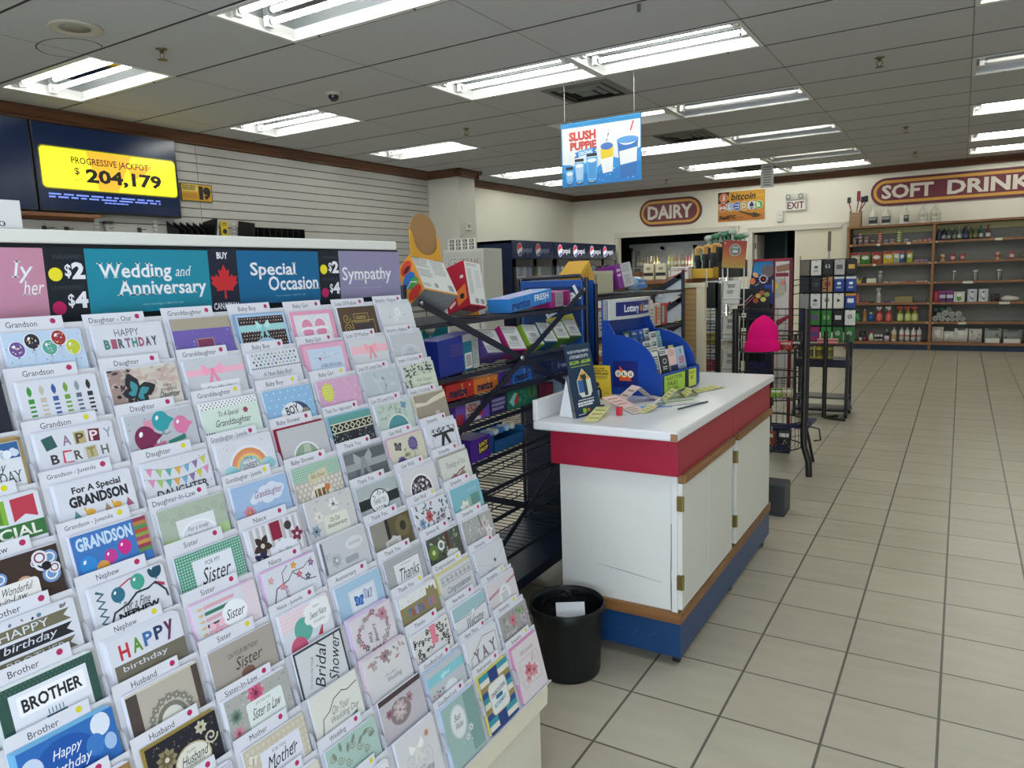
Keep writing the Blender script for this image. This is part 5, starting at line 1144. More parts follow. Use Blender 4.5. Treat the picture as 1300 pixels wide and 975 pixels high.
for lab_, row, y0, y1, c1, c2 in slips:
    x = -0.018-0.05*row; z0 = 0.0085+0.034*row; h = 0.20 if row == 0 else (0.17 if row < 4 else 0.15); w = y1-y0
    mb = MB(R(-0.2, 'Y')); mb.box(-0.007, 0, 0, w, 0, h, c1)
    a = Art(mb, frame((0, 0, h), (0, 1, 0), (0, 0, -1), (1, 0, 0))); W_c = w*100
    if row == 0:
        if c1 == '#e6c9c4': a.tiny(0.6, 0.8, W_c-0.4, 4, 5, '#b5706a', 2); a.r(0, 8.5, W_c, 20, c2); a.t('POKER', 1, 12, W_c-1, 13.4, '#dfe0e8')
        elif c1 == '#2c3036': a.r(0, 0, W_c, 2.6, c2); a.tiny(0.6, 0.5, W_c-0.6, 2.2, 2, '#222', 3, 0.7); a.ring(W_c/2, 5.5, 2, 1.3, 0.4, c2); a.tiny(1, 8, W_c-1, 10, 2, c2, 5); a.tiny(1, 13, W_c-2, 16, 2, '#8f979a', 6)
        elif c1 == '#a9bcd0': a.t('S', 3.4, 1.2, 5, 3.4, '#26306a', bold=0.03); a.tiny(1.2, 5, W_c-1, 8.6, 3, c2, 4, 0.7); a.tiny(1, 10, W_c-1, 18, 7, '#55688a', 7)
        else: a.r(1.2, 2.2, W_c-1, 12, c2); a.tiny(1.6, 3, W_c-1.4, 9, 5, '#dfe3df', 8)
    else:
        a.r(W_c*0.12, 0.8, W_c*0.94, 3.0, c2); a.tiny(W_c*0.2, 1.2, W_c*0.85, 2.6, 2, '#e6e6e2', row*7+int(y0*100)); a.tiny(W_c*0.1, 4, W_c*0.9, 10, 5, '#7d8284', int(y0*1000))
    o = mb.build('lottery_slip', None); p = DM @ Vector((x, y0, z0+0.0022)); o.location = p; o.rotation_euler.z = LY; tag(o, lab_, 'lottery slip', 'slips in the blue dispenser')
disp.rotation_euler.z = LY

# standing leaflets
mb = MB(R(-0.20, 'Y')); h = 0.302; w = 0.181
mb.box(-0.0025, 0, 0, w, 0, h, C('#16334f', rough=0.3))
a = Art(mb, frame((0, 0, h), (0, 1, 0), (0, 0, -1), (1, 0, 0)))
a.t('PLAY JUST 3 OF THE $10 GAMES FOR', 1.8, 2.6, 16.4, 4.0, '#dfe5ea', bold=0.02); a.t('A TOP CHANCE OF UP TO', 2.6, 4.6, 15.6, 6.0, '#dfe5ea', bold=0.02); a.t('$62,000 - $65,000', 1.9, 6.8, 16.6, 8.6, '#a9c832', bold=0.03); a.l([(2.4, 9.3), (16, 9.3)], 0.25, '#a9c832')
a.p([(4.6, 15.2), (9.4, 10.4), (14.2, 15.2), (14.2, 20.6), (12.4, 22.4), (6.4, 22.4), (4.6, 20.6)], '#d6d8d0'); a.p([(5, 15.2), (9.4, 10.9), (13.8, 15.2)], '#e0a92c'); a.r(5, 15.2, 8.6, 20.4, '#2f62a4'); a.r(8.6, 13.2, 11, 21.8, '#22324a'); a.r(11, 15.4, 13.8, 20.6, '#d3dccb'); a.t('BIG', 7.4, 12.8, 11.4, 14.8, '#1d2c2a', bold=0.04)
a.tiny(3.4, 23.2, 15, 24, 1, '#dfe5ea', 3); a.tiny(2.6, 24.2, 16, 26.2, 2, '#dfe5ea', 5, 0.75); a.r(5.2, 26.9, 7.6, 28.8, '#8fb832'); a.e(9.2, 27.9, 0.9, 0.7, '#c9852c'); a.tiny(1.8, 29.0, 8, 29.6, 1, '#dfe5ea', 6)
leaf = mb.build('leaflet_stand', None, (-1.316, 2.634, 0.9685)); leaf.rotation_euler.z = -0.17
tag(leaf, 'tall navy leaflet with yellow house shape, propped on the counter', 'leaflet')
mb = MB(); mb.add([(-0.06, 0.05, 0.26), (-0.06, 0.13, 0.26), (-0.10, 0.05, 0), (-0.10, 0.13, 0), (-0.062, 0.05, 0.26), (-0.062, 0.13, 0.26), (-0.103, 0.05, 0), (-0.103, 0.13, 0), (-0.02, 0.0, 0.0), (-0.05, 0.0, 0.16), (-0.09, 0.0, 0.0)], [(0, 1, 3, 2), (4, 5, 7, 6), (8, 9, 10)], '#d9dcdf'); mb.build('easel_back', leaf)
mb = MB(R(0.13, 'X')); h = 0.165; w = 0.088
mb.box(0, w, 0, 0.002, 0, h, C('#d3b32c', rough=0.35))
a = Art(mb, frame((0, 0, h), (1, 0, 0), (0, 0, -1), (0, -1, 0)))
a.t('WITH HUGE', 0.8, 1.0, 6, 2.0, '#22251f', bold=0.03); a.t('PRIZES UP TO', 0.8, 2.2, 7.6, 3.2, '#22251f', bold=0.03); a.t('$999,000', 0.8, 3.5, 7.8, 4.6, '#22251f', bold=0.05); a.tiny(0.8, 5.0, 7.6, 6.6, 3, '#5a5a3a', 4); a.e(2.2, 9.2, 0.9, 1.1, '#3a2c26'); a.p([(0.4, 16), (0.9, 11), (3.2, 10.4), (4, 12), (4.2, 16)], '#20242a'); a.r(1.4, 12, 2.8, 16, '#dfe0e2'); a.t('SCAN', 5.2, 13, 7.6, 13.8, '#333'); 
o = mb.build('leaflet', None, (-1.459, 3.093, 0.9675)); tag(o, 'small yellow leaflet leaning beside the blue dispenser', 'leaflet'); o.location = (-1.452, 3.09, 0.9675); o.rotation_euler.z = 0.1

# loose play slips and pens on the worktop
def strip(pts, w, col, col2, name, label, lines=True):
    """a folded paper ribbon: pts are (x, y, z) along its length, w its width vector"""
    mb = MB(); wv = Vector(w); P = [Vector(p) for p in pts]
    for k in range(len(P)-1):
        n = (P[k+1]-P[k]).cross(wv).normalized()*0.0006
        V = [P[k], P[k+1], P[k+1]+wv, P[k]+wv]
        mb.add([v+n for v in V]+[v-n for v in V], [(0, 1, 2, 3), (4, 5, 6, 7)], col if k % 2 == 0 else col2)
        if lines:
            for q in (0.25, 0.5, 0.75):
                a, b = P[k].lerp(P[k+1], q-0.04), P[k].lerp(P[k+1], q+0.04)
                for s in (1, -1): mb.add([a+wv*0.12+n*1.6*s, b+wv*0.12+n*1.6*s, b+wv*0.8+n*1.6*s, a+wv*0.8+n*1.6*s], [(0, 1, 2, 3)], '#a9866f' if 'pink' in label else '#a59a4a')
    tag(mb.build(name), label, 'paper', 'loose slips on the counter')
zc = 0.9685
strip([(-1.21, 2.60, zc), (-1.24, 2.80, zc+0.026)], (-0.055, -0.022, 0.0), '#d9d692', '#cfcb86', 'play_slip', 'yellow slip lying in front of the navy leaflet')
strip([(-1.30, 2.84, zc+0.055), (-1.24, 2.91, zc+0.004), (-1.14, 2.80, zc)], (0.03, 0.085, 0.0), '#dcb9b4', '#e0cfc9', 'play_slip', 'pink folded slip in front of the yellow leaflet')
strip([(-1.27, 2.95, zc), (-1.21, 3.07, zc+0.072), (-1.165, 3.125, zc+0.01), (-1.14, 3.16, zc+0.012)], (-0.06, 0.045, 0.0), '#dccac4', '#e0d3cd', 'play_slip', 'large pale pink folded slip before the blue dispenser')
strip([(-1.125, 3.16, zc), (-1.09, 3.22, zc+0.042), (-1.065, 3.27, zc), (-1.05, 3.31, zc+0.035), (-1.03, 3.35, zc+0.002)], (-0.045, 0.05, 0.0), '#d8d69a', '#cfcc8c', 'play_slip', 'yellow zigzag slip folded into small peaks')
strip([(-1.05, 3.42, zc), (-0.985, 3.62, zc+0.004)], (-0.07, 0.03, 0.0), '#d2cf86', '#d2cf86', 'play_slip', 'flat yellow slip at the aisle side of the dispenser')
strip([(-1.10, 2.84, zc), (-1.075, 2.93, zc+0.018)], (-0.045, 0.02, 0.0), '#d6d38c', '#d6d38c', 'play_slip', 'small yellow slip between the pink ones')
strip([(-1.12, 2.97, zc+0.003), (-1.10, 3.03, zc+0.03), (-1.09, 3.06, zc+0.002)], (-0.02, 0.03, 0.0), '#dcd9d0', '#e0ddd4', 'play_slip', 'curled off-white scrap by the blue card', False)
mb = MB(R(0.95, 'Z')); mb.box(0, 0.2, 0, 0.085, 0, 0.0012, '#d9dcd9'); a = Art(mb, frame((0, 0.085, 0.0012), (1, 0, 0), (0, -1, 0), (0, 0, 1))); a.r(0, 0, 20, 2.6, '#6f9f5c'); a.tiny(1, 0.6, 18, 2, 2, '#3f6a38', 3); a.tiny(1, 3.4, 19, 7.6, 5, '#b9aaa4', 9)
tag(mb.build('play_slip', None, (-1.075, 3.02, zc+0.0010)), 'white slip with a green heading lying flat on the counter', 'paper', 'loose slips on the counter')
mb = MB(R(0.75, 'Z')); mb.box(0, 0.15, 0, 0.05, 0, 0.0012, '#3d7fc0'); Art(mb, frame((0, 0.05, 0.0012), (1, 0, 0), (0, -1, 0), (0, 0, 1))).tiny(1, 1, 14, 4, 3, '#a9c9e6', 3)
tag(mb.build('play_slip', None, (-1.16, 2.93, zc-0.0006)), 'bright blue card lying under the slips', 'paper', 'loose slips on the counter')
mb = MB(); mb.tube([(0, 0, 0), (0.05, 0.10, 0)], 0.004, '#23262a', 8); mb.tube([(0.05, 0.10, 0), (0.054, 0.108, 0)], [0.004, 0.001], '#777', 8); tag(mb.build('pen', None, (-1.38, 2.83, zc+0.0045)), 'thin dark pen among the slips on the counter', 'pen')
mb = MB(); mb.tube([(0, 0, 0), (0.06, 0.22, 0)], 0.0035, '#30353a', 8); tag(mb.build('pen', None, (-1.00, 2.96, zc+0.0036)), 'long dark pencil beside the green-headed slip', 'pencil')
mb = MB(); mb.cbox(-0.012, 0.012, -0.01, 0.01, 0, 0.035, C('#c2303f', rough=0.25), 0.003); mb.tube([(0, 0, 0.035), (0, 0.004, 0.042)], 0.004, '#b9bcc0', 6)
tag(mb.build('lighter', None, (-1.185, 2.765, zc)), 'small red clip standing by the navy leaflet', 'clip')

# ================================================================ blue candy rack behind the counter, seen from its open back
def wire_shelf(name, parent, M, x0, x1, y0, y1, z, mat, nx=18, lip=0.035, tilt=0.0):
    """wire deck: close rods running front to back, two cross rods and a front lip"""
    mb = MB(M @ T(x1, 0, z) @ R(tilt, 'Y') @ T(-x1, 0, -z))
    for k in range(nx+1):
        y = y0+(y1-y0)*k/nx; mb.tube([(x0, y, z), (x1, y, z)], 0.0022, mat, 5)
    for x in (x0, (x0+x1)/2, x1): mb.tube([(x, y0, z-0.004), (x, y1, z-0.004)], 0.004, mat, 6)
    if lip:
        mb.box(x1-0.003, x1+0.003, y0, y1, z-0.012, z+0.006, mat); mb.tube([(x0, y0, z+lip), (x0, y1, z+lip)], 0.003, mat, 6)
        for k in range(0, nx+1, 3): mb.tube([(x0, y0+(y1-y0)*k/nx, z), (x0, y0+(y1-y0)*k/nx, z+lip)], 0.002, mat, 5)
    return mb.build(name, parent)
CR0 = Vector((-1.85, 2.72, 0)); CRM = T(*(-CR0))
crack = root('candy_rack', CR0, 'navy wire candy rack with crossed braces behind the lottery counter', 'display rack')
nv = C('#141b2c', rough=0.4, spec=0.5); bl = C('#1c4f9c', rough=0.35, var=0.08, scale=6); ndk = C('#17233d', rough=0.4)
RX0, RX1, RYA, RYB = -2.06, -1.65, 1.985, 3.45
for y, nm in ((RYA, 0), (RYB, 1)):
    mb = MB(CRM); mb.cbox(RX0+0.02, RX1-0.02, y-0.012, y+0.006, 0.93, 1.525, bl, 0.005)
    if nm:
        a = Art(mb, frame((RX0+0.03, y-0.0122, 1.50), (1, 0, 0), (0, 0, -1), (0, -1, 0))); a.r(1, 1, 35, 22, '#17305f'); a.t('Excel', 12, 5, 35, 13, '#dfe4ec', bold=0.03, rot=-0.5)
        a.p([(14, 18), (30, 15), (34, 24), (18, 30)], '#c9c25a'); a.e(20, 28, 7, 8, '#9a9ccf'); a.e(24, 22, 3, 3.4, '#6f7a3a')
    mb.build('side_panel', crack)
    mb = MB(CRM); mb.box(RX0+0.02, RX1-0.02, y-0.010, y+0.004, 0.16, 0.93, ndk); mb.build('lower_side_panel', crack)
    for x in (RX0, RX1):
        mb = MB(CRM); mb.tube([(x, y, 0.06), (x, y, 1.535)], 0.011, nv, 8); mb.build('post', crack)
    mb = MB(CRM); mb.tube([(RX0, y, 1.45), (RX0+0.03, y, 1.535), (RX1-0.04, y, 1.545), (RX1, y, 1.50)], 0.010, nv, 8); mb.build('top_rail', crack)
SH = [1.385, 1.172, 1.072, 0.962, 0.80, 0.665, 0.53, 0.33]
for z in SH: wire_shelf('wire_shelf', crack, CRM, RX0-(0.02 if z < 0.9 else 0), RX1, RYA+0.012, RYB-0.016, z, nv, 34, 0.03)
mb = MB(CRM); mb.box(RX0, RX1, RYA+0.01, RYB-0.014, 0.14, 0.19, ndk); mb.build('base_deck', crack)
def brace(a, b, nm='brace'):
    mb = MB(CRM); A, B = Vector(a), Vector(b); d = (B-A).normalized(); n = Vector((1, 0, 0)); u = d.cross(n)
    V = [p+u*s*0.0135+n*t for p in (A, B) for t in (0, 0.004) for s in (-1, 1)]
    mb.add(V, [(0, 1, 3, 2), (4, 5, 7, 6), (0, 1, 5, 4), (2, 3, 7, 6), (0, 2, 6, 4), (1, 3, 7, 5)], nv)
    o = mb.build(nm, crack)
    for p in (A+d*0.01,): MB(CRM).lathe([(0.009, 0), (0.009, 0.005), (0.004, 0.008), (0, 0.008)], C('#9a9da2', metal=1, rough=0.35), 10, T(*(p+n*0.003)) @ R(pi/2, 'Y')).build('bolt', o)
    return o
brace((-1.645, 2.06, 1.472), (-1.645, 3.44, 0.92)); brace((-1.640, 3.40, 1.478), (-1.640, 2.04, 0.86))
brace((-1.645, 2.03, 0.80), (-1.645, 3.44, 0.26)); brace((-1.640, 3.43, 0.82), (-1.640, 2.05, 0.18))
MB(CRM).lathe([(0.012, 0), (0.012, 0.006), (0.005, 0.01), (0, 0.01)], C('#b5b8bc', metal=1, rough=0.3), 12, T(-1.634, 2.745, 1.196) @ R(pi/2, 'Y')).build('centre_bolt', crack)
for x in (RX0, RX1):
    for y in (RYA, RYB-0.09):
        mb = MB(CRM); mb.tube([(x-0.012, y, 0.032), (x+0.012, y, 0.032)], 0.032, C('#1a1a1d', rough=0.4), 16); mb.tube([(x-0.014, y, 0.032), (x+0.014, y, 0.032)], 0.013, C('#8a8d92', rough=0.4), 10); mb.box(x-0.02, x+0.02, y-0.01, y+0.01, 0.058, 0.07, nv); mb.build('caster', crack)

CAN = 'candy boxes on the crossed-brace rack'
def carton(name, label, loc, dims, rot, cols, faces, cat='box', group=None, M=None, open_top=False):
    """box with local +X face towards the aisle; faces: {'x': fn(art, w, h), 'z':..., 'y': side}"""
    if group == CAN and 'tilted' not in label: loc = (loc[0]-0.010, loc[1], loc[2])
    dx, dy, dz = dims; mb = MB()
    E = Matrix.Rotation(rot[2], 4, 'Z') @ Matrix.Rotation(rot[1], 4, 'Y') @ Matrix.Rotation(rot[0], 4, 'X'); mb.M = E
    X, Y, Z = dx/2, dy/2, dz/2
    body, xf = cols[0], cols[1] if len(cols) > 1 else cols[0]
    mb.cbox(-X, X, -Y, Y, -Z, Z, C(body, rough=0.42), min(0.0025, dx/8))
    if 'x' in faces: a = Art(mb, frame((X, -Y, Z), (0, 1, 0), (0, 0, -1), (1, 0, 0))); faces['x'](a, dy*100, dz*100)
    if 'z' in faces: a = Art(mb, frame((-X, -Y, Z), (0, 1, 0), (1, 0, 0), (0, 0, 1))); faces['z'](a, dy*100, dx*100)
    if 'b' in faces: a = Art(mb, frame((X, -Y, -Z), (0, 1, 0), (-1, 0, 0), (0, 0, -1))); faces['b'](a, dy*100, dx*100)
    if 'y' in faces: a = Art(mb, frame((-X, -Y, Z), (1, 0, 0), (0, 0, -1), (0, -1, 0))); faces['y'](a, dx*100, dz*100)
    if 'Y' in faces: a = Art(mb, frame((X, Y, Z), (-1, 0, 0), (0, 0, -1), (0, 1, 0))); faces['Y'](a, dx*100, dz*100)
    o = mb.build(name, None, loc); tag(o, label, cat, group); return o
def shipping(edge, seed, panel='#d8dad8'):
    def f(a, w, h):
        a.r(w*0.03, h*0.03, w*0.97, h*0.94, panel); a.tiny(w*0.08, h*0.08, w*0.9, h*0.34, 4, '#8b8e8e', seed); a.barcode(w*0.3, h*0.42, w*0.72, h*0.62, seed); a.tiny(w*0.1, h*0.66, w*0.9, h*0.86, 3, '#9a9c9c', seed+3)
    return f
CAN = 'candy boxes on the crossed-brace rack'
# the two tilted boxes on the top shelf
def f_(a, w, h): a.r(w*0.03, h*0.02, w*0.985, h*0.96, '#d3d5d2'); a.tiny(w*0.06, h*0.05, w*0.5, h*0.32, 6, '#8e9090', 3); a.tiny(w*0.54, h*0.05, w*0.94, h*0.5, 9, '#94968f', 4); a.tiny(w*0.06, h*0.38, w*0.5, h*0.62, 5, '#8e9090', 5); a.tiny(w*0.06, h*0.8, w*0.3, h*0.9, 2, '#777', 6); a.barcode(w*0.78, h*0.74, w*0.92, h*0.92, 3); a.r(w*0.38, h*0.76, w*0.48, h*0.88, '#8a8c8a')
def fb(a, w, h): a.r(w*0.01, h*0.02, w*0.99, h*0.98, '#8b8e90'); a.l([(w*0.05, 0), (w*0.3, h*0.95)], 0.15, '#5d6062'); a.l([(w*0.3, h*0.95), (w, h*0.2)], 0.15, '#5d6062')
def fs(a, w, h):
    a.e(w*0.55, h*0.2, w*0.36, h*0.16, '#c23a2c'); a.e(w*0.55, h*0.24, w*0.22, h*0.06, '#3a1a1c'); a.e(w*0.45, h*0.5, w*0.4, h*0.18, '#2c6ab4'); a.e(w*0.62, h*0.66, w*0.3, h*0.13, '#3d9a4a'); a.e(w*0.5, h*0.86, w*0.42, h*0.13, '#c8322a'); a.l([(w*0.2, h*0.62), (w*0.5, h*0.56), (w*0.8, h*0.7)], 0.4, '#e6e6e0')
big = carton('candy_carton', 'tilted orange carton with a white barcode panel and cut-out header', (-1.72, 2.211, 1.537), (0.094, 0.166, 0.169), (-0.245, -0.678, -0.077), ('#d08a2e',), {'x': f_, 'b': fb, 'y': fs}, group=CAN)
E1 = Matrix.Rotation(-0.077, 4, 'Z') @ Matrix.Rotation(-0.678, 4, 'Y') @ Matrix.Rotation(-0.245, 4, 'X')
edge_ = E1 @ Vector((0.045, 0.0, 0.084))
E3 = Matrix.Rotation(-0.077, 4, 'Z') @ Matrix.Rotation(-0.10, 4, 'Y') @ Matrix.Rotation(-0.12, 4, 'X')
SWP = Matrix(((0, 0, 1, 0), (1, 0, 0, 0), (0, 1, 0, 0), (0, 0, 0, 1)))
mb = MB(E3); P = [(-0.072, 0.0)]+[(-0.074*cos(pi*k/14), 0.095+0.078*sin(pi*k/14)) for k in range(15)]+[(0.07, 0.0)]
mb.prism(P, -0.002, 0.002, C('#a07c50', rough=0.8, var=0.06, scale=20), SWP)
o = mb.build('header_card', big, edge_+Vector((-0.012, 0.0, 0.0))); o['label'] = 'plain brown back of the header card'
mb = MB(E3); cut = [(-0.083, 0.0), (-0.088, 0.10), (-0.078, 0.097)]+[(-0.066*cos(pi*k/12), 0.07-0.055*sin(pi*k/12)) for k in range(13)]+[(0.058, 0.098), (0.078, 0.075), (0.083, 0.0)]
mb.prism(cut, -0.0015, 0.0015, C('#d39a2c', rough=0.5), SWP); o = mb.build('cut_flap', big, edge_); o['label'] = 'orange flap with a rounded cut-out'
def f_(a, w, h): a.r(w*0.02, h*0.02, w*0.98, h*0.97, '#d5d6d3'); a.tiny(w*0.12, h*0.06, w*0.9, h*0.13, 2, '#8e9090', 5); a.tiny(w*0.14, h*0.18, w*0.4, h*0.75, 14, '#9b9d9a', 6); a.tiny(w*0.55, h*0.2, w*0.9, h*0.6, 9, '#b5b6b3', 8); a.barcode(w*0.36, h*0.83, w*0.56, h*0.94, 4); a.barcode(w*0.68, h*0.83, w*0.92, h*0.94, 6)
def fs(a, w, h): a.tiny(w*0.75, h*0.3, w*0.9, h*0.42, 1, '#e6e2df', 4); a.p([(w*0.45, h*0.62), (w*0.92, h*0.5), (w*0.92, h*0.82), (w*0.5, h*0.92)], '#d8742f'); a.e(w*0.72, h*0.74, w*0.1, h*0.06, '#1e1a1c'); a.p([(w*0.1, h*0.86), (w*0.4, h*0.78), (w*0.4, h*0.84), (w*0.15, h*0.92)], '#d9cfd0')
def fb(a, w, h): a.r(0.2, 0.2, w-0.2, h*0.5, '#a5203a'); a.r(0.4, h*0.5, w-0.4, h*0.95, '#8f8b8a')
carton('candy_carton', 'tilted crimson carton with a white barcode panel', (-1.78, 2.535, 1.508), (0.135, 0.097, 0.195), (-0.154, -0.302, -0.14), ('#a5162f',), {'x': f_, 'y': fs, 'b': fb}, group=CAN)
carton('candy_box', 'small orange and white box lying beside the crimson carton', (-1.85, 2.70, 1.412), (0.10, 0.11, 0.045), (0.0, 0.0, 0.3), ('#d3932f',), {'x': lambda a, w, h: a.r(0.3, h*0.5, w-0.3, h-0.2, '#dfded8')}, group=CAN)
def fm(a, w, h): a.specks(w*0.05, 0.3, w*0.95, h-0.2, 26, 0.2, 0.6, ['#4fa3de', '#8fd0f0', '#1c62b4', '#e8f2fa'], 4); a.t('mentos', w*0.06, h*0.3, w*0.46, h*0.88, '#16307a', bold=0.03, shear=0.15); a.t('FRESH', w*0.58, h*0.18, w*0.92, h*0.66, '#e6eef8', bold=0.03)
carton('candy_box', 'light blue mint box lying on the top wire shelf', (-1.74, 2.945, 1.440), (0.12, 0.36, 0.062), (0.1, 0.0, -0.06), ('#2f82cf',), {'x': fm, 'z': lambda a, w, h: a.tiny(1, 1, w-1, h-1, 5, '#b9a9d6', 3, 0.7)}, group=CAN)
carton('candy_box', 'magenta and grey box at the end of the top wire shelf', (-1.75, 3.245, 1.433), (0.13, 0.20, 0.075), (0.04, 0.0, -0.05), ('#a82f7d',), {'x': lambda a, w, h: (a.r(w*0.25, 0.3, w*0.62, h-0.3, '#a3a3a8'), a.tiny(w*0.28, 1, w*0.6, h-1, 5, '#77777c', 3), a.r(w*0.66, 0.3, w*0.84, h-0.3, '#8f1f66'))}, group=CAN)
# second shelf: the open box, the blue box and a row of label-backed boxes leaning back
z2 = 1.178
carton('candy_box', 'deep blue box with a barcode on the second shelf', (-1.715, 2.335, z2+0.077), (0.10, 0.27, 0.145), (0.06, 0, 0), ('#23338f',), {'x': lambda a, w, h: (a.tiny(w*0.3, h*0.2, w*0.65, h*0.55, 4, '#57457a', 2), a.r(w*0.60, 0, w, h, '#aeb0b0'), a.r(w*0.60, h*0.2, w*0.83, h, '#1f6f86'), a.tiny(w*0.84, h*0.08, w*0.98, h*0.9, 12, '#85888a', 5), a.r(w*0.63, h*0.52, w*0.81, h*0.95, '#dcdedc'), a.barcode(w*0.65, h*0.56, w*0.79, h*0.9, 3))}, group=CAN)
ob = MB(CRM); 
def tray(name, label, loc, dims, col, inner, rz=0.0, rx=0.0, group=None, lip=0.6):
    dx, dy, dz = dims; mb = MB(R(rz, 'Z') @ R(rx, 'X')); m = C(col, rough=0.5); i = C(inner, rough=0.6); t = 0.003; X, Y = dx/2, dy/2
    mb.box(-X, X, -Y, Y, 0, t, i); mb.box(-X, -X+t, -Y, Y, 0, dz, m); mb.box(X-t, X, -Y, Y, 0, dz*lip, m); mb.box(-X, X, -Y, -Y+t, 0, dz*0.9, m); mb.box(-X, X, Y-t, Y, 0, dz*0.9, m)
    return tag(mb.build(name, None, loc), label, 'box', group)
tray('candy_tray', 'open cream and teal tray of lollipops behind the deep blue box', (-1.89, 2.27, z2+0.012), (0.16, 0.36, 0.185), '#1d7a86', '#cfc9b2', group=CAN)
rq = random.Random(4)
for k, c_ in enumerate(('#2f8f4a', '#b03a3a', '#3a7a9a', '#8a3a7a', '#3f9a5a', '#c9c5b4')):
    mb = MB(); p = (-1.87+0.02*(k % 2), 2.13+0.05*k, z2+0.17); mb.sphere((0, 0, 0), 0.022, c_, sub=2); mb.tube([(0, 0, 0), (0.0, 0, -0.13)], 0.003, '#dcdcd6', 6)
    tag(mb.build('lollipop', None, p), ('green', 'red', 'teal blue', 'purple', 'bright green', 'off-white')[k]+' wrapped lollipop standing in the cream and teal tray', 'lollipop', 'lollipops in the tray')
carton('candy_box', 'off-white box flap standing beside the lollipop tray', (-1.78, 2.505, z2+0.10), (0.05, 0.085, 0.19), (0, 0, 0.1), ('#cdc8b4',), {}, group=CAN)
carton('candy_box', 'dark teal candy bag box next to the leaning boxes', (-1.90, 2.60, z2+0.075), (0.07, 0.08, 0.12), (0.1, -0.1, 0.1), ('#2c5f66',), {'x': lambda a, w, h: a.specks(0.5, 0.5, w-0.5, h*0.6, 12, 0.4, 1.0, ['#9ab4b8', '#c5cfd0', '#3f8088'], 3)}, group=CAN)
for k, (y, c_, nm, hh) in enumerate(((2.592, '#5a4a8a', 'purple', 0.12), (2.77, '#b02a74', 'magenta', 0.125), (2.945, '#86b43a', 'lime green', 0.11), (3.08, '#2a5f80', 'blue', 0.11), (3.215, '#6fa53a', 'leaf green', 0.10), (3.348, '#5f8f4a', 'dull green', 0.10))):
    x = -1.715; wd = 0.135 if k < 2 else 0.125
    carton('candy_box', '%s edged box leaning back on the second shelf, white barcode panel out' % nm, (x, y, z2+0.082), (0.085, wd, hh), (-0.10, -0.55, 0.0), (c_,), {'x': shipping(c_, k+2), 'b': lambda a, w, h, c_=c_: a.r(0.3, 0.3, w-0.3, h-0.3, c_)}, group=CAN)
# third shelf: mint roll boxes
def mint(c1, c2):
    def f(a, w, h): a.specks(w*0.5, 0.2, w*0.98, h*0.9, 12, 0.3, 0.8, [c2, c1, '#e0c05a'], 4); a.t('mentos', w*0.10, h*0.32, w*0.74, h*0.86, '#16183f', bold=0.05, shear=0.12)
    return f
for y, w_, c1, c2, nm in ((2.315, 0.185, '#b3241f', '#5a9a3a', 'red'), (2.505, 0.18, '#d0722a', '#e2a83a', 'orange'), (2.655, 0.10, '#4a2f86', '#7a5ab0', 'purple'), (2.80, 0.17, '#1f5fb0', '#4fa3de', 'blue')):
    carton('candy_box', '%s mint roll box on the third shelf' % nm, (-1.70, y, 1.078+0.036), (0.09, w_, 0.064), (0, 0, 0), (c1,), {'x': mint(c1, c2)}, group=CAN)
carton('candy_box', 'cream carton behind the red mint roll box', (-1.87, 2.26, 1.078+0.042), (0.16, 0.16, 0.078), (0, 0, 0), ('#d6d0bb',), {}, group=CAN)
carton('candy_box', 'dark silver candy box behind the orange mint roll box', (-1.87, 2.45, 1.078+0.042), (0.14, 0.18, 0.078), (0, 0, 0), ('#4a5055',), {'x': lambda a, w, h: a.specks(0.5, 0.5, w-0.5, h-1, 20, 0.3, 0.9, ['#8f979a', '#2c3034', '#c9cccc'], 5)}, group=CAN)
carton('candy_box', 'navy chewing gum box at the far end of the third shelf', (-1.70, 3.22, 1.078+0.036), (0.10, 0.30, 0.062), (0, 0, 0), ('#1d2f5a',), {'x': lambda a, w, h: (a.t('5 gum', w*0.2, h*0.3, w*0.5, h*0.8, '#8fa0c0', bold=0.03), a.r(w*0.6, 0, w, h, '#20263a'))}, group=CAN)
carton('candy_box', 'pale blue gum box near the counter upstand', (-1.70, 3.30, 0.966+0.045), (0.10, 0.27, 0.085), (0, 0, 0), ('#a9c0d8',), {'x': lambda a, w, h: a.t('Extra', w*0.3, h*0.15, w*0.75, h*0.6, '#f0f4f8', bold=0.05)}, group=CAN)
# fourth shelf
z4 = 0.968
carton('candy_box', 'purple and white chew box on the fourth shelf', (-1.70, 2.40, z4+0.05), (0.09, 0.24, 0.085), (0, 0, 0), ('#6a4aa8',), {'x': lambda a, w, h: (a.r(w*0.28, 0.2, w*0.72, h-0.3, '#d8d3cf'), a.t('NERDS', w*0.3, h*0.12, w*0.6, h*0.5, '#a33a3a', bold=0.05), a.t('CHEWY', w*0.3, h*0.55, w*0.6, h*0.9, '#a33a3a', bold=0.05), a.r(w*0.62, h*0.3, w*0.8, h*0.8, '#b03550'), a.r(0, h*0.5, w*0.2, h, '#b02f4a'))}, group=CAN)
carton('candy_box', 'dark violet chew box beside the purple and white one', (-1.70, 2.595, z4+0.045), (0.09, 0.13, 0.075), (0, 0, 0), ('#2c2458',), {'x': lambda a, w, h: a.tiny(1, 1, w-1, h-1, 3, '#8f86b4', 4, 0.7)}, group=CAN)
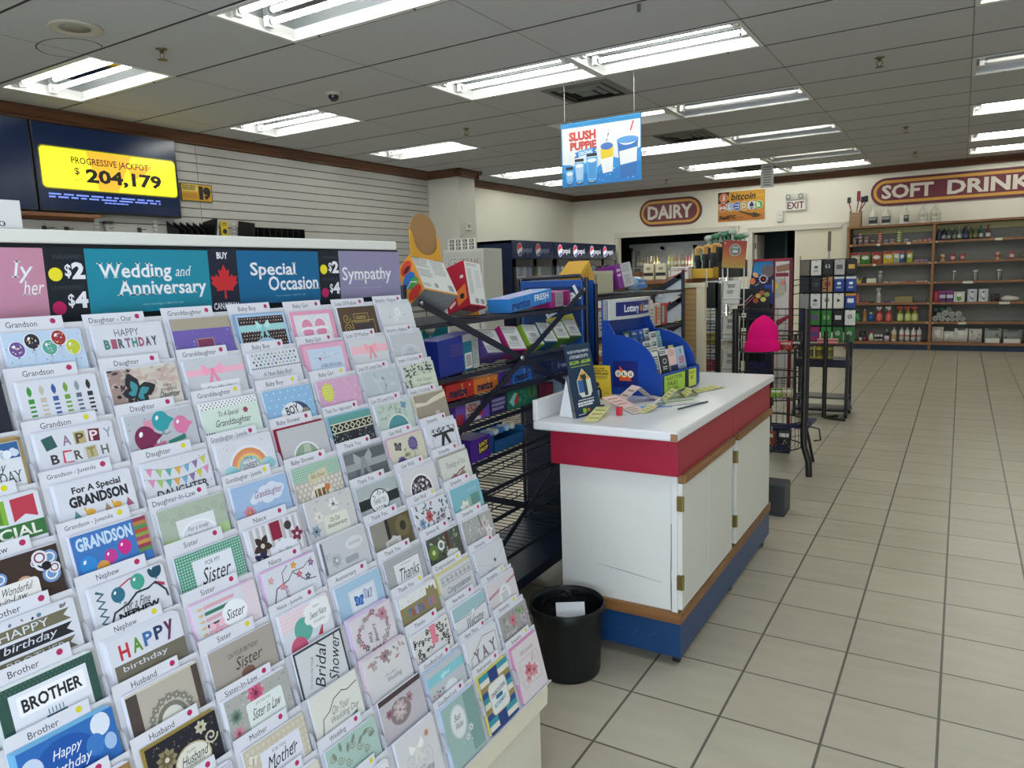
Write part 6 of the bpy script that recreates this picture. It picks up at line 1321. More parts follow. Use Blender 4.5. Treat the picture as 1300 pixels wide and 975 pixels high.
carton('candy_box', 'green mint pouch box with a red tab', (-1.70, 2.80, z4+0.049), (0.09, 0.255, 0.092), (0, 0, 0), ('#1f6b52',), {'x': lambda a, w, h: (a.specks(0.5, 0.5, w-0.5, h-0.5, 30, 0.3, 1.2, ['#2f8a68', '#185a44', '#3f9a78'], 7), a.p([(0.5, h*0.6), (5, h*0.2), (8, h*0.3), (4, h*0.9)], '#7fc0b4'), a.p([(4.5, h*0.65), (7.5, h*0.25), (9, h*0.5), (6.4, h*0.85)], '#b3343c'), a.e(w*0.8, h*0.35, 2.4, 3.0, '#2a5a34'), a.ring(w*0.8, h*0.35, 2.4, 3.0, 0.4, '#8f8a3a'))}, group=CAN)
carton('candy_box', 'small maroon box beside the counter upstand', (-1.70, 3.03, z4+0.04), (0.08, 0.13, 0.065), (0, 0, 0), ('#5f1c34',), {'x': lambda a, w, h: a.r(w*0.45, h*0.1, w*0.95, h*0.9, '#7a2436')}, group=CAN)
# fifth shelf
z5 = 0.806
carton('candy_box', 'purple candy box with a yellow-lettered badge', (-1.70, 2.43, z5+0.05), (0.11, 0.155, 0.095), (0, 0, 0.05), ('#4d2490',), {'x': lambda a, w, h: (a.p([(w*0.3, h*0.25), (w*0.85, h*0.1), (w*0.9, h*0.6), (w*0.34, h*0.75)], '#1c1830'), a.t('JUICY', w*0.36, h*0.22, w*0.84, h*0.44, '#d9c93a', bold=0.05, rot=-0.12), a.t('DROP', w*0.38, h*0.46, w*0.84, h*0.64, '#d9c93a', bold=0.05, rot=-0.12))}, group=CAN)
tray('candy_tray', 'open blue box of wrapped mints on the lower shelf', (-1.715, 2.655, z5+0.006), (0.12, 0.255, 0.085), '#1d5a8c', '#143f66', group=CAN)
for k in range(5):
    mb = MB(R(0.12*k-0.2, 'Z') @ R(0.2, 'X')); mb.cbox(-0.030, 0.030, -0.016, 0.016, -0.012, 0.012, C(('#7fb0dc', '#d6d6cf', '#3f7ec0', '#a9c6e6', '#e0dccb')[k], rough=0.3), 0.008)
    tag(mb.build('candy_pack', None, (-1.715, 2.56+0.045*k, z5+0.082)), '%s wrapped pack lying on the open blue box' % ('sky blue', 'off-white', 'mid blue', 'pale blue', 'cream')[k], 'candy', 'packs in the open blue box')
carton('empty_tray', 'grey folded tray left on the lower wire shelf', (-1.76, 2.42, 0.671+0.056), (0.10, 0.17, 0.07), (0, 0.5, 0.1), ('#63666a',), {}, group=CAN)
carton('candy_box', 'teal carton on the lowest wire shelf', (-1.80, 2.55, 0.536+0.04), (0.12, 0.16, 0.07), (0, 0, 0.3), ('#1d4f6a',), {'x': lambda a, w, h: a.r(w*0.6, 0, w, h, '#7d7f7c')}, group=CAN)

# ---------------------------------------------------------------- second rack, behind the lottery dispenser
SR0 = Vector((-1.85, 4.35, 0)); SRM = T(*(-SR0))
srack = root('snack_rack', SR0, 'black wire snack rack behind the blue lottery dispenser', 'display rack')
for x, y in ((-2.06, 3.56), (-1.65, 3.56), (-2.06, 4.99), (-1.65, 4.99)):
    MB(SRM).tube([(x, y, 0.03), (x, y, 1.50)], 0.011, nv, 8).build('post', srack)
for z in (1.42, 1.19, 0.95, 0.72, 0.48, 0.24): wire_shelf('wire_shelf', srack, SRM, -2.06, -1.65, 3.57, 4.98, z, nv, 34, 0.05)
mb = MB(SRM); mb.box(-2.05, -1.66, 3.545, 3.56, 0.3, 1.52, bl); mb.build('side_panel', srack)
# sloping end frame with white price panels
mb = MB(SRM); fy = 5.0
for x in (-1.865, -1.652): mb.box(x-0.008, x+0.008, fy-0.008, fy+0.012, 0.05, 1.56 if x > -1.7 else 1.46, nv)
mb.build('end_frame', srack)
for k in range(5):
    zL, zR = 1.40-0.165*k, 1.54-0.165*k
    mb = MB(SRM); mb.prism([(-1.862, zL-0.135), (-1.655, zR-0.135), (-1.655, zR-0.03), (-1.862, zL-0.03)], -fy-0.004, -fy, C('#c6d0d6', rough=0.35), R(pi/2, 'X')); p_ = mb.build('price_panel', srack)
    mb = MB(SRM); mb.prism([(-1.875, zL-0.032), (-1.645, zR-0.032), (-1.645, zR+0.012), (-1.875, zL+0.012)], -fy-0.002, -fy+0.012, nv, R(pi/2, 'X')); mb.build('shelf_bracket', srack)
    mb = MB(SRM)
    mb.box(-1.70, -1.665, fy-0.012, fy-0.004, zR-0.04, zR-0.015, '#d5d8da'); mb.build('hook', p_)
    mb = MB(SRM); mb.box(-1.83, -1.795, fy-0.012, fy-0.004, zL-0.03, zL-0.005, '#d5d8da'); mb.build('hook', p_)
SN = 'boxes on the snack rack behind the dispenser'
zt = 1.428
carton('snack_box', 'yellow wedge-shaped display box on the snack rack top', (-1.84, 3.72, 1.525), (0.13, 0.16, 0.14), (0.55, 0, 0.0), ('#d9a92e',), {'x': lambda a, w, h: (a.tiny(w*0.3, h*0.2, w*0.8, h*0.5, 3, '#a5782a', 3), a.p([(w*0.2, h*0.9), (w*0.35, h*0.7), (w*0.4, h*0.9)], '#3a3020'))}, group=SN)
tray('snack_tray', 'pale open carton of snack bars on the rack top', (-1.86, 3.97, zt+0.004), (0.16, 0.24, 0.15), '#b9b79f', '#8f8d7a', group=SN, lip=0.75)
carton('snack_box', 'purple snack carton with a white panel, flap up', (-1.82, 4.22, 1.527), (0.14, 0.16, 0.15), (0.12, -0.15, -0.25), ('#7a2a86',), {'x': lambda a, w, h: (a.r(w*0.34, 0.3, w-0.3, h-0.4, '#c4c3c6'), a.tiny(w*0.4, 1, w*0.92, h*0.4, 4, '#8a8a8f', 4), a.tiny(w*0.44, h*0.5, w*0.9, h*0.9, 5, '#8a8a8f', 5), a.tiny(w*0.05, h*0.2, w*0.3, h*0.6, 2, '#dfc9e2', 3)), 'z': lambda a, w, h: a.r(0.3, 0.3, w-0.3, h-0.3, '#d3cfd4')}, group=SN)
mb = MB(); mb.sphere((0, 0, 0.045), 1, C('#8fb4d8', rough=0.18, spec=0.6), sub=3, sq=(0.05, 0.125, 0.047))
Art(mb, frame((0.049, -0.09, 0.085), (0, 1, 0), (0, 0, -1), (1, 0, 0))).tiny(1, 1.2, 16, 3.2, 2, '#2f5f9a', 4, 0.7).r(1.5, 4, 16.5, 6.8, '#4a7ac0')
tag(mb.build('snack_bag', None, (-1.80, 4.50, zt+0.004)), 'shiny light blue snack bag lying on the rack top', 'snack bag', SN)
rq = random.Random(12)
mid = [('#d9d8d2', 'white'), ('#6fa0c4', 'light blue'), ('#c9c4ba', 'cream'), ('#c8663a', 'orange and white'), ('#d5cfc4', 'pale grey'), ('#b5602f', 'rust and white'), ('#d8d3cb', 'ivory'), ('#bdb8ad', 'stone grey'), ('#b5432f', 'red candy'), ('#c25a3a', 'brick red candy')]
for k, (c_, nm) in enumerate(mid[:9]):
    y = 3.66+0.13*k; w_ = 0.112
    carton('snack_box', '%s box on the shelf above the lottery header, number %d along the row' % (nm, k+1) if False else '%s box in the shelf row above the lottery header' % nm, (-1.73, y, 1.198+0.075), (0.10, w_, 0.14), (0, 0, 0), (c_,), {'x': lambda a, w, h, k=k: (a.r(w*0.1, h*0.1, w*0.45, h*0.9, ['#dedcd4', '#c8663a', '#8fb0c4'][k % 3]), a.tiny(w*0.5, h*0.2, w*0.95, h*0.8, 4, '#7a6a60', k))}, group=SN)
for k in range(9):
    y = 3.68+0.145*k; c_ = ('#b8402f', '#d8d4cb', '#3f6a9a', '#c9a23a', '#7a2f5a', '#4a8a5a', '#c96a3a', '#dcd9d2', '#2f3a5a')[k]
    carton('snack_box', '%s box on the shelf level with the lottery slips' % ('scarlet', 'chalk white', 'denim blue', 'mustard', 'plum', 'grass green', 'tangerine', 'plain white', 'midnight blue')[k], (-1.74, y, 0.958+0.07), (0.11, 0.12, 0.13), (0, 0, 0), (c_,), {'x': lambda a, w, h, k=k: a.tiny(w*0.15, h*0.2, w*0.85, h*0.7, 3, '#e6e2da', k)}, group=SN)

# tan slotted end of the next shelving run
TP = root('gondola_end', (-1.62, 5.036, 0), 'tan slotted gondola end post with a cream edge', 'shelving')
tan = C('#a58453', rough=0.6, var=0.08, scale=10); crm = C('#c9c1a4', rough=0.5)
mb = MB(); z = 0.02
while z < 1.40: mb.box(-0.035, 0.05, 0.0, 0.02, z, z+0.033, tan); z += 0.036
mb.box(-0.033, 0.048, 0.004, 0.018, 0, 1.43, '#6f5636'); mb.build('slotted_panel', TP)
mb = MB(); mb.cbox(0.05, 0.108, -0.004, 0.05, 0, 1.46, crm, 0.004); mb.build('edge_post', TP)
mb = MB(); mb.cbox(-0.05, 0.115, -0.012, 0.06, 1.432, 1.464, crm, 0.005); mb.build('cap', TP)

# ================================================================ things on the ceiling
def wall_art(mb, o, right, down, normal): return Art(mb, frame(o, right, down, normal))
mb = MB(); mb.lathe([(0.0, 0), (0.168, 0), (0.165, -0.012), (0.15, -0.014), (0.10, -0.006), (0.095, -0.005)], C('#c9c5b8', rough=0.7), 40, cap=False)
spk = mb.build('ceiling_speaker', None, (-5.17, 2.955, CZ)); tag(spk, 'round off-white speaker set in the ceiling', 'speaker')
mb = MB(); mb.lathe([(0, -0.003), (0.096, -0.003), (0.096, -0.006), (0, -0.006)], C('#9d9a90', rough=0.7), 32, cap=False)
for k in range(26):
    an = k*2.4; rr_ = 0.017*sqrt(k); mb.lathe([(0.006, -0.0062), (0, -0.0066)], '#6f6d66', 6, T(rr_*cos(an), rr_*sin(an), 0), cap=False)
mb.build('grille', spk)
brass = C('#8f8468', metal=1, rough=0.4)
SPR = [(-5.137, 3.564, 'sprinkler head nearest the jackpot screen'), (-5.096, 7.45, 'sprinkler head by the third slatted-wall light'), (-0.69, 7.353, 'sprinkler head over the aisle, nearest the camera'), (-0.714, 11.189, 'sprinkler head over the aisle, second one back'), (-0.73, 13.79, 'sprinkler head over the aisle by the back wall'), (-4.969, 14.04, 'sprinkler head above the dairy sign end')]
s0 = None
for x, y, l in SPR:
    if s0 is None:
        s0 = root('sprinkler', (x, y, CZ), l, 'sprinkler', 'ceiling sprinklers')
        MB().lathe([(0.04, 0), (0.04, -0.006), (0.018, -0.012), (0.014, -0.03), (0, -0.03)], brass, 16, cap=False).build('escutcheon', s0)
        mb = MB()
        mb.tube([(-0.012, 0, -0.028), (-0.026, 0, -0.045), (-0.012, 0, -0.07), (0, 0, -0.076), (0.012, 0, -0.07), (0.026, 0, -0.045), (0.012, 0, -0.028)], 0.004, brass, 6); mb.build('frame_arms', s0)
        mb = MB(); mb.lathe([(0.036, -0.078), (0.034, -0.081), (0, -0.081)], brass, 12, cap=False); mb.build('deflector', s0)
    else:
        o = copy_tree(s0, l); o.location = (x, y, CZ)
dome = root('dome_camera', (-5.08, 5.26, CZ), 'white dome security camera on the ceiling', 'security camera')
MB().lathe([(0, 0), (0.075, 0), (0.07, -0.02), (0.055, -0.03), (0, -0.03)], C('#cfcabd', rough=0.5), 28, cap=False).build('base', dome)
MB().lathe([(0.048, -0.03), (0.046, -0.055), (0.03, -0.078), (0, -0.086)], C('#23262c', rough=0.1, spec=0.7), 28, cap=False).build('lens_dome', dome)
d2 = copy_tree(dome, 'small dome camera under the crown near the back corner'); d2.location = (-6.36, 15.12, CZ)
def vent(x, y, col, label):
    r0 = root('air_vent', (x, y, CZ), label, 'air vent', 'square ceiling vents'); h = 0.345
    mb = MB(); m = C(col, rough=0.6, var=0.25, scale=7)
    for k, (a, b, za, zb) in enumerate(((h, 0.28, -0.004, -0.010), (0.25, 0.20, 0.004, -0.016), (0.165, 0.12, 0.004, -0.02))):
        V = [(sx*q, sy*q, z) for q, z in ((a, za), (b, zb)) for sx, sy in ((-1, -1), (1, -1), (1, 1), (-1, 1))]
        mb.add(V, [(i, (i+1) % 4, (i+1) % 4+4, i+4) for i in range(4)], m)
    mb.box(-0.085, 0.085, -0.085, 0.085, -0.02, -0.014, m); mb.build('louvres', r0)
    MB().box(-h+0.01, h-0.01, -h+0.01, h-0.01, -0.002, 0.0, '#2c2c2a').build('throat', r0)
vent(-3.2, 6.80, '#8a8d8c', 'square ceiling vent between the nearest pair of lights and the hanging sign'); vent(-3.2, 9.81, '#6d6e69', 'dusty square ceiling vent behind the hanging sign'); vent(-3.2, 13.64, '#4a4b48', 'dark square ceiling vent nearest the back wall')
mb = MB(); mb.box(-0.012, 0.012, -0.004, 0.004, -0.05, 0, '#5a5c5c'); tag(mb.build('ceiling_clip', None, (-1.911, 4.876, CZ)), 'small grey clip hanging from a ceiling seam', 'clip')

# hanging slush sign
SG = root('hanging_sign', (-2.90, 6.41, 2.376), 'blue and white SLUSH PUPPiE sign hung from the ceiling', 'sign')
mb = MB(); sw, sh = 0.80, 0.568
mb.box(-0.40, 0.40, -0.006, 0.006, 0, sh, '#3a86b8')
a = wall_art(mb, (-0.40, -0.006, sh), (1, 0, 0), (0, 0, -1), (0, -1, 0))
a.r(0, 0, 80, sh*100, '#2f7fb5'); a.r(1.2, 3.6, 79.4, 56.4, '#d5d9dc')
for k in range(14): a.r(3+k*5.6, 3.8, 3.3+k*5.6, 34, '#bcc3c8', hold=True)
a.n += 1
a.p([(1.2, 36), (10, 37), (18, 40), (28, 35), (36, 42), (50, 33), (60, 36), (79.4, 28), (79.4, 56.6), (1.2, 56.6)], '#3f8fd0'); a.p([(1.2, 45), (16, 44), (30, 47), (52, 44), (79.4, 40), (79.4, 56.6), (1.2, 56.6)], '#2f7cc4')
a.specks(3, 42, 78, 56, 40, 0.3, 0.8, ['#6fb0e2', '#1f68b0', '#a9d0ec'], 3)
a.t('SLUSH', 8.2, 7.2, 36, 15.8, '#b8453f', bold=0.06, serif=True); a.t('PUPPiE', 9.4, 16.6, 36.4, 24.4, '#b8453f', bold=0.06, serif=True)
a.p([(14, 26.4), (16, 28.6), (13, 31), (18, 31.2), (18, 25.6)], '#2f6fae'); a.p([(32, 23.6), (37, 24), (34.6, 26.4), (37, 28), (32, 29)], '#2f6fae'); a.p([(17, 25.4), (33, 23.2), (33, 28.2), (17, 30.4)], '#4f93c8'); a.t('ORIGINAL', 18, 25.4, 32.4, 28.8, '#dfe9f2', bold=0.02, rot=-0.12)
for x, w_, y0, c_ in ((4, 8.6, 38.6, '#8fb8dc'), (13.4, 10.6, 32.2, '#a9c8e4'), (25.6, 12, 28.6, '#4f93cf')):
    a.r(x+0.5, y0, x+w_-0.8, y0+2.6, '#27313c'); a.p([(x, y0+3.2), (x+w_, y0+3.2), (x+w_*0.85, 53), (x+w_*0.15, 53)], '#67b0e6'); a.p([(x+w_*0.12, y0+6), (x+w_*0.88, y0+6), (x+w_*0.8, 51), (x+w_*0.2, 51)], c_); a.e(x+w_/2, y0+6.2, w_*0.38, 1.8, '#e2e6ea'); a.r(x+w_*0.2, 53.2, x+w_*0.8, 55.2, '#27313c'); a.tiny(x+w_*0.26, 53.5, x+w_*0.74, 55, 1, '#dfe3e6', 3)
a.p([(40.4, 26), (53.4, 24.4), (52.4, 46.6), (42.6, 47.6)], '#e0c63a'); a.p([(40.4, 35), (53, 33.6), (52.4, 46.6), (42.6, 47.6)], '#e6e8ea'); a.e(46.8, 23.8, 6.2, 3.2, '#4a6fb4'); a.l([(46, 21), (47.6, 16), (50, 9)], 0.7, '#b0b4b8'); a.l([(46.4, 19.4), (46.9, 17.9)], 0.9, '#3a3a3e'); a.l([(48, 14.6), (48.7, 12.6)], 0.9, '#3a3a3e')
# a plain tall slush cup where the photo has a mascot
a.p([(57, 20), (77.5, 17), (75.4, 52), (60.4, 54)], '#3a6fb0'); a.e(67.2, 18, 10.6, 7.0, '#dfe3e6'); a.e(67.2, 20.4, 10.6, 3.2, '#5a94cc'); a.p([(59, 30), (76.4, 27.6), (75.8, 40), (60, 42)], '#dfe3e6'); a.l([(70, 13), (73, 4.6)], 1.4, '#c04a4a')
mb.build('sign_panel', SG)
mb = MB(); mb.box(-0.402, 0.402, -0.009, 0.009, sh-0.012, sh+0.01, '#2f7fb5'); mb.build('top_rail', SG)
for x in (-0.36, 0.335): MB().tube([(x, 0, sh+0.005), (x, 0, CZ-2.376)], 0.0016, '#d9dadb', 5).build('hanging_cord', SG)
PS = root('paper_notice', (-2.745, 12.5, 2.83), 'small grey notice hung from the ceiling beside the bitcoin sign', 'notice')
mb = MB(); mb.box(-0.10, 0.10, -0.003, 0.003, 0, 0.37, '#a9aaa6'); a = wall_art(mb, (-0.1, -0.003, 0.37), (1, 0, 0), (0, 0, -1), (0, -1, 0))
for k in range(8): a.r(4, 4+k*4, 16, 5.6+k*4, '#5f605e')
mb.build('sheet', PS)
for x in (-0.08, 0.08): MB().tube([(x, 0, 0.37), (x, 0, CZ-2.83)], 0.0015, '#cccccc', 5).build('hanging_cord', PS)

# ================================================================ the side wall: screens, signs, hooks
def screen(y0, y1, label, fn=None):
    r0 = root('wall_screen', (WX+0.06, (y0+y1)/2, 2.335), label, 'screen', 'wall screens'); h = 0.84; w = (y1-y0)/2
    MB().cbox(-0.03, 0.05, -w+0.004, w-0.004, 0, h, C('#0e0f12', rough=0.3), 0.004).build('bezel', r0)
    mb = MB(); mb.box(0.049, 0.0512, -w+0.016, w-0.016, 0.02, h-0.015, C('#0e1a33', rough=0.2, spec=0.25, emit=0.6))
    if fn: fn(wall_art(mb, (0.0512, -w+0.016, h-0.015), (0, 1, 0), (0, 0, -1), (1, 0, 0)), (2*w-0.032)*100, 80.5)
    mb.build('display_panel', r0)
    MB().box(-0.06, -0.03, -0.2, 0.2, 0.2, 0.6, '#222').build('bracket', r0)
YE = C('#f2e32c', rough=0.3, emit=0.85); YD = C('#e0a52c', rough=0.3, emit=0.8); INK = C('#14130c', rough=0.4); BLU = C('#6f86e6', rough=0.3, emit=0.8)
def jackpot(a, w, h):
    for k in range(5): a.rr(2.6+0.35*k, 19.6+0.4*k, w-0.8-0.25*k, 61.5-0.4*k, 4.4, C(('#1a2113', '#3d3f14', '#6a6818', '#97921c', '#c4bb22')[k], rough=0.3, emit=0.75))
    a.rr(4.6, 22, w-2, 59.2, 3.6, YE); a.p([(48, 22), (96, 22), (79, 59.2), (58, 59.2)], YD); a.p([(90, 33), (120, 29), (108, 40), (96, 46)], YD)
    a.t('PROGRESSIVE JACKPOT', 33, 28.4, 114, 37, INK, bold=0.015); a.t('$', 35, 38.6, 40, 46.4, INK, bold=0.015); a.t('204,179', 46, 38.6, 128, 55, INK, bold=0.04); a.t('EST.', 35, 49.4, 43, 52.2, INK)
    a.tiny(8, 65.0, w-16, 67.2, 1, BLU, 3, 0.7); a.tiny(8, 67.8, w-16, 70, 1, BLU, 4, 0.7); a.tiny(62, 70.8, 92, 72.6, 1, BLU, 5, 0.7)
screen(2.16, 3.775, 'dark navy wall screen cut off by the edge of the photo')
screen(3.78, 5.29, 'wall screen showing PROGRESSIVE JACKPOT $204,179 in yellow', jackpot)
mb = MB(); mb.box(0, 0.16, 0, 1.05, 0, 0.03, wood('#8a5a3a', '#6a4228', 'Y')); mb.box(0, 0.03, 0, 1.05, -0.02, 0, wood('#8a5a3a', '#6a4228', 'Y'))
tag(mb.build('wall_shelf', None, (WX, 3.28, 2.285)), 'brown wooden shelf under the jackpot screens', 'shelf')
mb = MB(); mb.box(0, 0.008, 0, 0.41, 0, 0.20, '#c99a26'); a = wall_art(mb, (0.008, 0, 0.20), (0, 1, 0), (0, 0, -1), (1, 0, 0))
a.box(0, 0, 41, 20, 0.8, '#3a3420'); a.r(1, 1, 22, 9, '#d9bf5a'); a.tiny(2, 2, 21, 8, 3, '#55502c', 3, 0.7); a.t('1', 23, 2.5, 28.6, 17.6, '#1b1b1a', bold=0.09); a.t('9', 28.6, 2.5, 39, 17.6, '#1b1b1a', bold=0.09); a.r(2, 11, 20, 17, '#b9852a')
o = mb.build('number_sign', None, (WX+0.012, 5.372, 2.545)); tag(o, 'small yellow sign with a big black 19 on the slatted wall', 'sign')
# display strips, hooks and trays
rq = random.Random(3)
for k, (y, l) in enumerate(((4.37, 'white clip strip under the jackpot screen, brown-shelf end'), (5.02, 'white clip strip under the screen corner'), (5.64, 'white clip strip just past the first black tray'), (6.06, 'white clip strip before the row of black trays'))):
    mb = MB(); mb.box(0, 0.006, -0.025, 0.025, -0.34, 0, '#cfcfca')
    for q in range(8): mb.box(0.006, 0.02, -0.03, 0.03, -0.33+q*0.042, -0.318+q*0.042, '#b5b5b0')
    tag(mb.build('clip_strip', None, (WX+0.002, y, 2.34-0.02*(k > 1))), l, 'clip strip', 'clip strips on the slatted wall')
for k, (y, l) in enumerate(((3.85, 'round silver gadget hanging under the brown shelf'), (4.06, 'small dark hook near the round silver gadget'), (4.46, 'black capped hook beside the clip strip'), (4.83, 'small grey hook between two clip strips'))):
    mb = MB(); mb.box(0, 0.01, -0.02, 0.02, -0.05, 0.0, '#3a3a3a'); mb.tube([(0.005, 0, -0.02), (0.12, 0, -0.03), (0.13, 0, -0.02)], 0.004, C('#8a8a88', metal=1, rough=0.3), 6)
    if k == 0: mb.tube([(0.01, 0, 0.03), (0.02, 0, 0.0)], 0.002, '#333', 5); mb.lathe([(0.045, 0), (0.045, 0.02), (0.03, 0.025), (0, 0.025)], C('#9a9a98', metal=1, rough=0.3), 16, T(0.06, 0.04, -0.06) @ R(pi/2, 'Y'), cap=False)
    if k == 2: mb.lathe([(0.05, 0), (0.05, 0.025), (0, 0.025)], '#20201f', 14, T(0.05, 0, 0.02), cap=False); mb.box(0.03, 0.07, -0.03, 0.03, -0.14, 0.02, '#a9a9a4')
    tag(mb.build('wall_hook', None, (WX+0.002, y, 2.22 if k > 1 else 2.20)), l, 'hook', 'hooks on the slatted wall')
for nm, y0, n, l in (('a', 5.16, 5, 'stepped black plastic tray nearest the 19 sign'), ('b', 6.15, 9, 'long ribbed black plastic tray further along the slatted wall')):
    w_ = 0.42 if n == 5 else 0.86
    mb = MB(); m = C('#121315', rough=0.35); mb.box(0, 0.2, 0, w_, -0.14, -0.10, m); mb.box(0, 0.012, 0, w_, -0.14, 0.02, m)
    for k in range(n+1): y = w_*k/n; mb.prism([(0, -0.1), (0.2, -0.1), (0.2, -0.05 if n == 5 else 0.02), (0, 0.06 if n == 5 else 0.04)], -y-0.006, -y+0.002, m, R(pi/2, 'X'))
    if n == 5: mb.prism([(0.02, -0.1), (0.26, -0.1), (0.30, 0.09), (0.06, 0.06)], -w_-0.03, -w_, m, R(pi/2, 'X'))
    else: mb.prism([(0.0, -0.14), (0.26, -0.14), (0.28, 0.06), (0.04, 0.10)], 0, 0.05, m, R(pi/2, 'X'))
    tag(mb.build('plastic_tray', None, (WX+0.004, y0, 2.245)), l, 'tray', 'black trays on the slatted wall')
for y, c1, c2, l in ((5.73, '#d9d6d0', '#b5303a', 'white and red blister card hanging on the slatted wall'), (5.87, '#d6b92c', '#2a2a2a', 'yellow tag hanging on the slatted wall')):
    mb = MB(); mb.box(0.06, 0.075, -0.05, 0.05, -0.2, 0.02, c1); Art(mb, frame((0.075, -0.05, 0.02), (0, 1, 0), (0, 0, -1), (1, 0, 0))).e(5, 12, 3, 3, c2).tiny(1.5, 2, 8.5, 6, 2, c2, 3); mb.tube([(0, 0, 0.0), (0.1, 0, 0.0)], 0.003, '#999', 5)
    tag(mb.build('blister_card', None, (WX+0.002, y, 2.31)), l, 'packet')
# carton on the rack's cap
mb = MB(); mb.box(-0.03, 0.03, -0.20, 0.085, 0, 0.052, '#d9dadb'); a = wall_art(mb, (0.03, -0.20, 0.052), (0, 1, 0), (0, 0, -1), (1, 0, 0)); a.t('20 YEARS', 14, 0.5, 25, 1.6, '#33353a', bold=0.02); a.t('MADE', 18, 2.1, 24.5, 3.3, '#33353a', bold=0.02); a.t('20', 23, 3.9, 25.6, 4.9, '#33353a')
o = mb.build('card_carton', None, (-1.558, 0.645, 1.673)); tag(o, 'white printed carton lid lying on top of the card rack', 'carton')

# column: thermostat and hanging number sheet; ice cream freezer in front
mb = MB(); mb.cbox(0, 0.03, -0.06, 0.06, -0.06, 0.06, C('#d6d3c8', rough=0.5), 0.006); mb.box(0.03, 0.034, -0.02, 0.035, -0.015, 0.03, '#8f9488'); mb.box(0.03, 0.035, -0.045, -0.03, -0.03, 0.03, '#b5b2a8')
tag(mb.build('thermostat', None, (-7.05, 10.23, 2.4)), 'small white thermostat on the side of the boxed column', 'thermostat')
FZ = root('ice_cream_freezer', (-6.47, 9.5, 0), 'tall pale ICE CREAM freezer standing before the column', 'freezer')
mb = MB(); mb.cbox(-0.37, 0.37, -0.28, 0.25, 0.0, 1.99, C('#c5c7c2', rough=0.4), 0.012); mb.build('body', FZ)
mb = MB(); mb.box(-0.33, 0.33, -0.288, -0.28, 1.66, 1.95, '#b9bcb8'); a = wall_art(mb, (-0.33, -0.288, 1.95), (1, 0, 0), (0, 0, -1), (0, -1, 0)); a.t('ICE CREAM', 5, 9, 60, 23, '#d6d8d4', bold=0.06); a.t('ICE CREAM', 5.8, 9.6, 60.4, 22.4, '#6f7572', bold=0.0); mb.build('sign_panel', FZ)
mb = MB(); mb.cbox(-0.35, 0.35, -0.30, -0.281, 0.15, 1.62, C('#d6d8d6', rough=0.3), 0.006); mb.build('door', FZ)
mb = MB(); mb.tube([(0.30, -0.30, 0.8), (0.30, -0.33, 0.82), (0.30, -0.33, 1.2), (0.30, -0.30, 1.22)], 0.01, '#9a9d9c', 8); mb.build('handle', FZ.children[-1])
mb = MB(); mb.box(-0.25, 0.27, -0.003, 0.003, 0.0, 0.17, '#dcdbd4'); a = wall_art(mb, (-0.25, -0.003, 0.17), (1, 0, 0), (0, 0, -1), (0, -1, 0))
for k in range(4):
    for j in range(3): a.r(3+k*12.4, 1.2+j*5.4, 11.5+k*12.4, 5.4+j*5.4, '#3b3c3e', hold=True); 
a.n += 1
for k in range(4):
    for j in range(3): a.tiny(4.5+k*12.4, 2+j*5.4, 10+k*12.4, 5+j*5.4, 2, '#dcdbd4', k*3+j, 0.6)
mb.tube([(0, 0, 0.17), (0.0, 0, 0.21), (0.03, 0, 0.225), (0.035, 0, 0.20)], 0.004, '#777', 6)
tag(mb.build('price_chart', None, (-6.65, 9.45, 1.992)), 'black and white price chart standing on the ice cream freezer', 'chart')

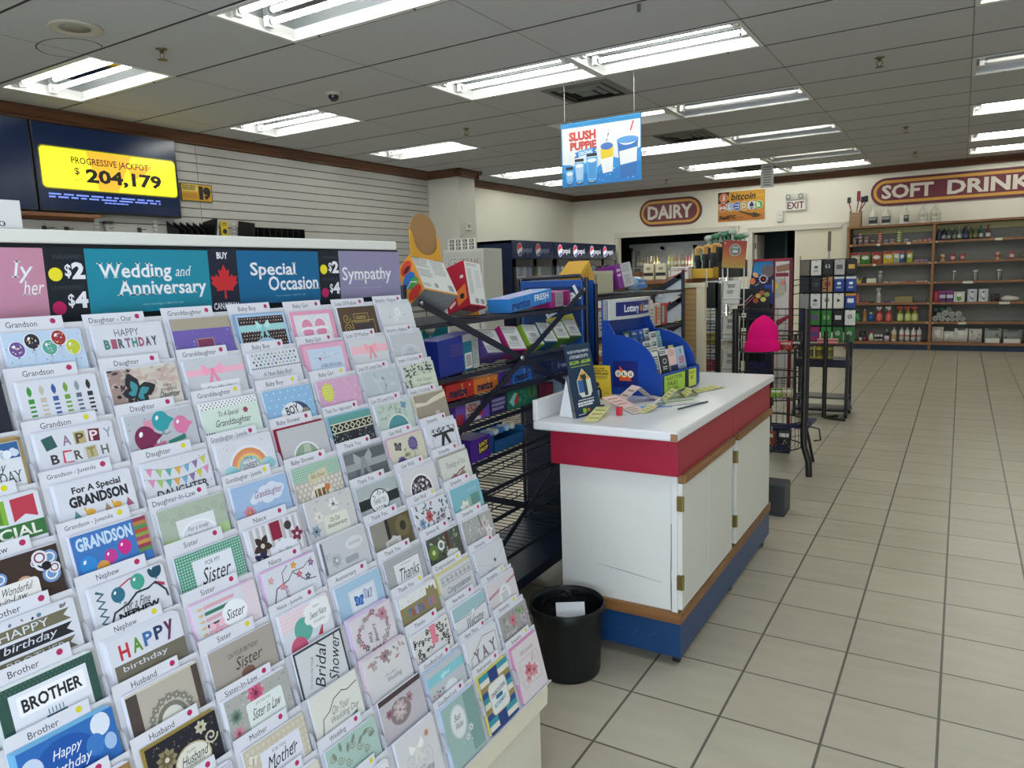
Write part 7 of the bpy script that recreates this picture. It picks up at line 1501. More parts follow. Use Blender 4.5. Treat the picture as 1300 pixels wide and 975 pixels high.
# drinks coolers along the wall
def emblem(a, x, y, q, lit):
    e = 0.9 if lit else 0.0
    a.e(x, y, q, q*1.25, C('#dfe2ea', rough=0.3, emit=e)); a.e(x, y, q*0.9, q*1.15, C('#c2264a', rough=0.3, emit=e*0.8), 150, 340); a.e(x, y, q*0.9, q*1.15, C('#23489a', rough=0.3, emit=e*0.6), 10, 130); a.l([(x-q*0.8, y+q*0.45), (x-q*0.2, y+q*0.05), (x+q*0.8, y-q*0.25)], q*0.35, C('#dfe2ea', rough=0.3, emit=e))
    a.t('pepsi', x+q*1.3, y-q*0.5, x+q*4.6, y+q*0.9, C('#8f9bb4' if not lit else '#e6e9f4', rough=0.3, emit=e))
cn = C('#0f2348', rough=0.35, var=0.06, scale=3)
for k, (y0, y1) in enumerate(((10.68, 12.15), (12.17, 13.55), (13.57, 15.02))):
    r0 = root('drinks_cooler', (-6.85, (y0+y1)/2, 0), ('navy glass-door drinks cooler nearest the column, header unlit', 'navy glass-door drinks cooler in the middle, header lit', 'navy glass-door drinks cooler nearest the back wall, header lit')[k], 'cooler', 'drinks coolers'); w = (y1-y0)/2
    mb = MB(); xb, xf = -0.80, 0.36
    mb.box(xb, xf, -w, -w+0.05, 0, 2.165, cn); mb.box(xb, xf, w-0.05, w, 0, 2.165, cn); mb.box(xb, xb+0.05, -w, w, 0, 2.165, cn); mb.box(xb, xf, -w, w, 2.12, 2.165, cn); mb.box(xb, xf, -w, w, 0, 0.25, cn)
    if k == 0:
        a = wall_art(mb, (xb, -w, 2.165), (1, 0, 0), (0, 0, -1), (0, -1, 0)); rnd = random.Random(2)
        a.p([(54, 75), (62, 48), (72, 42), (84, 46), (95, 62), (101, 85), (98, 112), (86, 126), (68, 128), (56, 112)], '#4a1f1a')
        for q in range(70): x, y = rnd.uniform(56, 98), rnd.uniform(52, 120); a.leaf(x, y, rnd.uniform(3, 7), rnd.uniform(1, 2.4), rnd.uniform(1, 2.2), rnd.choice(['#6a2c22', '#3a1815', '#7f4030', '#2a1214']), hold=True)
        a.n += 1; a.specks(52, 20, 104, 60, 16, 0.3, 0.8, ['#20386a', '#8a5a40'], 4)
    mb.build('cabinet', r0)
    mb = MB(); mb.box(xf, xf+0.02, -w, w, 1.86, 2.16, C('#122552', rough=0.25)); a = wall_art(mb, (xf+0.02, -w, 2.16), (0, 1, 0), (0, 0, -1), (1, 0, 0))
    emblem(a, 24, 15, 9, k > 0); emblem(a, 88, 15, 9, k > 0); mb.build('header', r0)
    mb = MB(); mb.box(xb+0.06, xb+0.07, -w+0.05, w-0.05, 0.25, 2.1, C('#c9d0d6', rough=0.5)); mb.build('liner', r0)
    MB().tube([(xf-0.08, -w+0.12, 0.35), (xf-0.08, -w+0.12, 1.78)], 0.012, C('#f0f6ff', emit=16.0), 8).build('lamp_tube', r0)
    for z in (0.55, 0.9, 1.25, 1.55):
        mb = MB(); mb.box(xb+0.1, xf-0.1, -w+0.06, w-0.06, z-0.012, z, C('#b9bec2', rough=0.4)); mb.build('shelf', r0)
    for s in (0, 1):
        ya, yb = -w+0.02+s*(w-0.02), (s)*(w-0.02)
        d = MB(); fr_ = C('#11151c', rough=0.3)
        d.box(xf, xf+0.03, ya, ya+0.06, 0.25, 1.85, fr_); d.box(xf, xf+0.03, yb-0.06, yb, 0.25, 1.85, fr_); d.box(xf, xf+0.03, ya, yb, 1.72, 1.85, fr_); d.box(xf, xf+0.03, ya, yb, 0.25, 0.36, fr_)
        d = d.build('door', r0)
        mb = MB(); mb.box(xf+0.008, xf+0.016, ya+0.06, yb-0.06, 0.36, 1.72, C('#e8f0f4', rough=0.03, alpha=0.16, spec=0.6)); mb.build('glass', d)
    # bottles inside
    for j, z in enumerate((1.25, 1.55)):
        for q in range(7):
            y = -w+0.22+q*(2*w-0.4)/6; c_ = ('#2a62b8', '#3f93c9', '#c9d6e0', '#1d4a8a', '#7fb0d0')[(q+j+k) % 5]
            if k == 2 and q > 3: continue
            if k == 0 and j == 0 and q == 0: pr0 = None
            key = (c_,)
            mb = MB(); mb.lathe([(0, 0), (0.036, 0), (0.037, 0.13), (0.014, 0.19), (0.014, 0.215), (0, 0.215)], C(c_, rough=0.2), 10, cap=False)
            o = mb.build('drink_bottle', None, (-6.85+xf-0.2, (y0+y1)/2+y, z+0.001))
            tag(o, '%s drink bottle inside the %s navy cooler' % ({'#2a62b8': 'royal blue', '#3f93c9': 'light blue', '#c9d6e0': 'clear', '#1d4a8a': 'dark blue', '#7fb0d0': 'pale blue'}[c_], ('unlit-header', 'middle', 'furthest')[k]), 'bottle', '%s bottles in cooler %d' % (c_, k+1))

# checkout counter with a timber cap in front of the coolers
CK = root('service_counter', (-4.5, 9.2, 0), 'white service counter with a timber cap before the coolers', 'counter')
mb = MB(); mb.box(-0.70, 0.95, -0.19, 0.2, 0.0, 1.50, '#d3d3ce'); mb.build('front_panel', CK)
mb = MB(); mb.cbox(-0.73, 0.97, -0.23, 0.24, 1.50, 1.555, wood('#7d5236', '#5f3c26', 'X'), 0.006); mb.build('timber_cap', CK)
mb = MB(); mb.box(-0.40, 0.80, -0.215, -0.19, 0.2, 1.10, '#c9c8c2')
for k in range(9): mb.box(-0.40, 0.80, -0.218, -0.214, 0.25+0.095*k, 0.256+0.095*k, '#5a5a58')
mb.box(-0.40, 0.80, -0.25, -0.215, 1.10, 1.14, '#22242a')
for k in range(10): mb.tube([(-0.35+k*0.12, -0.22, 1.08), (-0.35+k*0.12, -0.30, 1.07)], 0.005, '#1d1f24', 5)
mb.build('slat_board', CK)
mb = MB(); mb.tube([(-0.60, -0.26, 1.30), (-0.58, -0.27, 1.40), (-0.50, -0.28, 1.44), (-0.42, -0.27, 1.38), (-0.40, -0.27, 1.25)], 0.008, '#23262a', 6); mb.box(-0.415, -0.385, -0.285, -0.255, 1.17, 1.27, '#23262a')
tag(mb.build('hanging_cable', None, (-4.5, 9.2, 0)), 'black looped cable hanging over the white service counter', 'cable')
mb = MB(); mb.box(0, 0.44, -0.01, 0.01, 0, 0.16, '#1f4f6a'); Art(mb, frame((0, -0.01, 0.16), (1, 0, 0), (0, 0, -1), (0, -1, 0))).r(0, 0, 14, 16, '#2f7f84').r(14, 0, 30, 16, '#2a5f86')
tag(mb.build('counter_poster', None, (-4.70, 9.0-0.002, 1.27)), 'teal and blue panel fixed to the white service counter', 'poster')
TB = root('card_reader', (-4.12, 9.10, 1.555), 'dark card reader on a bent arm on the timber cap', 'card reader')
mb = MB(); mb.box(-0.05, 0.05, -0.04, 0.04, 0, 0.02, '#1e2024'); mb.tube([(0, 0, 0.02), (0, 0, 0.06), (0.06, 0, 0.10), (0.16, 0, 0.09), (0.2, 0, 0.03)], 0.012, '#1e2024', 8); mb.build('arm', TB)
mb = MB(R(0.5, 'X')); mb.cbox(-0.07, 0.0, -0.04, 0.04, 0.03, 0.09, C('#15171a', rough=0.3), 0.006); mb.build('reader', TB)

# ================================================================ back wall signs
def capsule_sign(x0, x1, z0, z1, txt, label):
    r0 = root('wall_sign', (0, WY, 0), label, 'sign'); h = (z1-z0)/2
    def cap(x0, x1, z0, z1, n=14):
        r = (z1-z0)/2; P = []
        for k in range(n+1): an = -pi/2+pi*k/n; P.append((x1-r+r*cos(an), (z0+z1)/2+r*sin(an)))
        for k in range(n+1): an = pi/2+pi*k/n; P.append((x0+r+r*cos(an), (z0+z1)/2+r*sin(an)))
        return P
    for k, (ins, c_, nm) in enumerate(((0, '#5a1a24', 'board'), (0.045, '#d99f3c', 'gold_border'), (0.095, '#6a1c2c', 'face'))):
        mb = MB(); mb.prism(cap(x0+ins, x1-ins, z0+ins, z1-ins), 0.0 if k == 0 else 0.03+0.004*(k-1), 0.03+0.004*k, C(c_, rough=0.4), R(pi/2, 'X')); mb.build(nm, r0)
    mb = MB(); zc_ = (z0+z1)/2; hh = (z1-z0)*0.25
    for tx, ta, tb_ in txt:
        mb = MB(); a = Art(mb, frame((0, -0.0385, zc_), (1, 0, 0), (0, 0, -1), (0, -1, 0)), step=0.002); a.t(tx, ta*100, -hh*100, tb_*100, hh*100, '#e2d9cc', bold=0.035); mb.build('lettering', r0)
capsule_sign(-6.05, -4.68, 2.52, 3.09, (('DAIRY', -5.86, -4.87),), 'maroon and gold capsule sign reading DAIRY on the back wall')
capsule_sign(-1.51, 1.62, 2.60, 3.10, (('SOFT', -1.33, -0.50), ('DRINKS', -0.29, 1.10)), 'long maroon and gold SOFT DRINKS sign above the shelves')
BT = MB(); bw, bh = 0.93, 0.585; BT.box(0, bw, -0.012, 0, 0, bh, '#d9a02c'); a = wall_art(BT, (0, -0.012, bh), (1, 0, 0), (0, 0, -1), (0, -1, 0)); a.step = 0.001
a.p([(0, 24), (40, 16), (93, 30), (93, 58.5), (0, 58.5)], '#c98a34'); a.p([(0, 40), (93, 46), (93, 58.5), (0, 58.5)], '#c07a34'); a.p([(0, 0), (23, 0), (20, 14), (24, 20), (10, 24), (0, 22)], '#3a3428'); a.e(11.5, 11.5, 9.4, 10, '#d0703f'); a.e(11.5, 11.5, 7.8, 8.4, '#d8cabd'); a.e(11.5, 11.5, 7.2, 7.8, '#cf6a3c'); a.t('B', 8.4, 6, 14.6, 17, '#e6ddd2', bold=0.05, shear=0.12)
a.t('bitcoin', 26, 3.4, 74, 17.6, '#2a2418', bold=0.02, shear=0.18); a.t('ATM', 77, 8.6, 91, 13, '#e6c56a')
for x, c_ in ((10, '#cf5a3a'), (25, '#a9b4cc'), (38.6, '#3f66b4'), (53, '#b59a4a'), (68, '#d6d9de'), (82, '#6fb04a')): a.e(x, 29.5, 8.6, 8.8, '#dcd9cf' if c_ != '#d6d9de' else c_); a.e(x, 29.5, 7.6, 7.8, c_)
a.p([(3, 34), (6, 26), (10, 30.5), (14, 26), (17, 34), (13, 34), (10, 32.4), (7, 34)], '#e6e1da'); a.t('L', 21, 24.6, 27, 34.4, '#e9ecf2', bold=0.03, shear=0.15); a.l([(34.4, 26.6), (43, 26.8), (41.6, 32.6), (34, 32.6)], 1.6, '#e9ecf2'); a.t('D', 48.8, 24.6, 57, 34.4, '#e9e4d2', bold=0.02); a.p([(68, 21.6), (73, 30), (68, 33), (63, 30)], '#33363c'); a.p([(68, 38.4), (73, 31.6), (68, 34.6), (63, 31.6)], '#55585e'); a.t('B', 78.6, 25, 85.4, 34, '#eef2e6', bold=0.03, shear=-0.15)
a.p([(42, 39), (70, 46), (72, 43), (88, 50.5), (70, 53.6), (71, 50), (46, 42)], '#4a3f2c'); a.t('FastBTC', 4.6, 46.5, 37, 54.5, '#3a2418', bold=0.04); a.t('.COM', 38, 50, 52, 54, '#8a5a34')
tag(BT.build('bitcoin_sign', None, (-4.345, WY-0.001, 2.52)), 'orange and yellow bitcoin sign with six coin symbols', 'sign')
EX = root('exit_sign', (-2.82, WY, 2.64), 'white EXIT sign with two emergency lamp heads', 'exit sign')
mb = MB(); mb.cbox(-0.185, 0.185, -0.075, 0, 0, 0.195, C('#d6d4cc', rough=0.45), 0.006); a = wall_art(mb, (-0.185, -0.075, 0.195), (1, 0, 0), (0, 0, -1), (0, -1, 0)); a.step = 0.0012; a.r(1.6, 1.6, 35.4, 18, '#e2e1da'); a.t('EXIT', 3.2, 3.2, 33.8, 16.4, '#6a2028', bold=0.02); mb.build('sign_box', EX)
mb = MB(); mb.cbox(-0.185, 0.185, -0.085, 0, 0.2, 0.315, C('#dad8d0', rough=0.45), 0.008); mb.build('battery_box', EX)
for x in (-0.13, 0.10):
    mb = MB(); mb.lathe([(0.03, 0), (0.045, 0.05), (0.04, 0.055), (0, 0.05)], C('#6f706c', rough=0.3), 16, T(x, -0.085, 0.262) @ R(pi/2, 'X'), cap=False); mb.lathe([(0.032, 0.0535), (0, 0.058)], C('#c9ccc9', rough=0.15), 14, T(x, -0.085, 0.262) @ R(pi/2, 'X'), cap=False); mb.build('lamp_head', EX)
mb = MB(); mb.cbox(-0.06, 0.06, -0.06, 0, -0.11, 0.11, C('#dfddd6', rough=0.4), 0.025, seg=3); mb.sphere((0, -0.06, 0.02), 0.012, '#6a6a6a', sub=1); mb.box(-0.03, 0.03, -0.064, -0.058, -0.06, -0.03, '#cfcdc6')
tag(mb.build('motion_detector', None, (-3.11, WY-0.001, 2.545)), 'white rounded motion detector over the doorway', 'detector')

# cold room: glass doors with drinks behind
CRM2 = root('coldroom_doors', (-5.5, WY+0.95, 0), 'row of glass cooler doors inside the dark dairy opening', 'cooler')
al = C('#9aa0a3', metal=0.6, rough=0.35)
for k in range(3):
    x0 = -1.14+k*0.76
    d = MB(); d.box(x0, x0+0.045, 0, 0.05, 0.3, 2.12, al); d.box(x0+0.695, x0+0.74, 0, 0.05, 0.3, 2.12, al); d.box(x0, x0+0.74, 0, 0.05, 2.05, 2.12, al); d.box(x0, x0+0.74, 0, 0.05, 0.3, 0.36, al); d = d.build('door', CRM2)
    MB().box(x0+0.045, x0+0.695, 0.015, 0.025, 0.36, 2.05, C('#dfe8ea', rough=0.03, alpha=0.14, spec=0.6)).build('glass', d)
    MB().tube([(x0+0.68, 0.09, 0.45), (x0+0.68, 0.09, 2.0)], 0.012, C('#fff6e6', emit=26.0), 8).build('lamp_tube', d)
mb = MB(); mb.box(-1.2, 1.2, 0.7, 0.74, 0.2, 2.2, '#aeb2b0'); mb.box(-1.2, 1.2, 0.0, 0.06, 2.12, 2.2, al); mb.build('back_liner', CRM2)
for z in (0.6, 0.95, 1.30, 1.66):
    mb = MB(); mb.box(-1.14, 1.14, 0.12, 0.7, z-0.015, z, C('#bfc3c2', rough=0.4)); mb.build('shelf', CRM2)
bt = {}
def drink(c_, h, lab_col):
    key = (c_, h)
    if key not in bt:
        mb = MB(); mb.lathe([(0, 0), (0.032, 0), (0.034, 0.02), (0.034, h*0.55), (0.014, h*0.78), (0.013, h*0.96), (0.016, h*0.965), (0.016, h), (0, h)], C(c_, rough=0.25), 10, cap=False); mb.lathe([(0.0348, h*0.16), (0.0348, h*0.45)], C(lab_col, rough=0.4), 10, cap=False)
        bt[key] = mb.build('drink_bottle'); return bt[key]
    o = bt[key].copy(); COL.objects.link(o); return o
cols = [('#8f7f3a', '#d6cfae', 'amber'), ('#b5bf4a', '#e2e6b0', 'lime'), ('#d9d6cb', '#b5343a', 'milky white'), ('#7a3a2c', '#d6c9b4', 'brown'), ('#5a8fb8', '#dfe6ec', 'blue'), ('#b8402f', '#e6dccb', 'red'), ('#4f8a4a', '#dfe6c9', 'green')]
for k in range(3):
    for j, z in enumerate((1.30, 1.66)):
        for q in range(8):
            if k == 1 and j == 1: ci = (1, 1, 5, 1, 3, 3, 5, 1)[q]
            elif k == 1: ci = (2, 4, 2, 4, 5, 2, 5, 2)[q]
            else: ci = ((0, 2, 0, 3, 5, 0, 3, 0), (0, 0, 3, 0, 2, 0, 0, 3))[j][q] if k == 0 else (6, 2, 6, 1, 2, 4, 6, 2)[q]
            c_, lc, nm = cols[ci]; o = drink(c_, 0.27, lc); o.location = (-5.5-1.14+k*0.76+0.09+q*0.078, WY+0.95+0.19, z+0.001)
            tag(o, '%s drink bottle on the %s shelf behind the %s dairy glass door' % (nm, ('lower', 'upper')[j], ('first', 'second', 'third')[k]), 'bottle', '%s bottles, %s shelf, dairy door %d' % (nm, ('lower', 'upper')[j], k+1))

# ================================================================ oak shelving under the soft drink sign
SU = root('shelf_unit', (-0.45, 15.15, 0), 'long oak-edged shelving against the back wall', 'shelving')
SUM = T(0.45, -15.15, 0)
ok = wood('#94653a', '#6f4827', 'Z', 0.5, 5); okx = wood('#94653a', '#6f4827', 'X', 0.5, 5)
SHL = [0.505, 0.848, 1.208, 1.555, 1.915]
XL, XD, XR = -1.83, -0.445, 1.0
for x in (XL, XD-0.022, XR-0.02, 2.32):
    mb = MB(SUM); mb.box(x, x+0.045, 14.89, 15.385, 0.0, 2.215, ok); mb.build('upright', SU)
mb = MB(SUM); mb.box(XL, 2.36, 15.36, 15.385, 0.0, 2.2, C('#8d8d88', rough=0.7, var=0.05, scale=2)); mb.build('back_board', SU)
mb = MB(SUM); mb.box(XL, 2.36, 14.885, 15.385, 2.205, 2.24, okx); mb.build('top_board', SU)
mb = MB(SUM); mb.box(XL, 2.36, 14.93, 14.95, 0.0, 0.10, '#1b2f47'); mb.build('kickboard', SU)
mb = MB(SUM); mb.box(XL, 2.36, 14.885, 15.36, 0.10, 0.145, okx); mb.build('bottom_board', SU)
for z in SHL:
    for a_, b_ in ((XL+0.045, XD-0.022), (XD+0.023, XR-0.02), (XR+0.025, 2.32)):
        mb = MB(SUM); mb.box(a_, b_, 14.93, 15.36, z-0.024, z, C('#a3a197', rough=0.6)); mb.box(a_, b_, 14.905, 14.93, z-0.034, z+0.006, okx); s_ = mb.build('shelf_board', SU)
        if a_ < 0.6:
            for x in (a_+0.012, b_-0.03): MB(SUM).box(x, x+0.018, 14.898, 14.905, z-0.03, z+0.0, '#c9c2a8').build('shelf_clip', s_)
mb = MB(SUM); mb.box(XL+0.05, 2.3, 15.33, 15.36, 2.1, 2.2, C('#c9c27a', rough=0.4)); mb.build('light_valance', SU)
for x, z, w_ in ((-1.34, 1.905, 0.055), (-0.86, 1.905, 0.06), (-1.39, 1.545, 0.05), (-1.36, 0.13, 0.1), (0.45, 1.905, 0.1), (0.02, 1.198, 0.15), (-0.02, 0.495, 0.12), (0.56, 0.838, 0.15)):
    MB(SUM).box(x, x+w_, 14.898, 14.904, z-0.03, z+0.012, '#cfcabb').build('price_tag', SU)
SY = 15.06; ZS = 1.14
def vessel(label, x, z, prof, cols, cat, name, group=None, y=SY, seg=12, extra=None, sx=1.0):
    """turned bottle or jar; prof: list of (r, z, colour index)"""
    mb = MB(Matrix.Diagonal((sx, 1, ZS, 1))); k = 0
    zones = []
    for r, zz, ci in prof:
        if not zones or zones[-1][0] != ci:
            if zones: zones[-1][1].append((r, zz))
            zones.append((ci, [(r, zz)]))
        else: zones[-1][1].append((r, zz))
    for ci, pr in zones:
        if len(pr) > 1: mb.lathe(pr, C(cols[ci], rough=0.3), seg, cap=False)
    if extra: extra(mb)
    return tag(mb.build(name, None, (x, y, z+0.0005)), label, cat, group)
def tin(x, z, n, cols, label, r=0.034, h=0.058, group=None, y=SY):
    pos = ['at the bottom', 'second up', 'third up', 'fourth up', 'fifth up'] if n > 1 else ['']
    for k in range(n):
        vessel('%s%s' % (label, (', '+pos[k]) if n > 1 else ''), x, z+k*h*(ZS if y > 14 else 1), [(0, 0, 0), (r, 0, 0), (r, h*0.2, 0), (r, h*0.2, 1), (r, h*0.75, 1), (r, h*0.75, 0), (r*0.98, h-0.001, 0), (0, h-0.001, 0)], cols, 'tin', 'tin', group, y)
def packet(label, x, z, w, h, d, col, fn=None, cat='packet', name='packet', group=None, y=SY, pillow=False, rot=0.0):
    mb = MB(R(rot, 'Z'))
    if y > 14: h *= ZS
    if pillow:
        V = []; n = 6
        for i in range(n+1):
            for s in (-1, 1):
                for j in range(5):
                    v_ = i/n; u = j/4; b = d/2*sin(pi*v_)**0.6*(0.35+0.65*sin(pi*u)); V.append((-w/2+w*u, s*b, h*v_))
        F = []
        for i in range(n):
            for s in range(2):
                for j in range(4): a = i*10+s*5+j; F.append((a, a+1, a+11, a+10))
        mb.add(V, F, col, smooth=True)
        a = Art(mb, frame((-w/2, -d/2-0.001, h), (1, 0, 0), (0, 0, -1), (0, -1, 0)))
    else:
        mb.cbox(-w/2, w/2, -d/2, d/2, 0, h, col, min(0.006, h/5)); a = Art(mb, frame((-w/2, -d/2-0.0005, h), (1, 0, 0), (0, 0, -1), (0, -1, 0)))
    a.step = 0.0006
    if fn: fn(a, w*100, h*100)
    return tag(mb.build(name, None, (x, y, z+0.001)), label, cat, group)
XA = lambda zx: -1.874+0.001145*zx
XB = lambda zx: -0.51+0.001145*zx
z = SHL[4]
tin(XA(130), z, 2, ('#b9b3b4', '#8f7f88'), 'grey-pink tin in the front stack by the upright')
tin(XA(150)+0.0, z, 3, ('#9a9899', '#857a80'), 'dim tin in the rear stack by the upright', y=SY+0.12)
tin(XA(215), z, 3, ('#c9bcbc', '#8f6470'), 'pink and white tin in the tallest pink stack')
tin(XA(305), z, 2, ('#c4b4b0', '#9a6f74'), 'pinkish tin in the two-high stack')
tin(XA(395), z, 1, ('#c2a9a4', '#8a5560'), 'single pink tin on the top shelf')
tin(XA(497), z, 5, ('#dcb9a4', '#b5583a'), 'orange-banded tin in the five-high stack', h=0.04)
tin(XA(585), z, 1, ('#b9b9bd', '#7f7f90'), 'single grey-blue tin behind the price tag')
tin(XA(672), z, 1, ('#c4bcb8', '#8f7478'), 'single mauve tin beside the green stack', r=0.04)
tin(XA(770), z, 5, ('#d3d8b4', '#7f9a4a'), 'green-banded tin in the five-high stack', h=0.04)
tin(XA(870), z, 1, ('#b9bab4', '#8f908a'), 'single grey tin right of the green stack', r=0.042)
for k, (x, c_, nm) in enumerate(((985, '#d9b9a0', 'peach'), (1060, '#c9a08a', 'salmon'), (1130, '#d98a6a', 'coral'), (1190, '#c98a9a', 'rose'))):
    packet('%s flat packet at the divider end of the top shelf' % nm, XA(x), z, 0.058, 0.025+0.008*k, 0.07, c_, cat='packet')
z = SHL[3]
def bag(c2, c3): return lambda a, w, h: (a.r(0.6, 0.4, w-0.6, h*0.2, '#a8323a'), a.e(w*0.5, h*0.45, w*0.36, h*0.16, '#e6e4da'), a.specks(1, h*0.55, w-1, h-0.6, 14, 0.6, 1.5, [c2, c3], 4))
for x, c_, c2, c3, nm in ((150, '#c9c49a', '#8f2f2f', '#d6d2a8', 'cream'), (300, '#3f8f3a', '#6fb04a', '#2a6a2c', 'green'), (462, '#a85a3c', '#c98a5a', '#7a3a2a', 'rust'), (628, '#dcc02f', '#c98a2f', '#e6d86a', 'yellow'), (745, '#c9d0c4', '#2f6fae', '#8fb04a', 'white and blue'), (822, '#2f6090', '#8fb9d6', '#1d4468', 'deep blue'), (925, '#b5c43a', '#6f9a2f', '#d9d86a', 'lime')):
    packet('%s snack bag standing on the second shelf' % nm, XA(x), z, 0.160 if x not in (745, 822, 925) else 0.088, 0.19, 0.06, c_, bag(c2, c3), 'snack bag', 'snack_bag', 'snack bags on the second shelf', pillow=True)
for k, (x, c_, nm) in enumerate(((1020, '#8f7a8a', 'purple-grey'), (1085, '#a86a7a', 'dull rose'), (1150, '#7a6a9a', 'violet'))):
    packet('%s small packet at the end of the snack shelf' % nm, XA(x), z, 0.07, 0.05, 0.06, c_, lambda a, w, h: a.specks(0.5, 0.5, w-0.5, h-0.5, 8, 0.4, 0.9, ['#c9a9a4', '#d9c98a', '#8f5f6a'], 2))
z = SHL[2]
packet('yellow and black box on the third shelf', XA(190), z, 0.15, 0.085, 0.12, '#c9b82c', lambda a, w, h: (a.p([(0, 0), (6, 0), (2, h)], '#2a2a28'), a.p([(10, 0), (15, 0), (11, h*0.6)], '#2a2a28'), a.r(12, h*0.5, w, h, '#c9a99a')), 'box', 'carton_box')
packet('small black box beside the yellow and black one', XA(300), z, 0.05, 0.10, 0.1, '#23262c', None, 'box', 'carton_box')
packet('plain white box on the third shelf', XA(400), z, 0.16, 0.075, 0.12, '#dcdac6', None, 'box', 'carton_box')
vessel('grey bottle with a white cap on the third shelf', XA(525), z, [(0, 0, 0), (0.043, 0, 0), (0.043, 0.125, 0), (0.032, 0.145, 1), (0.03, 0.158, 1), (0.036, 0.16, 2), (0.036, 0.188, 2), (0, 0.19, 2)], ('#8f9690', '#2f3230', '#cfd0c6'), 'bottle', 'bottle')
for k, (x, w_, c_, nm) in enumerate(((605, 0.07, '#d6d2c4', 'off-white'), (735, 0.15, '#b0a9a4', 'grey'), (850, 0.07, '#c98a5a', 'amber'), (960, 0.13, '#b5564a', 'brick'), (1080, 0.10, '#c9b49a', 'sand'), (1165, 0.05, '#d9d4c6', 'ivory'))):
    packet('%s flat strip lying on the third shelf edge' % nm, XA(x), z, w_, 0.018, 0.06, c_)
z = SHL[1]
for k in range(4):
    for j in range(2):
        vessel('red tin in the %s stack at the end of the fourth shelf, %s' % (('outer', 'inner')[j], ('lowest', 'second up', 'third up', 'top')[k]), XA(140+j*68), z+k*0.037*ZS, [(0, 0, 0), (0.037, 0, 0), (0.037, 0.012, 0), (0.037, 0.012, 1), (0.037, 0.024, 1), (0.037, 0.024, 0), (0.037, 0.036, 0), (0, 0.036, 0)], ('#b03a36', '#d9b5a9'), 'tin', 'tin')
def sprayer(cap):
    def f(mb):
        m = C(cap, rough=0.35)
        mb.box(-0.045, 0.03, -0.012, 0.012, 0.205, 0.235, m); mb.box(-0.062, -0.045, -0.01, 0.01, 0.212, 0.232, m); mb.prism([(-0.03, 0.205), (-0.02, 0.205), (-0.045, 0.165), (-0.052, 0.17)], -0.008, 0.008, m, R(pi/2, 'X')); mb.lathe([(0.016, 0.175), (0.018, 0.205)], m, 10, cap=False); mb.prism([(0.0, 0.205), (0.04, 0.222), (0.03, 0.2)], -0.01, 0.01, m, R(pi/2, 'X'))
    return f
SP = [(0, 0, 0), (0.052, 0, 0), (0.054, 0.01, 0), (0.054, 0.08, 0), (0.046, 0.12, 0), (0.02, 0.165, 0), (0.016, 0.18, 0)]
SPL = [(0, 0, 0), (0.052, 0, 0), (0.054, 0.01, 0), (0.0545, 0.02, 1), (0.0545, 0.085, 1), (0.046, 0.12, 0), (0.02, 0.165, 0), (0.016, 0.18, 0)]
vessel('white spray bottle on the fourth shelf', XA(515), z, SPL, ('#d3d2c9', '#a9aaa4'), 'spray bottle', 'spray_bottle', extra=sprayer('#c9c8c0'), sx=0.85)
tr = tray('carton_box', 'open olive-brown cardboard box on the fourth shelf', (XA(870), SY+0.03, z+0.0005), (0.29, 0.2, 0.12), '#8f8352', '#5a5030', lip=1.0)
for k, (x, w_, c_, nm) in enumerate(((310, 0.09, '#b5483c', 'red'), (415, 0.09, '#23242a', 'black'), (640, 0.11, '#5a3a7a', 'purple'), (720, 0.05, '#c9b9a4', 'beige'))):
    packet('%s flat pack lying on the fourth shelf' % nm, XA(x), z, w_, 0.02, 0.08, c_, y=SY-0.06)
z = SHL[0]
vessel('green dish soap bottle on the fifth shelf', XA(208), z, [(0, 0, 0), (0.044, 0, 0), (0.046, 0.06, 0), (0.036, 0.10, 0), (0.03, 0.13, 1), (0.02, 0.17, 1), (0.012, 0.18, 2), (0.012, 0.21, 2), (0, 0.212, 2)], ('#4fa862', '#1c4a3a', '#8f9a94'), 'bottle', 'bottle')
vessel('amber bottle with a white cap on the fifth shelf', XA(318), z, [(0, 0, 2), (0.038, 0, 2), (0.038, 0.05, 1), (0.03, 0.09, 1), (0.034, 0.13, 1), (0.026, 0.16, 1), (0.014, 0.175, 0), (0.013, 0.20, 0), (0, 0.202, 0)], ('#d9d3c4', '#a8703a', '#c9a482'), 'bottle', 'bottle')
vessel('short blue bottle with a white cap on the fifth shelf', XA(410), z, [(0, 0, 1), (0.046, 0, 1), (0.048, 0.07, 1), (0.036, 0.105, 1), (0.022, 0.12, 0), (0.022, 0.145, 0), (0, 0.147, 0)], ('#dfe2e6', '#2f5fae'), 'bottle', 'bottle')
for x, l in ((535, 'red spray cleaner with a white trigger, first of two'), (668, 'red spray cleaner with a white trigger, beside the green sprays')): vessel(l, XA(x), z, SPL, ('#c9433f', '#d66a5f'), 'spray bottle', 'spray_bottle', 'red spray cleaners', extra=sprayer('#e2e4e2'))
for x, l in ((830, 'green spray cleaner with a red trigger, nearest the red sprays'), (938, 'green spray cleaner with a red trigger, middle of three'), (1035, 'green spray cleaner with a red trigger, nearest the divider')): vessel(l, XA(x), z, SPL, ('#8f9a2c', '#c9cf8a'), 'spray bottle', 'spray_bottle', 'green spray cleaners', extra=sprayer('#dc4a36'))
z = 0.145
for x, l, c1, c2 in ((268, 'black and white pump bottle at the end of the bottom shelf', '#dcd6d2', '#1c1a1c'), (330, 'black and magenta pump bottle on the bottom shelf', '#8f2a4f', '#1c1a1c')): vessel(l, XA(x), z, [(0, 0, 0), (0.03, 0, 0), (0.03, 0.055, 0), (0.03, 0.055, 1), (0.024, 0.09, 1), (0.016, 0.11, 1), (0.022, 0.135, 1), (0.02, 0.155, 1), (0, 0.156, 1)], (c1, c2), 'bottle', 'bottle')
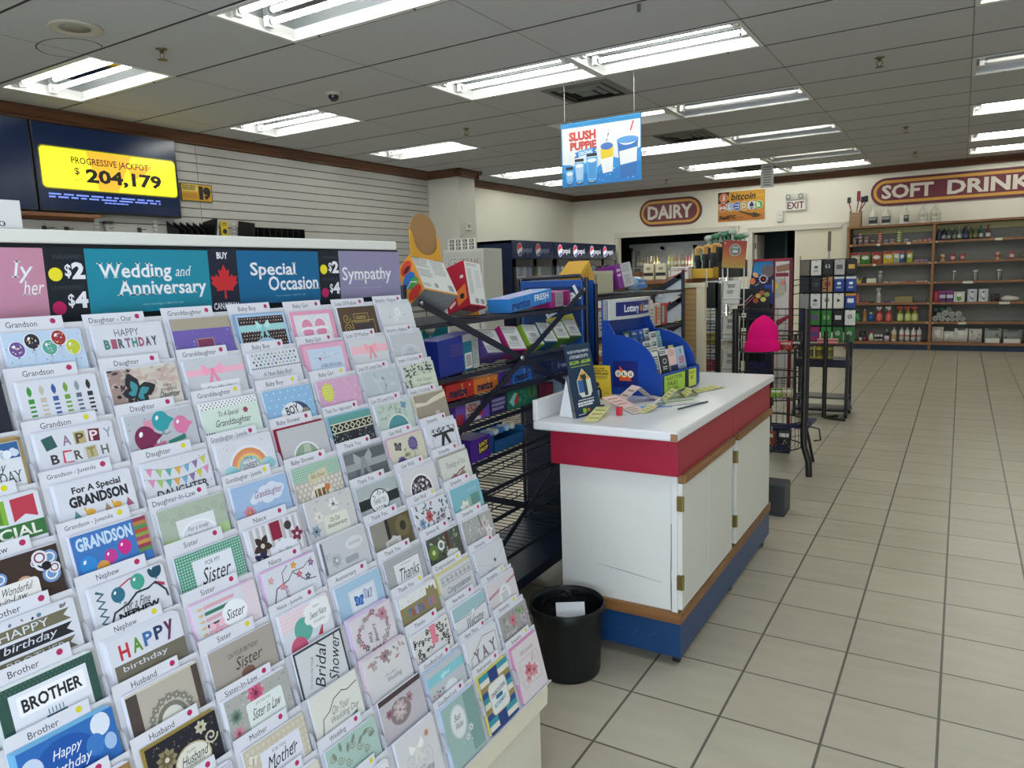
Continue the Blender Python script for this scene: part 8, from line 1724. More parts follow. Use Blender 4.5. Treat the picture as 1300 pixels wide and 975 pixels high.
vessel('pale green bottle with a pink cap on the bottom shelf', XA(425), z, [(0, 0, 0), (0.045, 0, 0), (0.045, 0.06, 0), (0.02, 0.12, 0), (0.018, 0.125, 1), (0.026, 0.13, 1), (0.022, 0.165, 1), (0, 0.166, 1)], ('#d6dcc0', '#c03a78'), 'bottle', 'bottle')
for x, l in ((488, 'small black jar with a white lid, first of three'), (530, 'small black jar with a white lid, middle of three'), (572, 'small black jar with a white lid, last of three')): vessel(l, XA(x), z, [(0, 0, 2), (0.022, 0, 2), (0.022, 0.03, 2), (0.022, 0.03, 1), (0.022, 0.065, 1), (0.02, 0.068, 0), (0.02, 0.10, 0), (0, 0.101, 0)], ('#d9d9d6', '#1d1c20', '#c9bdb9'), 'jar', 'jar', 'small black jars')
vessel('black bottle with a grey pump and white label', XA(650), z, [(0, 0, 0), (0.042, 0, 0), (0.042, 0.085, 0), (0.042, 0.085, 1), (0.034, 0.13, 1), (0.016, 0.145, 2), (0.016, 0.19, 2), (0, 0.192, 2)], ('#d0c9cc', '#1c1a1e', '#9a9a98'), 'bottle', 'bottle')
vessel('cream and tan bottle on the bottom shelf', XA(752), z, [(0, 0, 0), (0.044, 0, 0), (0.044, 0.03, 0), (0.044, 0.03, 1), (0.044, 0.11, 1), (0.044, 0.11, 0), (0.04, 0.17, 0), (0.014, 0.185, 0), (0.008, 0.225, 0), (0, 0.226, 0)], ('#d6d0bd', '#b5935a'), 'bottle', 'bottle')
for k, (x, l) in enumerate(((860, 'grey and white bottle with a red label, next to the cream one'), (940, 'grey and white bottle with a red label, second along'), (1025, 'grey and white bottle with a red label, third along'), (1105, 'grey and white bottle with a red label, at the divider'))): vessel(l, XA(x), z, [(0, 0, 0), (0.043, 0, 0), (0.043, 0.05, 0), (0.043, 0.05, 1), (0.043, 0.075, 1), (0.0435, 0.075, 2), (0.0435, 0.105, 2), (0.043, 0.105, 1), (0.042, 0.17, 1), (0.015, 0.19, 1), (0.008, 0.225, 1), (0, 0.226, 1)], ('#a9adad', '#d9d9d6', '#b9726a'), 'bottle', 'bottle', 'grey and white bottles', sx=0.92)
# the other bay
z = SHL[4]
glass = [(118, '#2c3f52', '#3a4f60'), (182, '#1c2733', '#c9ced0'), (248, '#2a3a3c', '#7f8a84'), (322, '#4a5a50', '#a9b0a0'), (385, '#5a6458', '#b5b8a4'), (440, '#3a4440', '#8a917f'), (468, '#1d2444', '#4a4f86'), (530, '#5a5c34', '#8f9450'), (590, '#4a4a2c', '#7a7a4a'), (660, '#1f6a58', '#d3d6cc'), (750, '#5f1f28', '#d9d3cf')]
for k, (x, c1, c2) in enumerate(glass):
    vessel('%s glass bottle in the top row under the sign' % ('slate blue', 'black with a white badge', 'dark sea-green', 'mossy grey', 'pale olive-grey', 'charcoal green', 'indigo', 'olive', 'dark khaki', 'teal with a white label', 'maroon with a white label')[k], XB(x), z, [(0, 0, 0), (0.035, 0, 0), (0.036, 0.03, 0), (0.0365, 0.03, 1), (0.0365, 0.085, 1), (0.036, 0.085, 0), (0.034, 0.11, 0), (0.014, 0.155, 0), (0.014, 0.185, 2), (0.017, 0.187, 2), (0.015, 0.20, 2), (0, 0.20, 2)], (c1, c2, '#b9b48a' if k not in (6, 9, 10) else c1), 'bottle', 'bottle', 'glass bottles in the top row', y=SY+(0.09 if k % 2 else 0))
z = SHL[3]
for x, c1, c2, l in ((178, '#c9b08f', '#a8744f', 'tan drink can nearest the divider'), (315, '#b02f44', '#d9a9a4', 'crimson drink can, second from the divider'), (445, '#9a2f3c', '#cf9a94', 'dark red drink can, third from the divider'), (888, '#c9a48a', '#a8563c', 'orange-brown drink can after the gap'), (1060, '#a83a4a', '#dcc4b9', 'red and white drink can after the gap'), (1230, '#8f6a6a', '#c9b0a4', 'dusky drink can at the photo edge')):
    vessel(l, XB(x), z, [(0, 0, 2), (0.03, 0, 2), (0.036, 0.006, 0), (0.036, 0.03, 0), (0.036, 0.03, 1), (0.036, 0.075, 1), (0.036, 0.075, 0), (0.036, 0.10, 0), (0.03, 0.112, 2), (0, 0.11, 2)], (c1, c2, '#b9b9b6'), 'can', 'drink_can', 'drink cans')
z = SHL[2]
for k, (x, r_) in enumerate(((345, 0.03), (620, 0.042), (918, 0.042), (1250, 0.044))):
    vessel(('slim white-capped tin nearest the divider', 'white-capped patterned jar, second along', 'white-capped patterned jar, third along', 'white-capped patterned jar at the photo edge')[k], XB(x), z, [(0, 0, 0), (r_, 0, 0), (r_, 0.12, 0), (r_*0.8, 0.135, 0), (r_, 0.14, 1), (r_, 0.155, 1), (0, 0.165, 1)], ('#7f8076', '#d3d6cf'), 'jar', 'jar', 'white-capped jars', extra=lambda mb: Art(mb, frame((-0.02, -r_-0.001, 0.12), (1, 0, 0), (0, 0, -1), (0, -1, 0)), step=0.0004).r(0.6, 0, 1.5, 11, '#c9c9c0').specks(0, 1, 4, 10, 10, 0.3, 0.6, ['#b5b6ac', '#5f6258'], 4))
z = SHL[1]
packet('crimson pack at the divider on the paper goods shelf', XB(122), z, 0.080, 0.17, 0.1, '#a82a44', lambda a, w, h: a.r(w*0.3, h*0.1, w*0.7, h*0.75, '#c0566a'), 'pack', 'cup_pack', pillow=False)
for x, l in ((205, 'purple and white pack, nearer the crimson one'), (303, 'purple and white pack, further from the crimson one')): packet(l, XB(x), z, 0.10, 0.175, 0.1, '#6a2f74', lambda a, w, h: (a.r(0.4, h*0.36, w-0.4, h*0.66, '#c9c4d2'), a.r(0.4, h*0.66, w-0.4, h*0.8, '#2f2a6a'), a.r(0.2, 0.2, w-0.2, h*0.2, '#8f3f84')), 'pack', 'cup_pack')
packet('white and green pack on the paper goods shelf', XB(425), z, 0.165, 0.155, 0.12, '#c9cbc4', lambda a, w, h: (a.e(w*0.5, h*0.65, w*0.22, h*0.26, '#5f9a3a'), a.e(w*0.5, h*0.3, w*0.2, h*0.2, '#e2e4dc')), 'pack', 'paper_pack')
for x, l in ((592, 'clear-wrapped paper towel pack with blue marks, nearer the green pack'), (735, 'clear-wrapped paper towel pack with blue marks, further from the green pack')): packet(l, XB(x), z, 0.14, 0.19, 0.13, '#b9c0c2', lambda a, w, h: (a.r(w*0.3, 0, w*0.62, h, '#d6d8d6'), a.specks(w*0.25, 1, w*0.7, h*0.35, 5, 0.8, 1.6, ['#2f3f8a', '#4a5aa0'], 3), a.specks(w*0.25, h*0.6, w*0.7, h*0.9, 5, 0.8, 1.6, ['#2f3f8a', '#3a4a80'], 5)), 'paper towel', 'paper_towel_pack', 'paper towel packs')
packet('dark crumpled red and black bag on the paper goods shelf', XB(890), z, 0.12, 0.11, 0.1, '#3a2c2c', lambda a, w, h: a.specks(0.5, 0.5, w-0.5, h-0.5, 16, 0.5, 1.3, ['#7a3a34', '#1c1a1a', '#8f8a84'], 4), 'bag', 'plastic_bag', pillow=True)
mb = MB(); mb.sphere((0, 0, 0.03), 1, C('#cfc9c0', rough=0.4, bump=0.8, scale=12), sub=3, sq=(0.13, 0.07, 0.045)); mb.sphere((-0.03, 0, 0.055), 1, C('#cfc9c0', rough=0.4, bump=0.8, scale=12), sub=2, sq=(0.07, 0.05, 0.03)); tag(mb.build('plastic_bag', None, (XB(1070), SY-0.05, z+0.018)), 'crumpled white plastic bag lying on the paper goods shelf', 'bag')
z = SHL[0]
def roll(l, x, zz, r, c_, y=SY-0.04):
    mb = MB(); mb.lathe([(r*0.3, -0.005), (r, 0), (r, 0.14), (0, 0.14)], C(c_, rough=0.6), 16, R(pi/2, 'X') @ T(0, 0, -0.07), cap=False); mb.lathe([(0, 0.14), (r*0.95, 0.1405)], C('#8f928c' if c_ != '#4f7a74' else '#3a5f5c', rough=0.6), 14, R(pi/2, 'X') @ T(0, 0, -0.07), cap=False); mb.lathe([(r*0.25, 0.1412), (0, 0.1412)], C('#6a6c66'), 10, R(pi/2, 'X') @ T(0, 0, -0.07), cap=False)
    tag(mb.build('paper_roll', None, (x, y, zz+r)), l, 'roll', 'rolls on the fifth shelf')
zr = z+0.0065
for x, r_, l in ((-0.368, 0.05, 'large white roll in the bottom row by the divider'), (-0.266, 0.05, 'large white roll in the bottom row, second along'), (-0.179, 0.036, 'small white roll in the bottom row, third along'), (-0.106, 0.036, 'small white roll in the bottom row, fourth along'), (-0.033, 0.036, 'small white roll in the bottom row, fifth along'), (0.046, 0.04, 'white roll at the end of the bottom row')): roll(l, x, zr, r_, '#d9dad4')
for x, r_, zz, l in ((-0.317, 0.034, 0.084, 'small white roll in the upper row'), (-0.224, 0.05, 0.092, 'large white roll in the upper row, first of three'), (-0.121, 0.05, 0.073, 'large white roll in the upper row, middle of three'), (-0.018, 0.05, 0.073, 'large white roll in the upper row, last of three')): roll(l, x, zr+zz, r_, '#dcddd8')
for x, zz, l, c_ in ((-0.37, 0.0, 'teal-wrapped roll at the back, bottom by the divider', '#4f7a74'), (-0.27, 0.0, 'teal-wrapped roll at the back, bottom, second along', '#4f7a74'), (-0.17, 0.0, 'teal-wrapped roll at the back, bottom, third along', '#4f7a74'), (-0.07, 0.0, 'grey-green roll at the back, bottom, fourth along', '#7a8c80'), (-0.32, 0.078, 'teal-wrapped roll at the back, middle layer', '#4f7a74'), (-0.22, 0.078, 'teal-wrapped roll at the back, middle layer, second along', '#4f7a74'), (-0.12, 0.078, 'grey-green roll at the back, middle layer, third along', '#7a8c80'), (-0.37, 0.156, 'teal-wrapped roll on top of the pile by the divider', '#4f7a74'), (-0.27, 0.156, 'teal-wrapped roll on top of the pile, second along', '#4f7a74'), (-0.17, 0.156, 'grey-green roll on top of the pile, third along', '#7a8c80')): roll(l, x, zr+zz, 0.045, c_, SY+0.12)
z = 0.145
for k, (x, w_, h_, c_, l) in enumerate(((165, 0.18, 0.235, '#cfcac0', 'tall slumped white sack by the divider'), (322, 0.16, 0.165, '#d3d1ca', 'short white sack, second from the divider'), (475, 0.20, 0.21, '#d6d4cc', 'white sack with a dark printed corner, third along'), (660, 0.19, 0.205, '#c9c6bd', 'speckled white sack in the middle of the bottom shelf'), (885, 0.24, 0.215, '#8f928e', 'grey sack with black print, fifth along'), (1130, 0.27, 0.20, '#7f827f', 'grey-topped sack at the photo edge'))):
    packet(l, XB(x), z, w_, h_, 0.16, c_, lambda a, w, h, k=k: (a.specks(1, h*0.1, w-1, h*0.9, 5+6*(k == 3), 0.6, 1.4, ['#3a3a3c', '#8f8f8c'], k+2), a.r(1, h*0.68, w*0.9, h, '#d3d1ca') if k > 3 else None, a.r(w*0.2, 0, w*0.8, h*0.08, '#3a3a3a') if k in (2, 4, 5) else None), 'sack', 'sack', 'sacks on the bottom shelf', y=SY-0.03, pillow=True)
# on top of the shelving
z = 2.24
bx = tray('carton_box', 'brown cardboard box holding brushes on top of the shelving', (-1.72, 15.1, z+0.0005), (0.19, 0.2, 0.29), '#9a7c5a', '#6a523a', lip=1.0)
for k, (x, dx, hgt, c1, c2, l) in enumerate(((-1.735, -0.05, 0.30, '#b03a44', '#2f3a30', 'brush with a red-banded handle and dark head, leaning outward'), (-1.74, 0.03, 0.36, '#6a3a44', '#8f2a44', 'tall maroon scraper standing in the box'), (-1.735, 0.06, 0.30, '#b5323f', '#23262a', 'red and black brush leaning towards the sign'), (-1.80, 0.12, 0.32, '#23262a', '#2a2c30', 'black handle leaning furthest towards the sign'))):
    mb = MB(); mb.tube([(0, 0, 0), (dx*1.2, 0, 0.29), (dx*2, 0, 0.29+hgt*0.5)], 0.009, c1, 8); mb.cbox(dx*2-0.03, dx*2+0.03, -0.012, 0.012, 0.29+hgt*0.45, 0.29+hgt*(0.8 if k != 1 else 0.95), c2, 0.004, R(0.0, 'Y'))
    for q in range(3): mb.tube([(dx*(0.75+0.25*q), 0, 0.2+0.05*q), (dx*(0.8+0.25*q), 0, 0.215+0.05*q)], 0.0105, '#d9b9b4', 8)
    tag(mb.build('brush', None, (x, 15.04+0.04*k, z+0.012)), l, 'brush', 'brushes in the box')
jug = [(0, 0, 0), (0.064, 0, 0), (0.066, 0.01, 0), (0.066, 0.15, 0), (0.05, 0.19, 0), (0.022, 0.25, 0), (0.02, 0.275, 1), (0.022, 0.29, 1), (0, 0.292, 1)]
def jl(c_, side=0.0):
    def f(mb):
        a = Art(mb, frame((-0.058+side, -0.0675, 0.135), (1, 0, 0), (0, 0, -1), (0, -1, 0)), step=0.001); w_ = 11.6-side*100
        if c_: a.r(0, 0, w_, 10, '#23272c'); a.tiny(0.8, 1.5, w_-0.6, 5, 2, '#c9ccc9', 3, 0.7)
        else: a.box(0, 0, w_, 9, 0.5, '#4a4c4a'); a.tiny(2, 2, w_-2, 5, 2, '#4a4c4a', 4)
        mb.tube([(0.0, -0.03, 0.235), (0.02, -0.058, 0.2), (0.02, -0.066, 0.15)], 0.007, '#d6d3c6' if c_ else '#c9ccc6', 6)
    return f
for x, l, sd in ((-1.42, 'white jug with a black label nearest the brush box', 0.0), (-1.21, 'white jug with a black label, second from the brush box', 0.0), (-0.92, 'white jug turned so its black label shows partly', 0.05)): vessel(l, x, z, jug, ('#dcdacd', '#e2e0d6'), 'jug', 'jug', 'white jugs', extra=jl(1, sd), seg=16, sx=1.2)
for x, l in ((-0.63, 'clear jug with a boxed label, nearer the white jugs'), (-0.44, 'clear jug with a boxed label, at the end of the row')): vessel(l, x, z, jug, ('#d3d1c2', '#d9d7cb'), 'jug', 'jug', 'clear jugs', extra=jl(0), seg=16, sx=1.2)

# ================================================================ wire racks down the aisle
bk = C('#131417', rough=0.4, spec=0.5)
# basket tower with the pink hat
TW = root('basket_tower', (-1.21, 5.75, 0), 'black wire basket tower at the end of the counter', 'display rack')
for s in (-1, 1):
    MB().tube([(s*0.255, -0.07, 1.25), (s*0.255, -0.07, 0.30), (s*0.262, -0.08, 0.22), (s*0.30, -0.10, 0.11), (s*0.305, -0.10, 0.0)], 0.024, bk, 10).build('leg', TW)
    MB().tube([(s*0.23, 0.20, 1.25), (s*0.23, 0.20, 0.30), (s*0.24, 0.26, 0.2), (s*0.26, 0.36, 0.0)], 0.012, bk, 8).build('rear_leg', TW)
for z, h, lab_ in ((0.20, 0.20, 'deep basket at the bottom'), (0.58, 0.17, 'middle basket'), (0.93, 0.13, 'top basket')):
    mb = MB(); n = 36; r_ = 0.235
    ring = lambda zz, rr_: [(rr_*cos(2*pi*k/n), rr_*sin(2*pi*k/n), zz) for k in range(n)]
    for zz, t_ in ((z, 0.005), (z+h*0.5, 0.002), (z+h, 0.006)): mb.tube(ring(zz, r_), t_, bk, 6, closed=True)
    for k in range(n): an = 2*pi*k/n; mb.tube([(r_*cos(an), r_*sin(an), z), (r_*cos(an), r_*sin(an), z+h)], 0.0018, bk, 5)
    for k in range(-8, 9): x = k*0.028; q = sqrt(max(0, r_*r_-x*x)); mb.tube([(x, -q, z), (x, q, z)], 0.002, bk, 5)
    o = mb.build('basket', TW); o['label'] = lab_
mb = MB()
for z in (1.245, 1.2): mb.tube([(-0.255, -0.07, z), (0.255, -0.07, z)], 0.003, bk, 6)
for s in (-1, 1): mb.tube([(s*0.255, -0.07, 1.24), (s*0.23, 0.2, 1.24)], 0.004, bk, 6)
for k in range(9): x = -0.23+k*0.0575; mb.tube([(x, 0.2, 0.3), (x, 0.2, 1.24)], 0.002, bk, 5)
for k in range(9): mb.tube([(-0.23, 0.2, 0.3+k*0.117), (0.23, 0.2, 0.3+k*0.117)], 0.002, bk, 5)
mb.tube([(-0.03, -0.07, 1.2), (-0.03, -0.20, 1.19), (-0.03, -0.21, 1.22)], 0.003, bk, 6)
mb.build('wire_back', TW)
mb = MB(); mb.box(0.20, 0.28, 0.0, 0.35, 0.345, 0.36, '#22264f'); mb.box(-0.22, 0.24, -0.03, -0.015, 0.345, 0.375, '#22264f'); mb.tube([(0.28, 0.05, 0.35), (0.34, 0.08, 0.33), (0.35, 0.1, 0.24), (0.30, 0.1, 0.23)], 0.006, '#22264f', 6); mb.build('blue_rail', TW)
# pink toque: soft knitted cone with a folded cuff
mb = MB(); n = 40; V = []; F = []
pr = [(0.118, 0.0), (0.124, 0.02), (0.116, 0.065), (0.110, 0.072), (0.104, 0.076), (0.106, 0.11), (0.100, 0.15), (0.085, 0.19), (0.058, 0.225), (0.03, 0.248), (0.0, 0.262)]
for i, (r_, z) in enumerate(pr):
    for k in range(n):
        an = 2*pi*k/n; rib = 1+0.025*cos(an*10)*(1 if i > 4 else 0.5); V.append((r_*rib*cos(an)*(1.0), r_*rib*sin(an)*0.62, z+0.010*cos(an)*(1-i/10)))
for i in range(len(pr)-1):
    for k in range(n): F.append((i*n+k, i*n+(k+1) % n, (i+1)*n+(k+1) % n, (i+1)*n+k))
pk = C('#e00f72', rough=0.85, bump=0.5, scale=120, spec=0.15); mb.add(V, F, pk, smooth=True)
hat = tag(mb.build('knit_hat', None, (-1.212, 5.43, 0.957)), 'hot pink knitted hat with a turned-up cuff hanging on the basket tower', 'hat'); hat.rotation_euler = (0, 0.06, 0.1)
rq = random.Random(21)
goods = [(0.93, '#1f7fb0', 'bright blue', -0.14, 0.0), (0.93, '#c9a23a', 'gold', -0.05, 0.09), (0.93, '#b5303a', 'red and white', 0.03, -0.02), (0.93, '#c2382e', 'red and green', 0.11, -0.02), (0.93, '#2a2220', 'dark brown', 0.17, 0.06),
         (0.58, '#a8c43a', 'lime green', -0.02, -0.11), (0.58, '#8fb83a', 'leaf green', 0.06, -0.10), (0.58, '#cdbb94', 'wheat', 0.13, -0.06), (0.58, '#b56a3a', 'ginger', -0.13, -0.06), (0.58, '#c98a4a', 'toffee', -0.06, 0.08),
         (0.20, '#8a4632', 'russet', 0.02, -0.06), (0.20, '#33363a', 'charcoal', -0.10, -0.02), (0.20, '#2a2d30', 'near-black', 0.11, -0.02)]
for z, c_, nm, dx, dy in goods:
    packet('%s packet lying in the %s basket of the tower' % (nm, {0.93: 'top', 0.58: 'middle', 0.20: 'bottom'}[z]), -1.21+dx, z+0.004, 0.085, 0.115 if z == 0.2 else 0.07, 0.05, c_, lambda a, w, h: (a.r(w*0.1, h*0.15, w*0.9, h*0.4, '#e2ded4'), a.specks(0.5, h*0.45, w-0.5, h-0.4, 5, 0.4, 0.9, ['#d9c9a4', '#6a4a3a'], 3)), 'packet', 'packet', 'packets in the basket tower', y=5.75+dy, pillow=True, rot=rq.uniform(-0.4, 0.4))
mb = MB(); mb.cbox(-0.10, 0.05, -0.09, 0.09, 0, 0.20, C('#3a3d40', rough=0.5), 0.006); tag(mb.build('crate', None, (-0.93, 4.72, 0)), 'dark grey crate on the floor behind the counter end', 'crate')

# candy display with a blue fruit board and a red-framed board, behind the tower
CD = root('candy_stand', (-1.33, 6.35, 0), 'blue candy stand with a tall fruit-pattern board behind the basket tower', 'display stand')
mb = MB(); mb.prism([(-0.235, 0.55), (0.02, 0.55), (0.012, 1.62), (-0.16, 1.62), (-0.21, 1.30)], -0.012, 0.0, '#1f2350', R(pi/2, 'X'))
a = wall_art(mb, (-0.23, -0.0125, 1.62), (1, 0, 0), (0, 0, -1), (0, -1, 0)); a.step = 0.0008; a.k = 0.8
a.p([(10, 0.6), (28, 0.6), (29, 12), (20, 18), (8, 12)], '#2f86c0'); a.e(23, 12, 6.5, 7, '#6f6668'); a.leaf(8, 13, 8, 5, 0.7, '#d9b98f'); a.e(8, 22, 3, 3.4, '#d97a4a'); a.leaf(10, 27, 6, 1.4, -0.5, '#7fa84a'); a.flower(19, 20, 5, '#d9c9cf', '#c9505a', 10); a.r(20, 26, 29, 46, '#2448a0'); a.leaf(14, 30, 6, 3, 0.4, '#c9704a'); a.e(27, 60, 3, 2, '#2f8a50'); a.leaf(20, 62, 9, 2.6, 0.1, '#2f8a50'); a.e(24, 68, 2.4, 3, '#c98a3a'); a.e(19, 75, 3, 3.4, '#d08a6a')
mb.build('fruit_board', CD)
mb = MB(); mb.box(0.015, 0.135, -0.03, -0.02, 0.45, 1.60, '#c9c2bd'); mb.box(0.13, 0.155, -0.035, -0.01, 0.2, 1.62, '#5f1420'); mb.box(0.005, 0.02, -0.035, -0.01, 0.4, 1.62, '#5f1420'); mb.box(-0.16, 0.155, -0.033, -0.012, 1.605, 1.625, '#8f2030')
a = wall_art(mb, (0.018, -0.0305, 1.60), (1, 0, 0), (0, 0, -1), (0, -1, 0)); a.k = 0.62; a.step = 0.0008; a.step = 0.0008
a.p([(1, 6), (18, 3), (19, 12), (2, 14)], '#8f6a54'); a.r(1, 15, 17, 20, '#7a2230'); a.p([(-4, 24), (12, 22), (15, 30), (12, 44), (2, 48), (-3, 40)], '#a3a89a'); a.e(2, 32, 3, 4, '#c9b93a'); a.e(10, 28, 3, 3, '#c9706a'); a.e(8, 40, 4, 3, '#b9a88a'); a.l([(12, 12), (14, 40)], 0.6, '#7a2230'); a.p([(2, 78), (19, 70), (19, 74), (4, 86)], '#8f1f30')
o = mb.build('framed_board', CD); o['label'] = 'red-framed pale board'
for z, nm in ((1.22, 0), (0.95, 1), (0.68, 2)):
    mb = MB(R(0.35, 'X')); mb.box(-0.26, 0.0, -0.28, -0.08, z-0.05, z-0.045, '#16171c'); mb.box(-0.26, 0.0, -0.285, -0.28, z-0.05, z+0.02, '#16171c'); o = mb.build('tray', CD); o.location = (0.0, z*0.345-0.05, z*0.06)
for x in (-0.26, 0.0): MB().tube([(x, -0.03, 0), (x, -0.03, 1.25)], 0.01, bk, 8).build('post', CD)
mb = MB(); mb.box(-0.27, 0.02, -0.06, 0.06, 0.0, 0.03, bk); mb.box(0.02, 0.16, -0.05, 0.0, 0.0, 0.22, '#1c1f45'); mb.build('base', CD)
mb = MB(); mb.cbox(0, 0.26, -0.02, 0.0, 0, 0.17, C('#17181c', rough=0.4), 0.005); a = wall_art(mb, (0, -0.0205, 0.17), (1, 0, 0), (0, 0, -1), (0, -1, 0)); a.step = 0.0008
a.l([(3, 14), (12, 5)], 0.8, '#b9a0a4'); a.l([(5, 15), (14, 6)], 0.6, '#c96a5a')
for x, y, c_ in ((17, 6, '#c9b05a'), (21, 9, '#c9c46a'), (15, 10, '#a84a3a'), (20, 3.6, '#b5583a'), (24, 5, '#8f9a4a')): a.e(x, y, 2.2, 2.0, c_)
tag(mb.build('candy_bin', None, (-1.60, 6.28, 1.215)), 'black candy box printed with small fruits on the blue stand', 'box')
MB().box(-0.02, 0.28, -0.02, 0.04, -0.03, 0.0, bk).build('bracket', CD).location = (-0.27, -0.07, 1.213)

# black grid stand with papers
GS = root('grid_stand', (-1.60, 5.42, 0), 'tall black grid stand between the tan post and the white leaflet rack', 'display rack')
for x in (-0.075, 0.075): MB().box(x-0.018, x+0.018, -0.012, 0.012, 0, 1.45, bk).build('post', GS)
mb = MB(); mb.box(-0.075, 0.075, -0.012, 0.012, 1.27, 1.46, bk); mb.build('top_plate', GS)
mb = MB()
for k in range(26): mb.tube([(-0.07, -0.008, 0.1+k*0.046), (0.07, -0.008, 0.1+k*0.046)], 0.003, bk, 5)
for x in (-0.03, 0.02): mb.tube([(x, -0.008, 0.1), (x, -0.008, 1.27)], 0.003, bk, 5)
mb.build('grid_panel', GS)
for k, (z, c_, nm) in enumerate(((1.10, '#c9ccc9', 'light grey'), (1.00, '#b5a93a', 'yellow'), (0.90, '#d3d3cf', 'white'), (0.80, '#b03a4a', 'red'), (0.69, '#2c3236', 'black'), (0.59, '#cfd0cd', 'chalk'))):
    packet('%s folded paper behind the black grid' % nm, -1.61, z, 0.15, 0.085, 0.012, c_, lambda a, w, h: (a.tiny(1, 1, w-1, h-1, 3, '#6f7072', 5), a.r(w*0.1, h*0.2, w*0.4, h*0.7, '#a8404a')), 'paper', 'folded_paper', 'papers behind the black grid', y=5.46)
for zz in (1.10, 1.00, 0.90, 0.80, 0.69, 0.59): MB().box(-0.08, 0.075, 0.015, 0.06, zz-0.005, zz-0.001, bk).build('ledge', GS)

# white wire leaflet rack with a sunset header
LR = root('leaflet_rack', (-1.61, 5.965, 0), 'white wire leaflet rack topped by a red to gold header card', 'display rack'); wt = C('#cfd0cc', rough=0.4)
for x in (-0.17, -0.04, 0.0, 0.13): MB().tube([(x, 0.02, 0), (x, 0.02, 1.56)], 0.005, wt, 6).build('upright', LR)
mb = MB(); mb.tube([(-0.17, 0.02, 0.01), (-0.17, -0.22, 0.01), (0.13, -0.22, 0.01), (0.13, 0.02, 0.01)], 0.006, wt, 6, closed=True); mb.build('foot', LR)
mb = MB(R(0.28, 'Z') @ R(0.07, 'Y')); n = 8
mb.box(-0.09, 0.09, -0.004, 0.004, 0, 0.215, '#8f4a2a'); a = wall_art(mb, (-0.09, -0.004, 0.215), (1, 0, 0), (0, 0, -1), (0, -1, 0)); a.step = 0.0006
for k, c_ in enumerate(('#8f3526', '#963c28', '#9c462a', '#a2532c', '#a3632f', '#a57031', '#a57b35', '#a38638')): a.r(0, k*2.69, 18, k*2.69+2.7, c_, hold=True)
a.n += 1; a.e(9.4, 7.4, 4.4, 4.8, '#b5b3a4'); a.e(9.4, 7.4, 3.9, 4.3, '#5f6a66'); a.t('GOLD', 7, 4.6, 11.8, 6.2, '#c9ccc0', bold=0.03); a.r(7.4, 7.4, 11.4, 9.6, '#b9bdb0'); a.e(1.4, 2.2, 0.5, 0.5, '#d9c9b4')
o = mb.build('header_card', LR, (0.045, 0.015, 1.56))
for j, z in enumerate((1.27, 0.99, 0.71, 0.43)):
    mb = MB(); mb.tube([(-0.17, -0.055, z+0.05), (0.13, -0.055, z+0.05)], 0.004, wt, 6); mb.box(-0.17, 0.13, -0.06, 0.012, z-0.006, z, wt); mb.build('pocket', LR)
    for k in range(2):
        mb = MB(R(-0.22, 'X')); mb.box(-0.065, 0.065, -0.02, 0, 0, 0.185, '#c3c4bf'); a = wall_art(mb, (-0.065, -0.02, 0.185), (1, 0, 0), (0, 0, -1), (0, -1, 0)); a.step = 0.0005
        a.tiny(3.5, 3, 9.6, 6, 2, '#4a4c4a', 3, 0.7); a.tiny(3, 8, 9, 11, 2, '#6a5c58', 5, 0.6); a.l([(2, 0.6), (4.6, 6.5)], 0.4, '#8f5f60')
        tag(mb.build('leaflet_stack', None, (-1.61-0.10+0.145*k, 5.965-0.031, z+0.0055)), 'pale leaflet stack in the %s pocket of the white rack, %s side' % (('top', 'second', 'third', 'lowest')[j], ('candy rack', 'aisle')[k]), 'leaflets', 'leaflets in the white rack')

# gift card rack
GR = root('gift_card_rack', (-1.20, 8.15, 0), 'black wheeled gift card rack beyond the basket tower', 'display rack')
for x, y in ((-0.25, -0.12), (0.25, -0.12), (-0.25, 0.16), (0.25, 0.16)):
    MB().box(x-0.014, x+0.014, y-0.014, y+0.014, 0.06, 0.86 if y < 0 else 1.62, bk).build('post', GR)
    mb = MB(); mb.tube([(x-0.014, y, 0.045), (x+0.014, y, 0.045)], 0.045, C('#1a1a1c', rough=0.4), 14); mb.build('caster', GR)
mb = MB(); mb.box(-0.26, 0.26, -0.13, 0.17, 0.06, 0.085, bk); mb.box(-0.25, 0.25, -0.12, 0.16, 0.19, 0.21, C('#4a4c4a', rough=0.4)); mb.prism([(0.22, 0.05), (0.30, 0.08), (0.22, 0.30)], 0.0, 0.012, C('#5a5c5c', rough=0.4), R(pi/2, 'X')); mb.build('base_tray', GR)
mb = MB(); mb.box(-0.26, 0.26, -0.13, 0.17, 0.52, 0.60, C('#15162a', rough=0.4)); mb.build('middle_tray', GR)
mb = MB(); mb.box(-0.26, 0.26, 0.145, 0.155, 0.86, 1.62, C('#1c1d20', rough=0.5)); mb.build('back_panel', GR)
mb = MB(); mb.tube([(0.02, 0.1, 1.58), (0.02, 0.1, 1.70)], 0.008, '#9a9a98', 6); mb.cbox(0.005, 0.035, 0.09, 0.11, 1.70, 1.90, C('#5f5648', rough=0.5), 0.003); mb.build('sign_holder', GR)
mb = MB()
for k, (x, z0, z1) in enumerate(((-0.20, 0.0, 1.66), (0.06, 0.0, 1.58))): mb.tube([(x, -0.24, 0.03 if k else 0.6), (x, -0.24, z1)], 0.007 if k else 0.004, bk, 6)
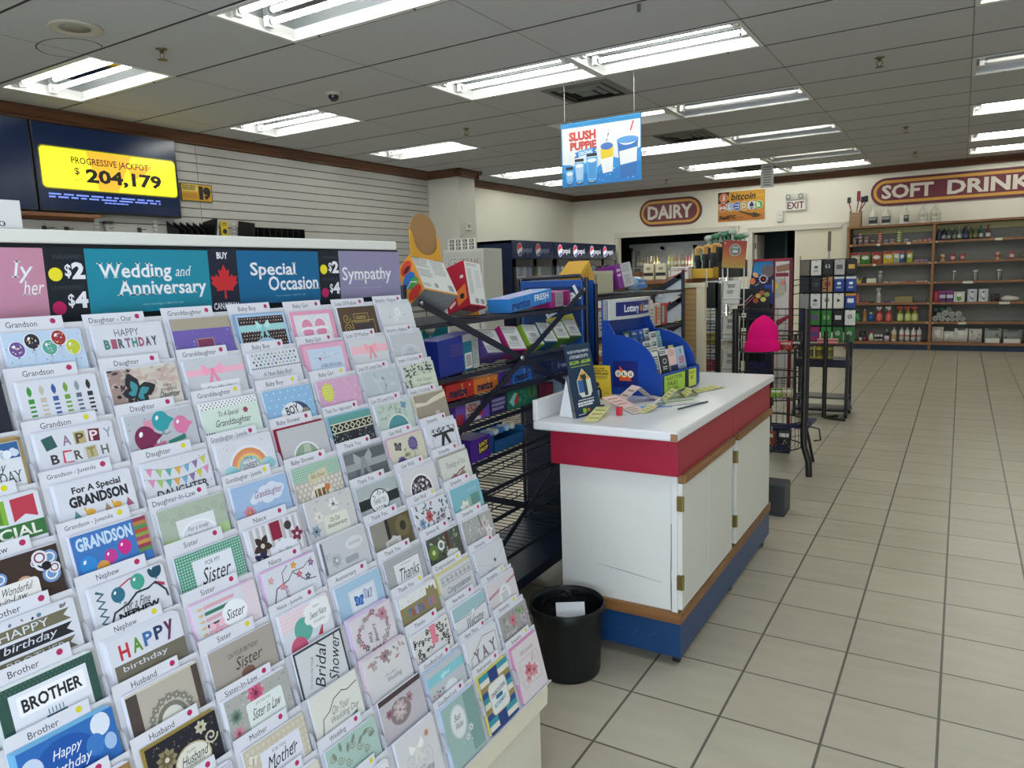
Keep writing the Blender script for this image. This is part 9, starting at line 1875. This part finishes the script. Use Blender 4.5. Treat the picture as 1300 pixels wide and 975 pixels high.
mb.tube([(0.06, -0.24, 0.9), (0.06, -0.24, 0.02)], 0.022, bk, 8); mb.tube([(0.06, -0.24, 0.02), (0.27, -0.30, 0.015)], 0.012, bk, 6); mb.tube([(0.06, -0.24, 0.02), (0.17, -0.10, 0.015)], 0.012, bk, 6); mb.build('front_pole', GR)
for k, (z, dz) in enumerate(((1.44, 0.0), (1.36, 0.06), (1.28, 0.05))):
    MB().tube([(0.06, -0.24, z+dz), (-0.40, -0.42, z-0.03), (-0.52, -0.46, z-0.06)], 0.005, bk, 6).build('display_arm', GR)
cards5 = [(0, 0, '#6a6258', 0, 'brown-edged card pack'), (0, 1, '#d3d3d0', '#5a5a5a', 'white gift card with a grey emblem'), (0, 2, '#1b1c1e', '#d9dcd9', 'black gift card with a white orb'), (0, 3, '#a9a9a4', '#5a5a58', 'grey gift card pack'), (0, 4, '#1d1b18', '#c9a04a', 'black gift card with gold stars'),
 (1, 0, '#22272b', 0, 'dark slate card pack'), (1, 1, '#1e242a', '#3a464c', 'dark gift card with a teal band'), (1, 2, '#a8794f', '#8f3f30', 'kraft brown gift card'), (1, 3, '#1d3f8a', '#dfe4ee', 'navy gift card with a white emblem, first of the pair'), (1, 4, '#1d3f8a', '#dfe4ee', 'navy gift card with a white emblem, second of the pair'),
 (2, 0, '#8a8c8a', 0, 'pale grey card pack'), (2, 1, '#d6d6d4', '#3a3a3c', 'white gift card with a dark fruit-like emblem'), (2, 2, '#d9d8d2', '#2a2c2c', 'white gift card with a round black emblem'), (2, 3, '#d6d4cc', '#2f3234', 'cream gift card with a black triangle'), (2, 4, '#203f86', '#dfe4ee', 'blue gift card with a yellow top band'),
 (3, 1, '#3a7a3a', '#6f4a8a', 'tall green card pack'), (3, 2, '#2f7a34', '#7fae6a', 'bright green card pack'), (3, 3, '#1b1c1e', '#c9ccc9', 'black gift card with a white square'), (3, 4, '#d3d4d0', '#2a2c2a', 'white gift card with a black orb'), (3, 0, '#20264f', 0, 'navy card pack'),
 (4, 1, '#9a2f6a', '#4a4f8a', 'magenta card pack'), (4, 2, '#2f8a3a', '#8fbf7a', 'green card pack with a pale stripe'), (4, 3, '#2a6a30', '#d3dcd0', 'green gift card with a white orb, nearer the pole'), (4, 4, '#2a6a30', '#d3dcd0', 'green gift card with a white orb, at the outer corner')]
for j, i, c1, c2, l in cards5:
    x, z = -0.205+i*0.112, 1.455-j*0.172
    packet(l+' on the gift rack', -1.20+x, z, 0.098, 0.155, 0.02, c1, lambda a, w, h, j=j, i=i, c1=c1, c2=c2: (a.e(w/2, 0.9, 0.8, 0.35, '#2a2a2a'), (a.r(0.2, 0.2, w-0.2, h*0.16, '#cfcfcc' if (j, i) != (2, 4) else '#c98f2f') if c1 in ('#1d3f8a', '#203f86') else None), ((a.ring(w/2, h*0.42, 2.2, 2.2, 0.6, c2), a.l([(w/2-1.2, h*0.5), (w/2, h*0.34), (w/2+1.2, h*0.5)], 0.6, c2)) if 'orb' in l or 'round' in l else a.p([(w*0.36, h*0.32), (w*0.7, h*0.46), (w*0.36, h*0.6)], c2) if 'triangle' in l else a.r(w*0.2, h*0.34, w*0.8, h*0.62, c2) if c2 and 'emblem' not in l else (a.e(w/2, h*0.45, 2.0, 1.5, c2), a.tiny(w*0.25, h*0.66, w*0.75, h*0.8, 2, c2, 3)) if c2 else None)), 'gift card', 'gift_card', 'gift cards on the black rack', y=8.15+0.05)
mb = MB()
for j in range(5): mb.box(-0.26, 0.26, 0.062, 0.15, 1.455-j*0.172-0.006, 1.455-j*0.172-0.0005, bk)
mb.build('hanging_bars', GR)
for k, (x, z, c_, nm) in enumerate(((-0.12, 0.601, '#a89a34', 'yellow'), (-0.03, 0.601, '#b0a23a', 'mustard'), (0.07, 0.601, '#8f8a3a', 'olive'))):
    tin(-1.20+x, z, 1, (c_, '#5f5a2a'), '%s tin on the middle tray of the gift rack' % nm, r=0.04, h=0.11, y=8.10)
packet('pink and red stack of card packs above the yellow tins', -1.15, 0.79-0.04, 0.2, 0.06, 0.06, '#c98a84', lambda a, w, h: a.stripes(0.3, 0.3, w-0.3, h-0.3, ['#d9a9a4', '#a83a44', '#d9b4ae', '#b5505a'], vert=False), 'pack', 'card_pack', y=8.12)
MB().box(-0.25, 0.25, -0.1, 0.12, 0.735, 0.748, bk).build('upper_tray', GR)

# gondola run with umbrella boxes, behind the snack rack
GD = root('gondola', (-2.75, 7.0, 0), 'long gondola shelving with a brown top deck behind the racks', 'shelving')
mb = MB(); mb.box(-0.75, 0.62, -0.5, 0.5, 0.0, 0.12, '#8f866a'); mb.box(-0.75, 0.62, -0.02, 0.02, 0.12, 1.44, tan); mb.build('base_and_spine', GD)
for z in (0.45, 0.8, 1.12):
    mb = MB(); mb.box(-0.7, 0.58, -0.5, 0.5, z-0.02, z, crm); mb.build('shelf', GD)
mb = MB(); mb.cbox(-0.78, 0.64, -0.52, 0.52, 1.44, 1.475, wood('#8f5c38', '#6f4428', 'X', 0.45), 0.004); mb.build('top_deck', GD)
rq = random.Random(31)
for k in range(10):
    x = -3.36+k*0.125; c_ = ('#b5402f', '#c96a3a', '#d9d3c4', '#8f2f2a', '#d0c8b4', '#3a5a8a', '#c9a23a', '#7a3a5a', '#c2452f', '#d6d0c2')[k]
    packet('%s box on the gondola shelf facing the counter' % ('vermilion', 'apricot', 'bone', 'oxblood', 'parchment', 'steel blue', 'ochre', 'mulberry', 'poppy red', 'linen')[k], x, 1.12, 0.11, 0.2, 0.08, c_, lambda a, w, h: (a.r(w*0.15, h*0.15, w*0.85, h*0.5, '#e0dbcf'), a.tiny(w*0.2, h*0.6, w*0.8, h*0.85, 2, '#4a3a34', 3)), 'box', 'snack_box', 'boxes on the gondola', y=6.60)
for k, (x, l) in enumerate(((-2.50, 'cream box with a black band on the brown deck, nearer the coolers'), (-2.38, 'cream box with a black band on the brown deck, nearer the umbrellas'))): packet(l, x, 1.475, 0.10, 0.15, 0.08, '#cfc8ad', lambda a, w, h: (a.r(0.4, h*0.55, w-0.4, h*0.75, '#23231f'), a.e(w*0.5, h*0.3, 2.4, 1.4, '#8f8a74')), 'box', 'carton_box', 'cream boxes on the brown deck', y=6.6)
packet('white box with red stripes on the end of the brown deck', -2.20, 1.475, 0.16, 0.11, 0.14, '#d9d6cf', lambda a, w, h: (a.l([(0.5, h-2), (w-0.5, h*0.3)], 1.2, '#a8343a'), a.tiny(1, 1, w-1, h*0.4, 2, '#a88a84', 4)), 'box', 'carton_box', y=6.62)
ub = tray('umbrella_box', 'yellow carton of umbrellas with tan hooked handles', (-2.02, 6.75, 1.476), (0.20, 0.16, 0.10), '#c9a02f', '#8a6a1c', lip=1.0)
def umbrella(x, y, z, L, c_, hc, l, g, lean, hook=True):
    mb = MB(R(lean[0], 'X') @ R(lean[1], 'Y')); mb.lathe([(0.004, 0), (0.016, 0.03), (0.021, L*0.55), (0.016, L*0.75), (0.008, L*0.78)], C(c_, rough=0.6), 10, cap=False)
    for q in range(5): an = 2*pi*q/5; mb.tube([(0.017*cos(an), 0.017*sin(an), 0.03), (0.021*cos(an+0.4), 0.021*sin(an+0.4), L*0.55)], 0.003, '#c9ccce' if c_ == '#23262a' and q % 2 else c_, 4)
    if hook: mb.tube([(0, 0, L*0.76), (0, 0, L*0.95), (0.012, 0, L*1.01), (0.035, 0, L*1.03), (0.055, 0, L), (0.058, 0, L*0.95)], 0.0115, hc, 8)
    else: mb.sphere((0, 0, L*0.93), 0.04, hc, sub=2, sq=(1, 0.8, 0.7)); mb.tube([(0, 0, L*0.76), (0, 0, L*0.9)], 0.012, hc, 8)
    tag(mb.build('umbrella', None, (x, y, z)), l, 'umbrella', g)
for k in range(6): i, j = k % 3, k//3; umbrella(-2.082+0.060*i, 6.715+0.07*j, 1.481, 0.27+0.012*i, '#23262a', '#c99a58', 'dark folded umbrella with a tan hooked handle in the yellow carton', 'umbrellas in the yellow carton', (0.02-0.04*j, -0.06+0.06*i))
ub2 = tray('umbrella_box', 'dark carton of umbrellas with green sleeves', (-1.93, 7.12, 1.476), (0.34, 0.24, 0.16), '#2c2a28', '#1a1918', lip=1.0)
for k in range(10): i, j = k % 5, k//5; umbrella(-2.042+0.056*i, 7.065+0.11*j, 1.481, 0.40+0.015*(k % 4), '#2b3532', '#4f8063' if k % 3 else '#a9b8ae', 'dark umbrella with a crumpled green and clear plastic top', 'umbrellas in the dark carton', (0.05-0.10*j, -0.11+0.055*i), False)
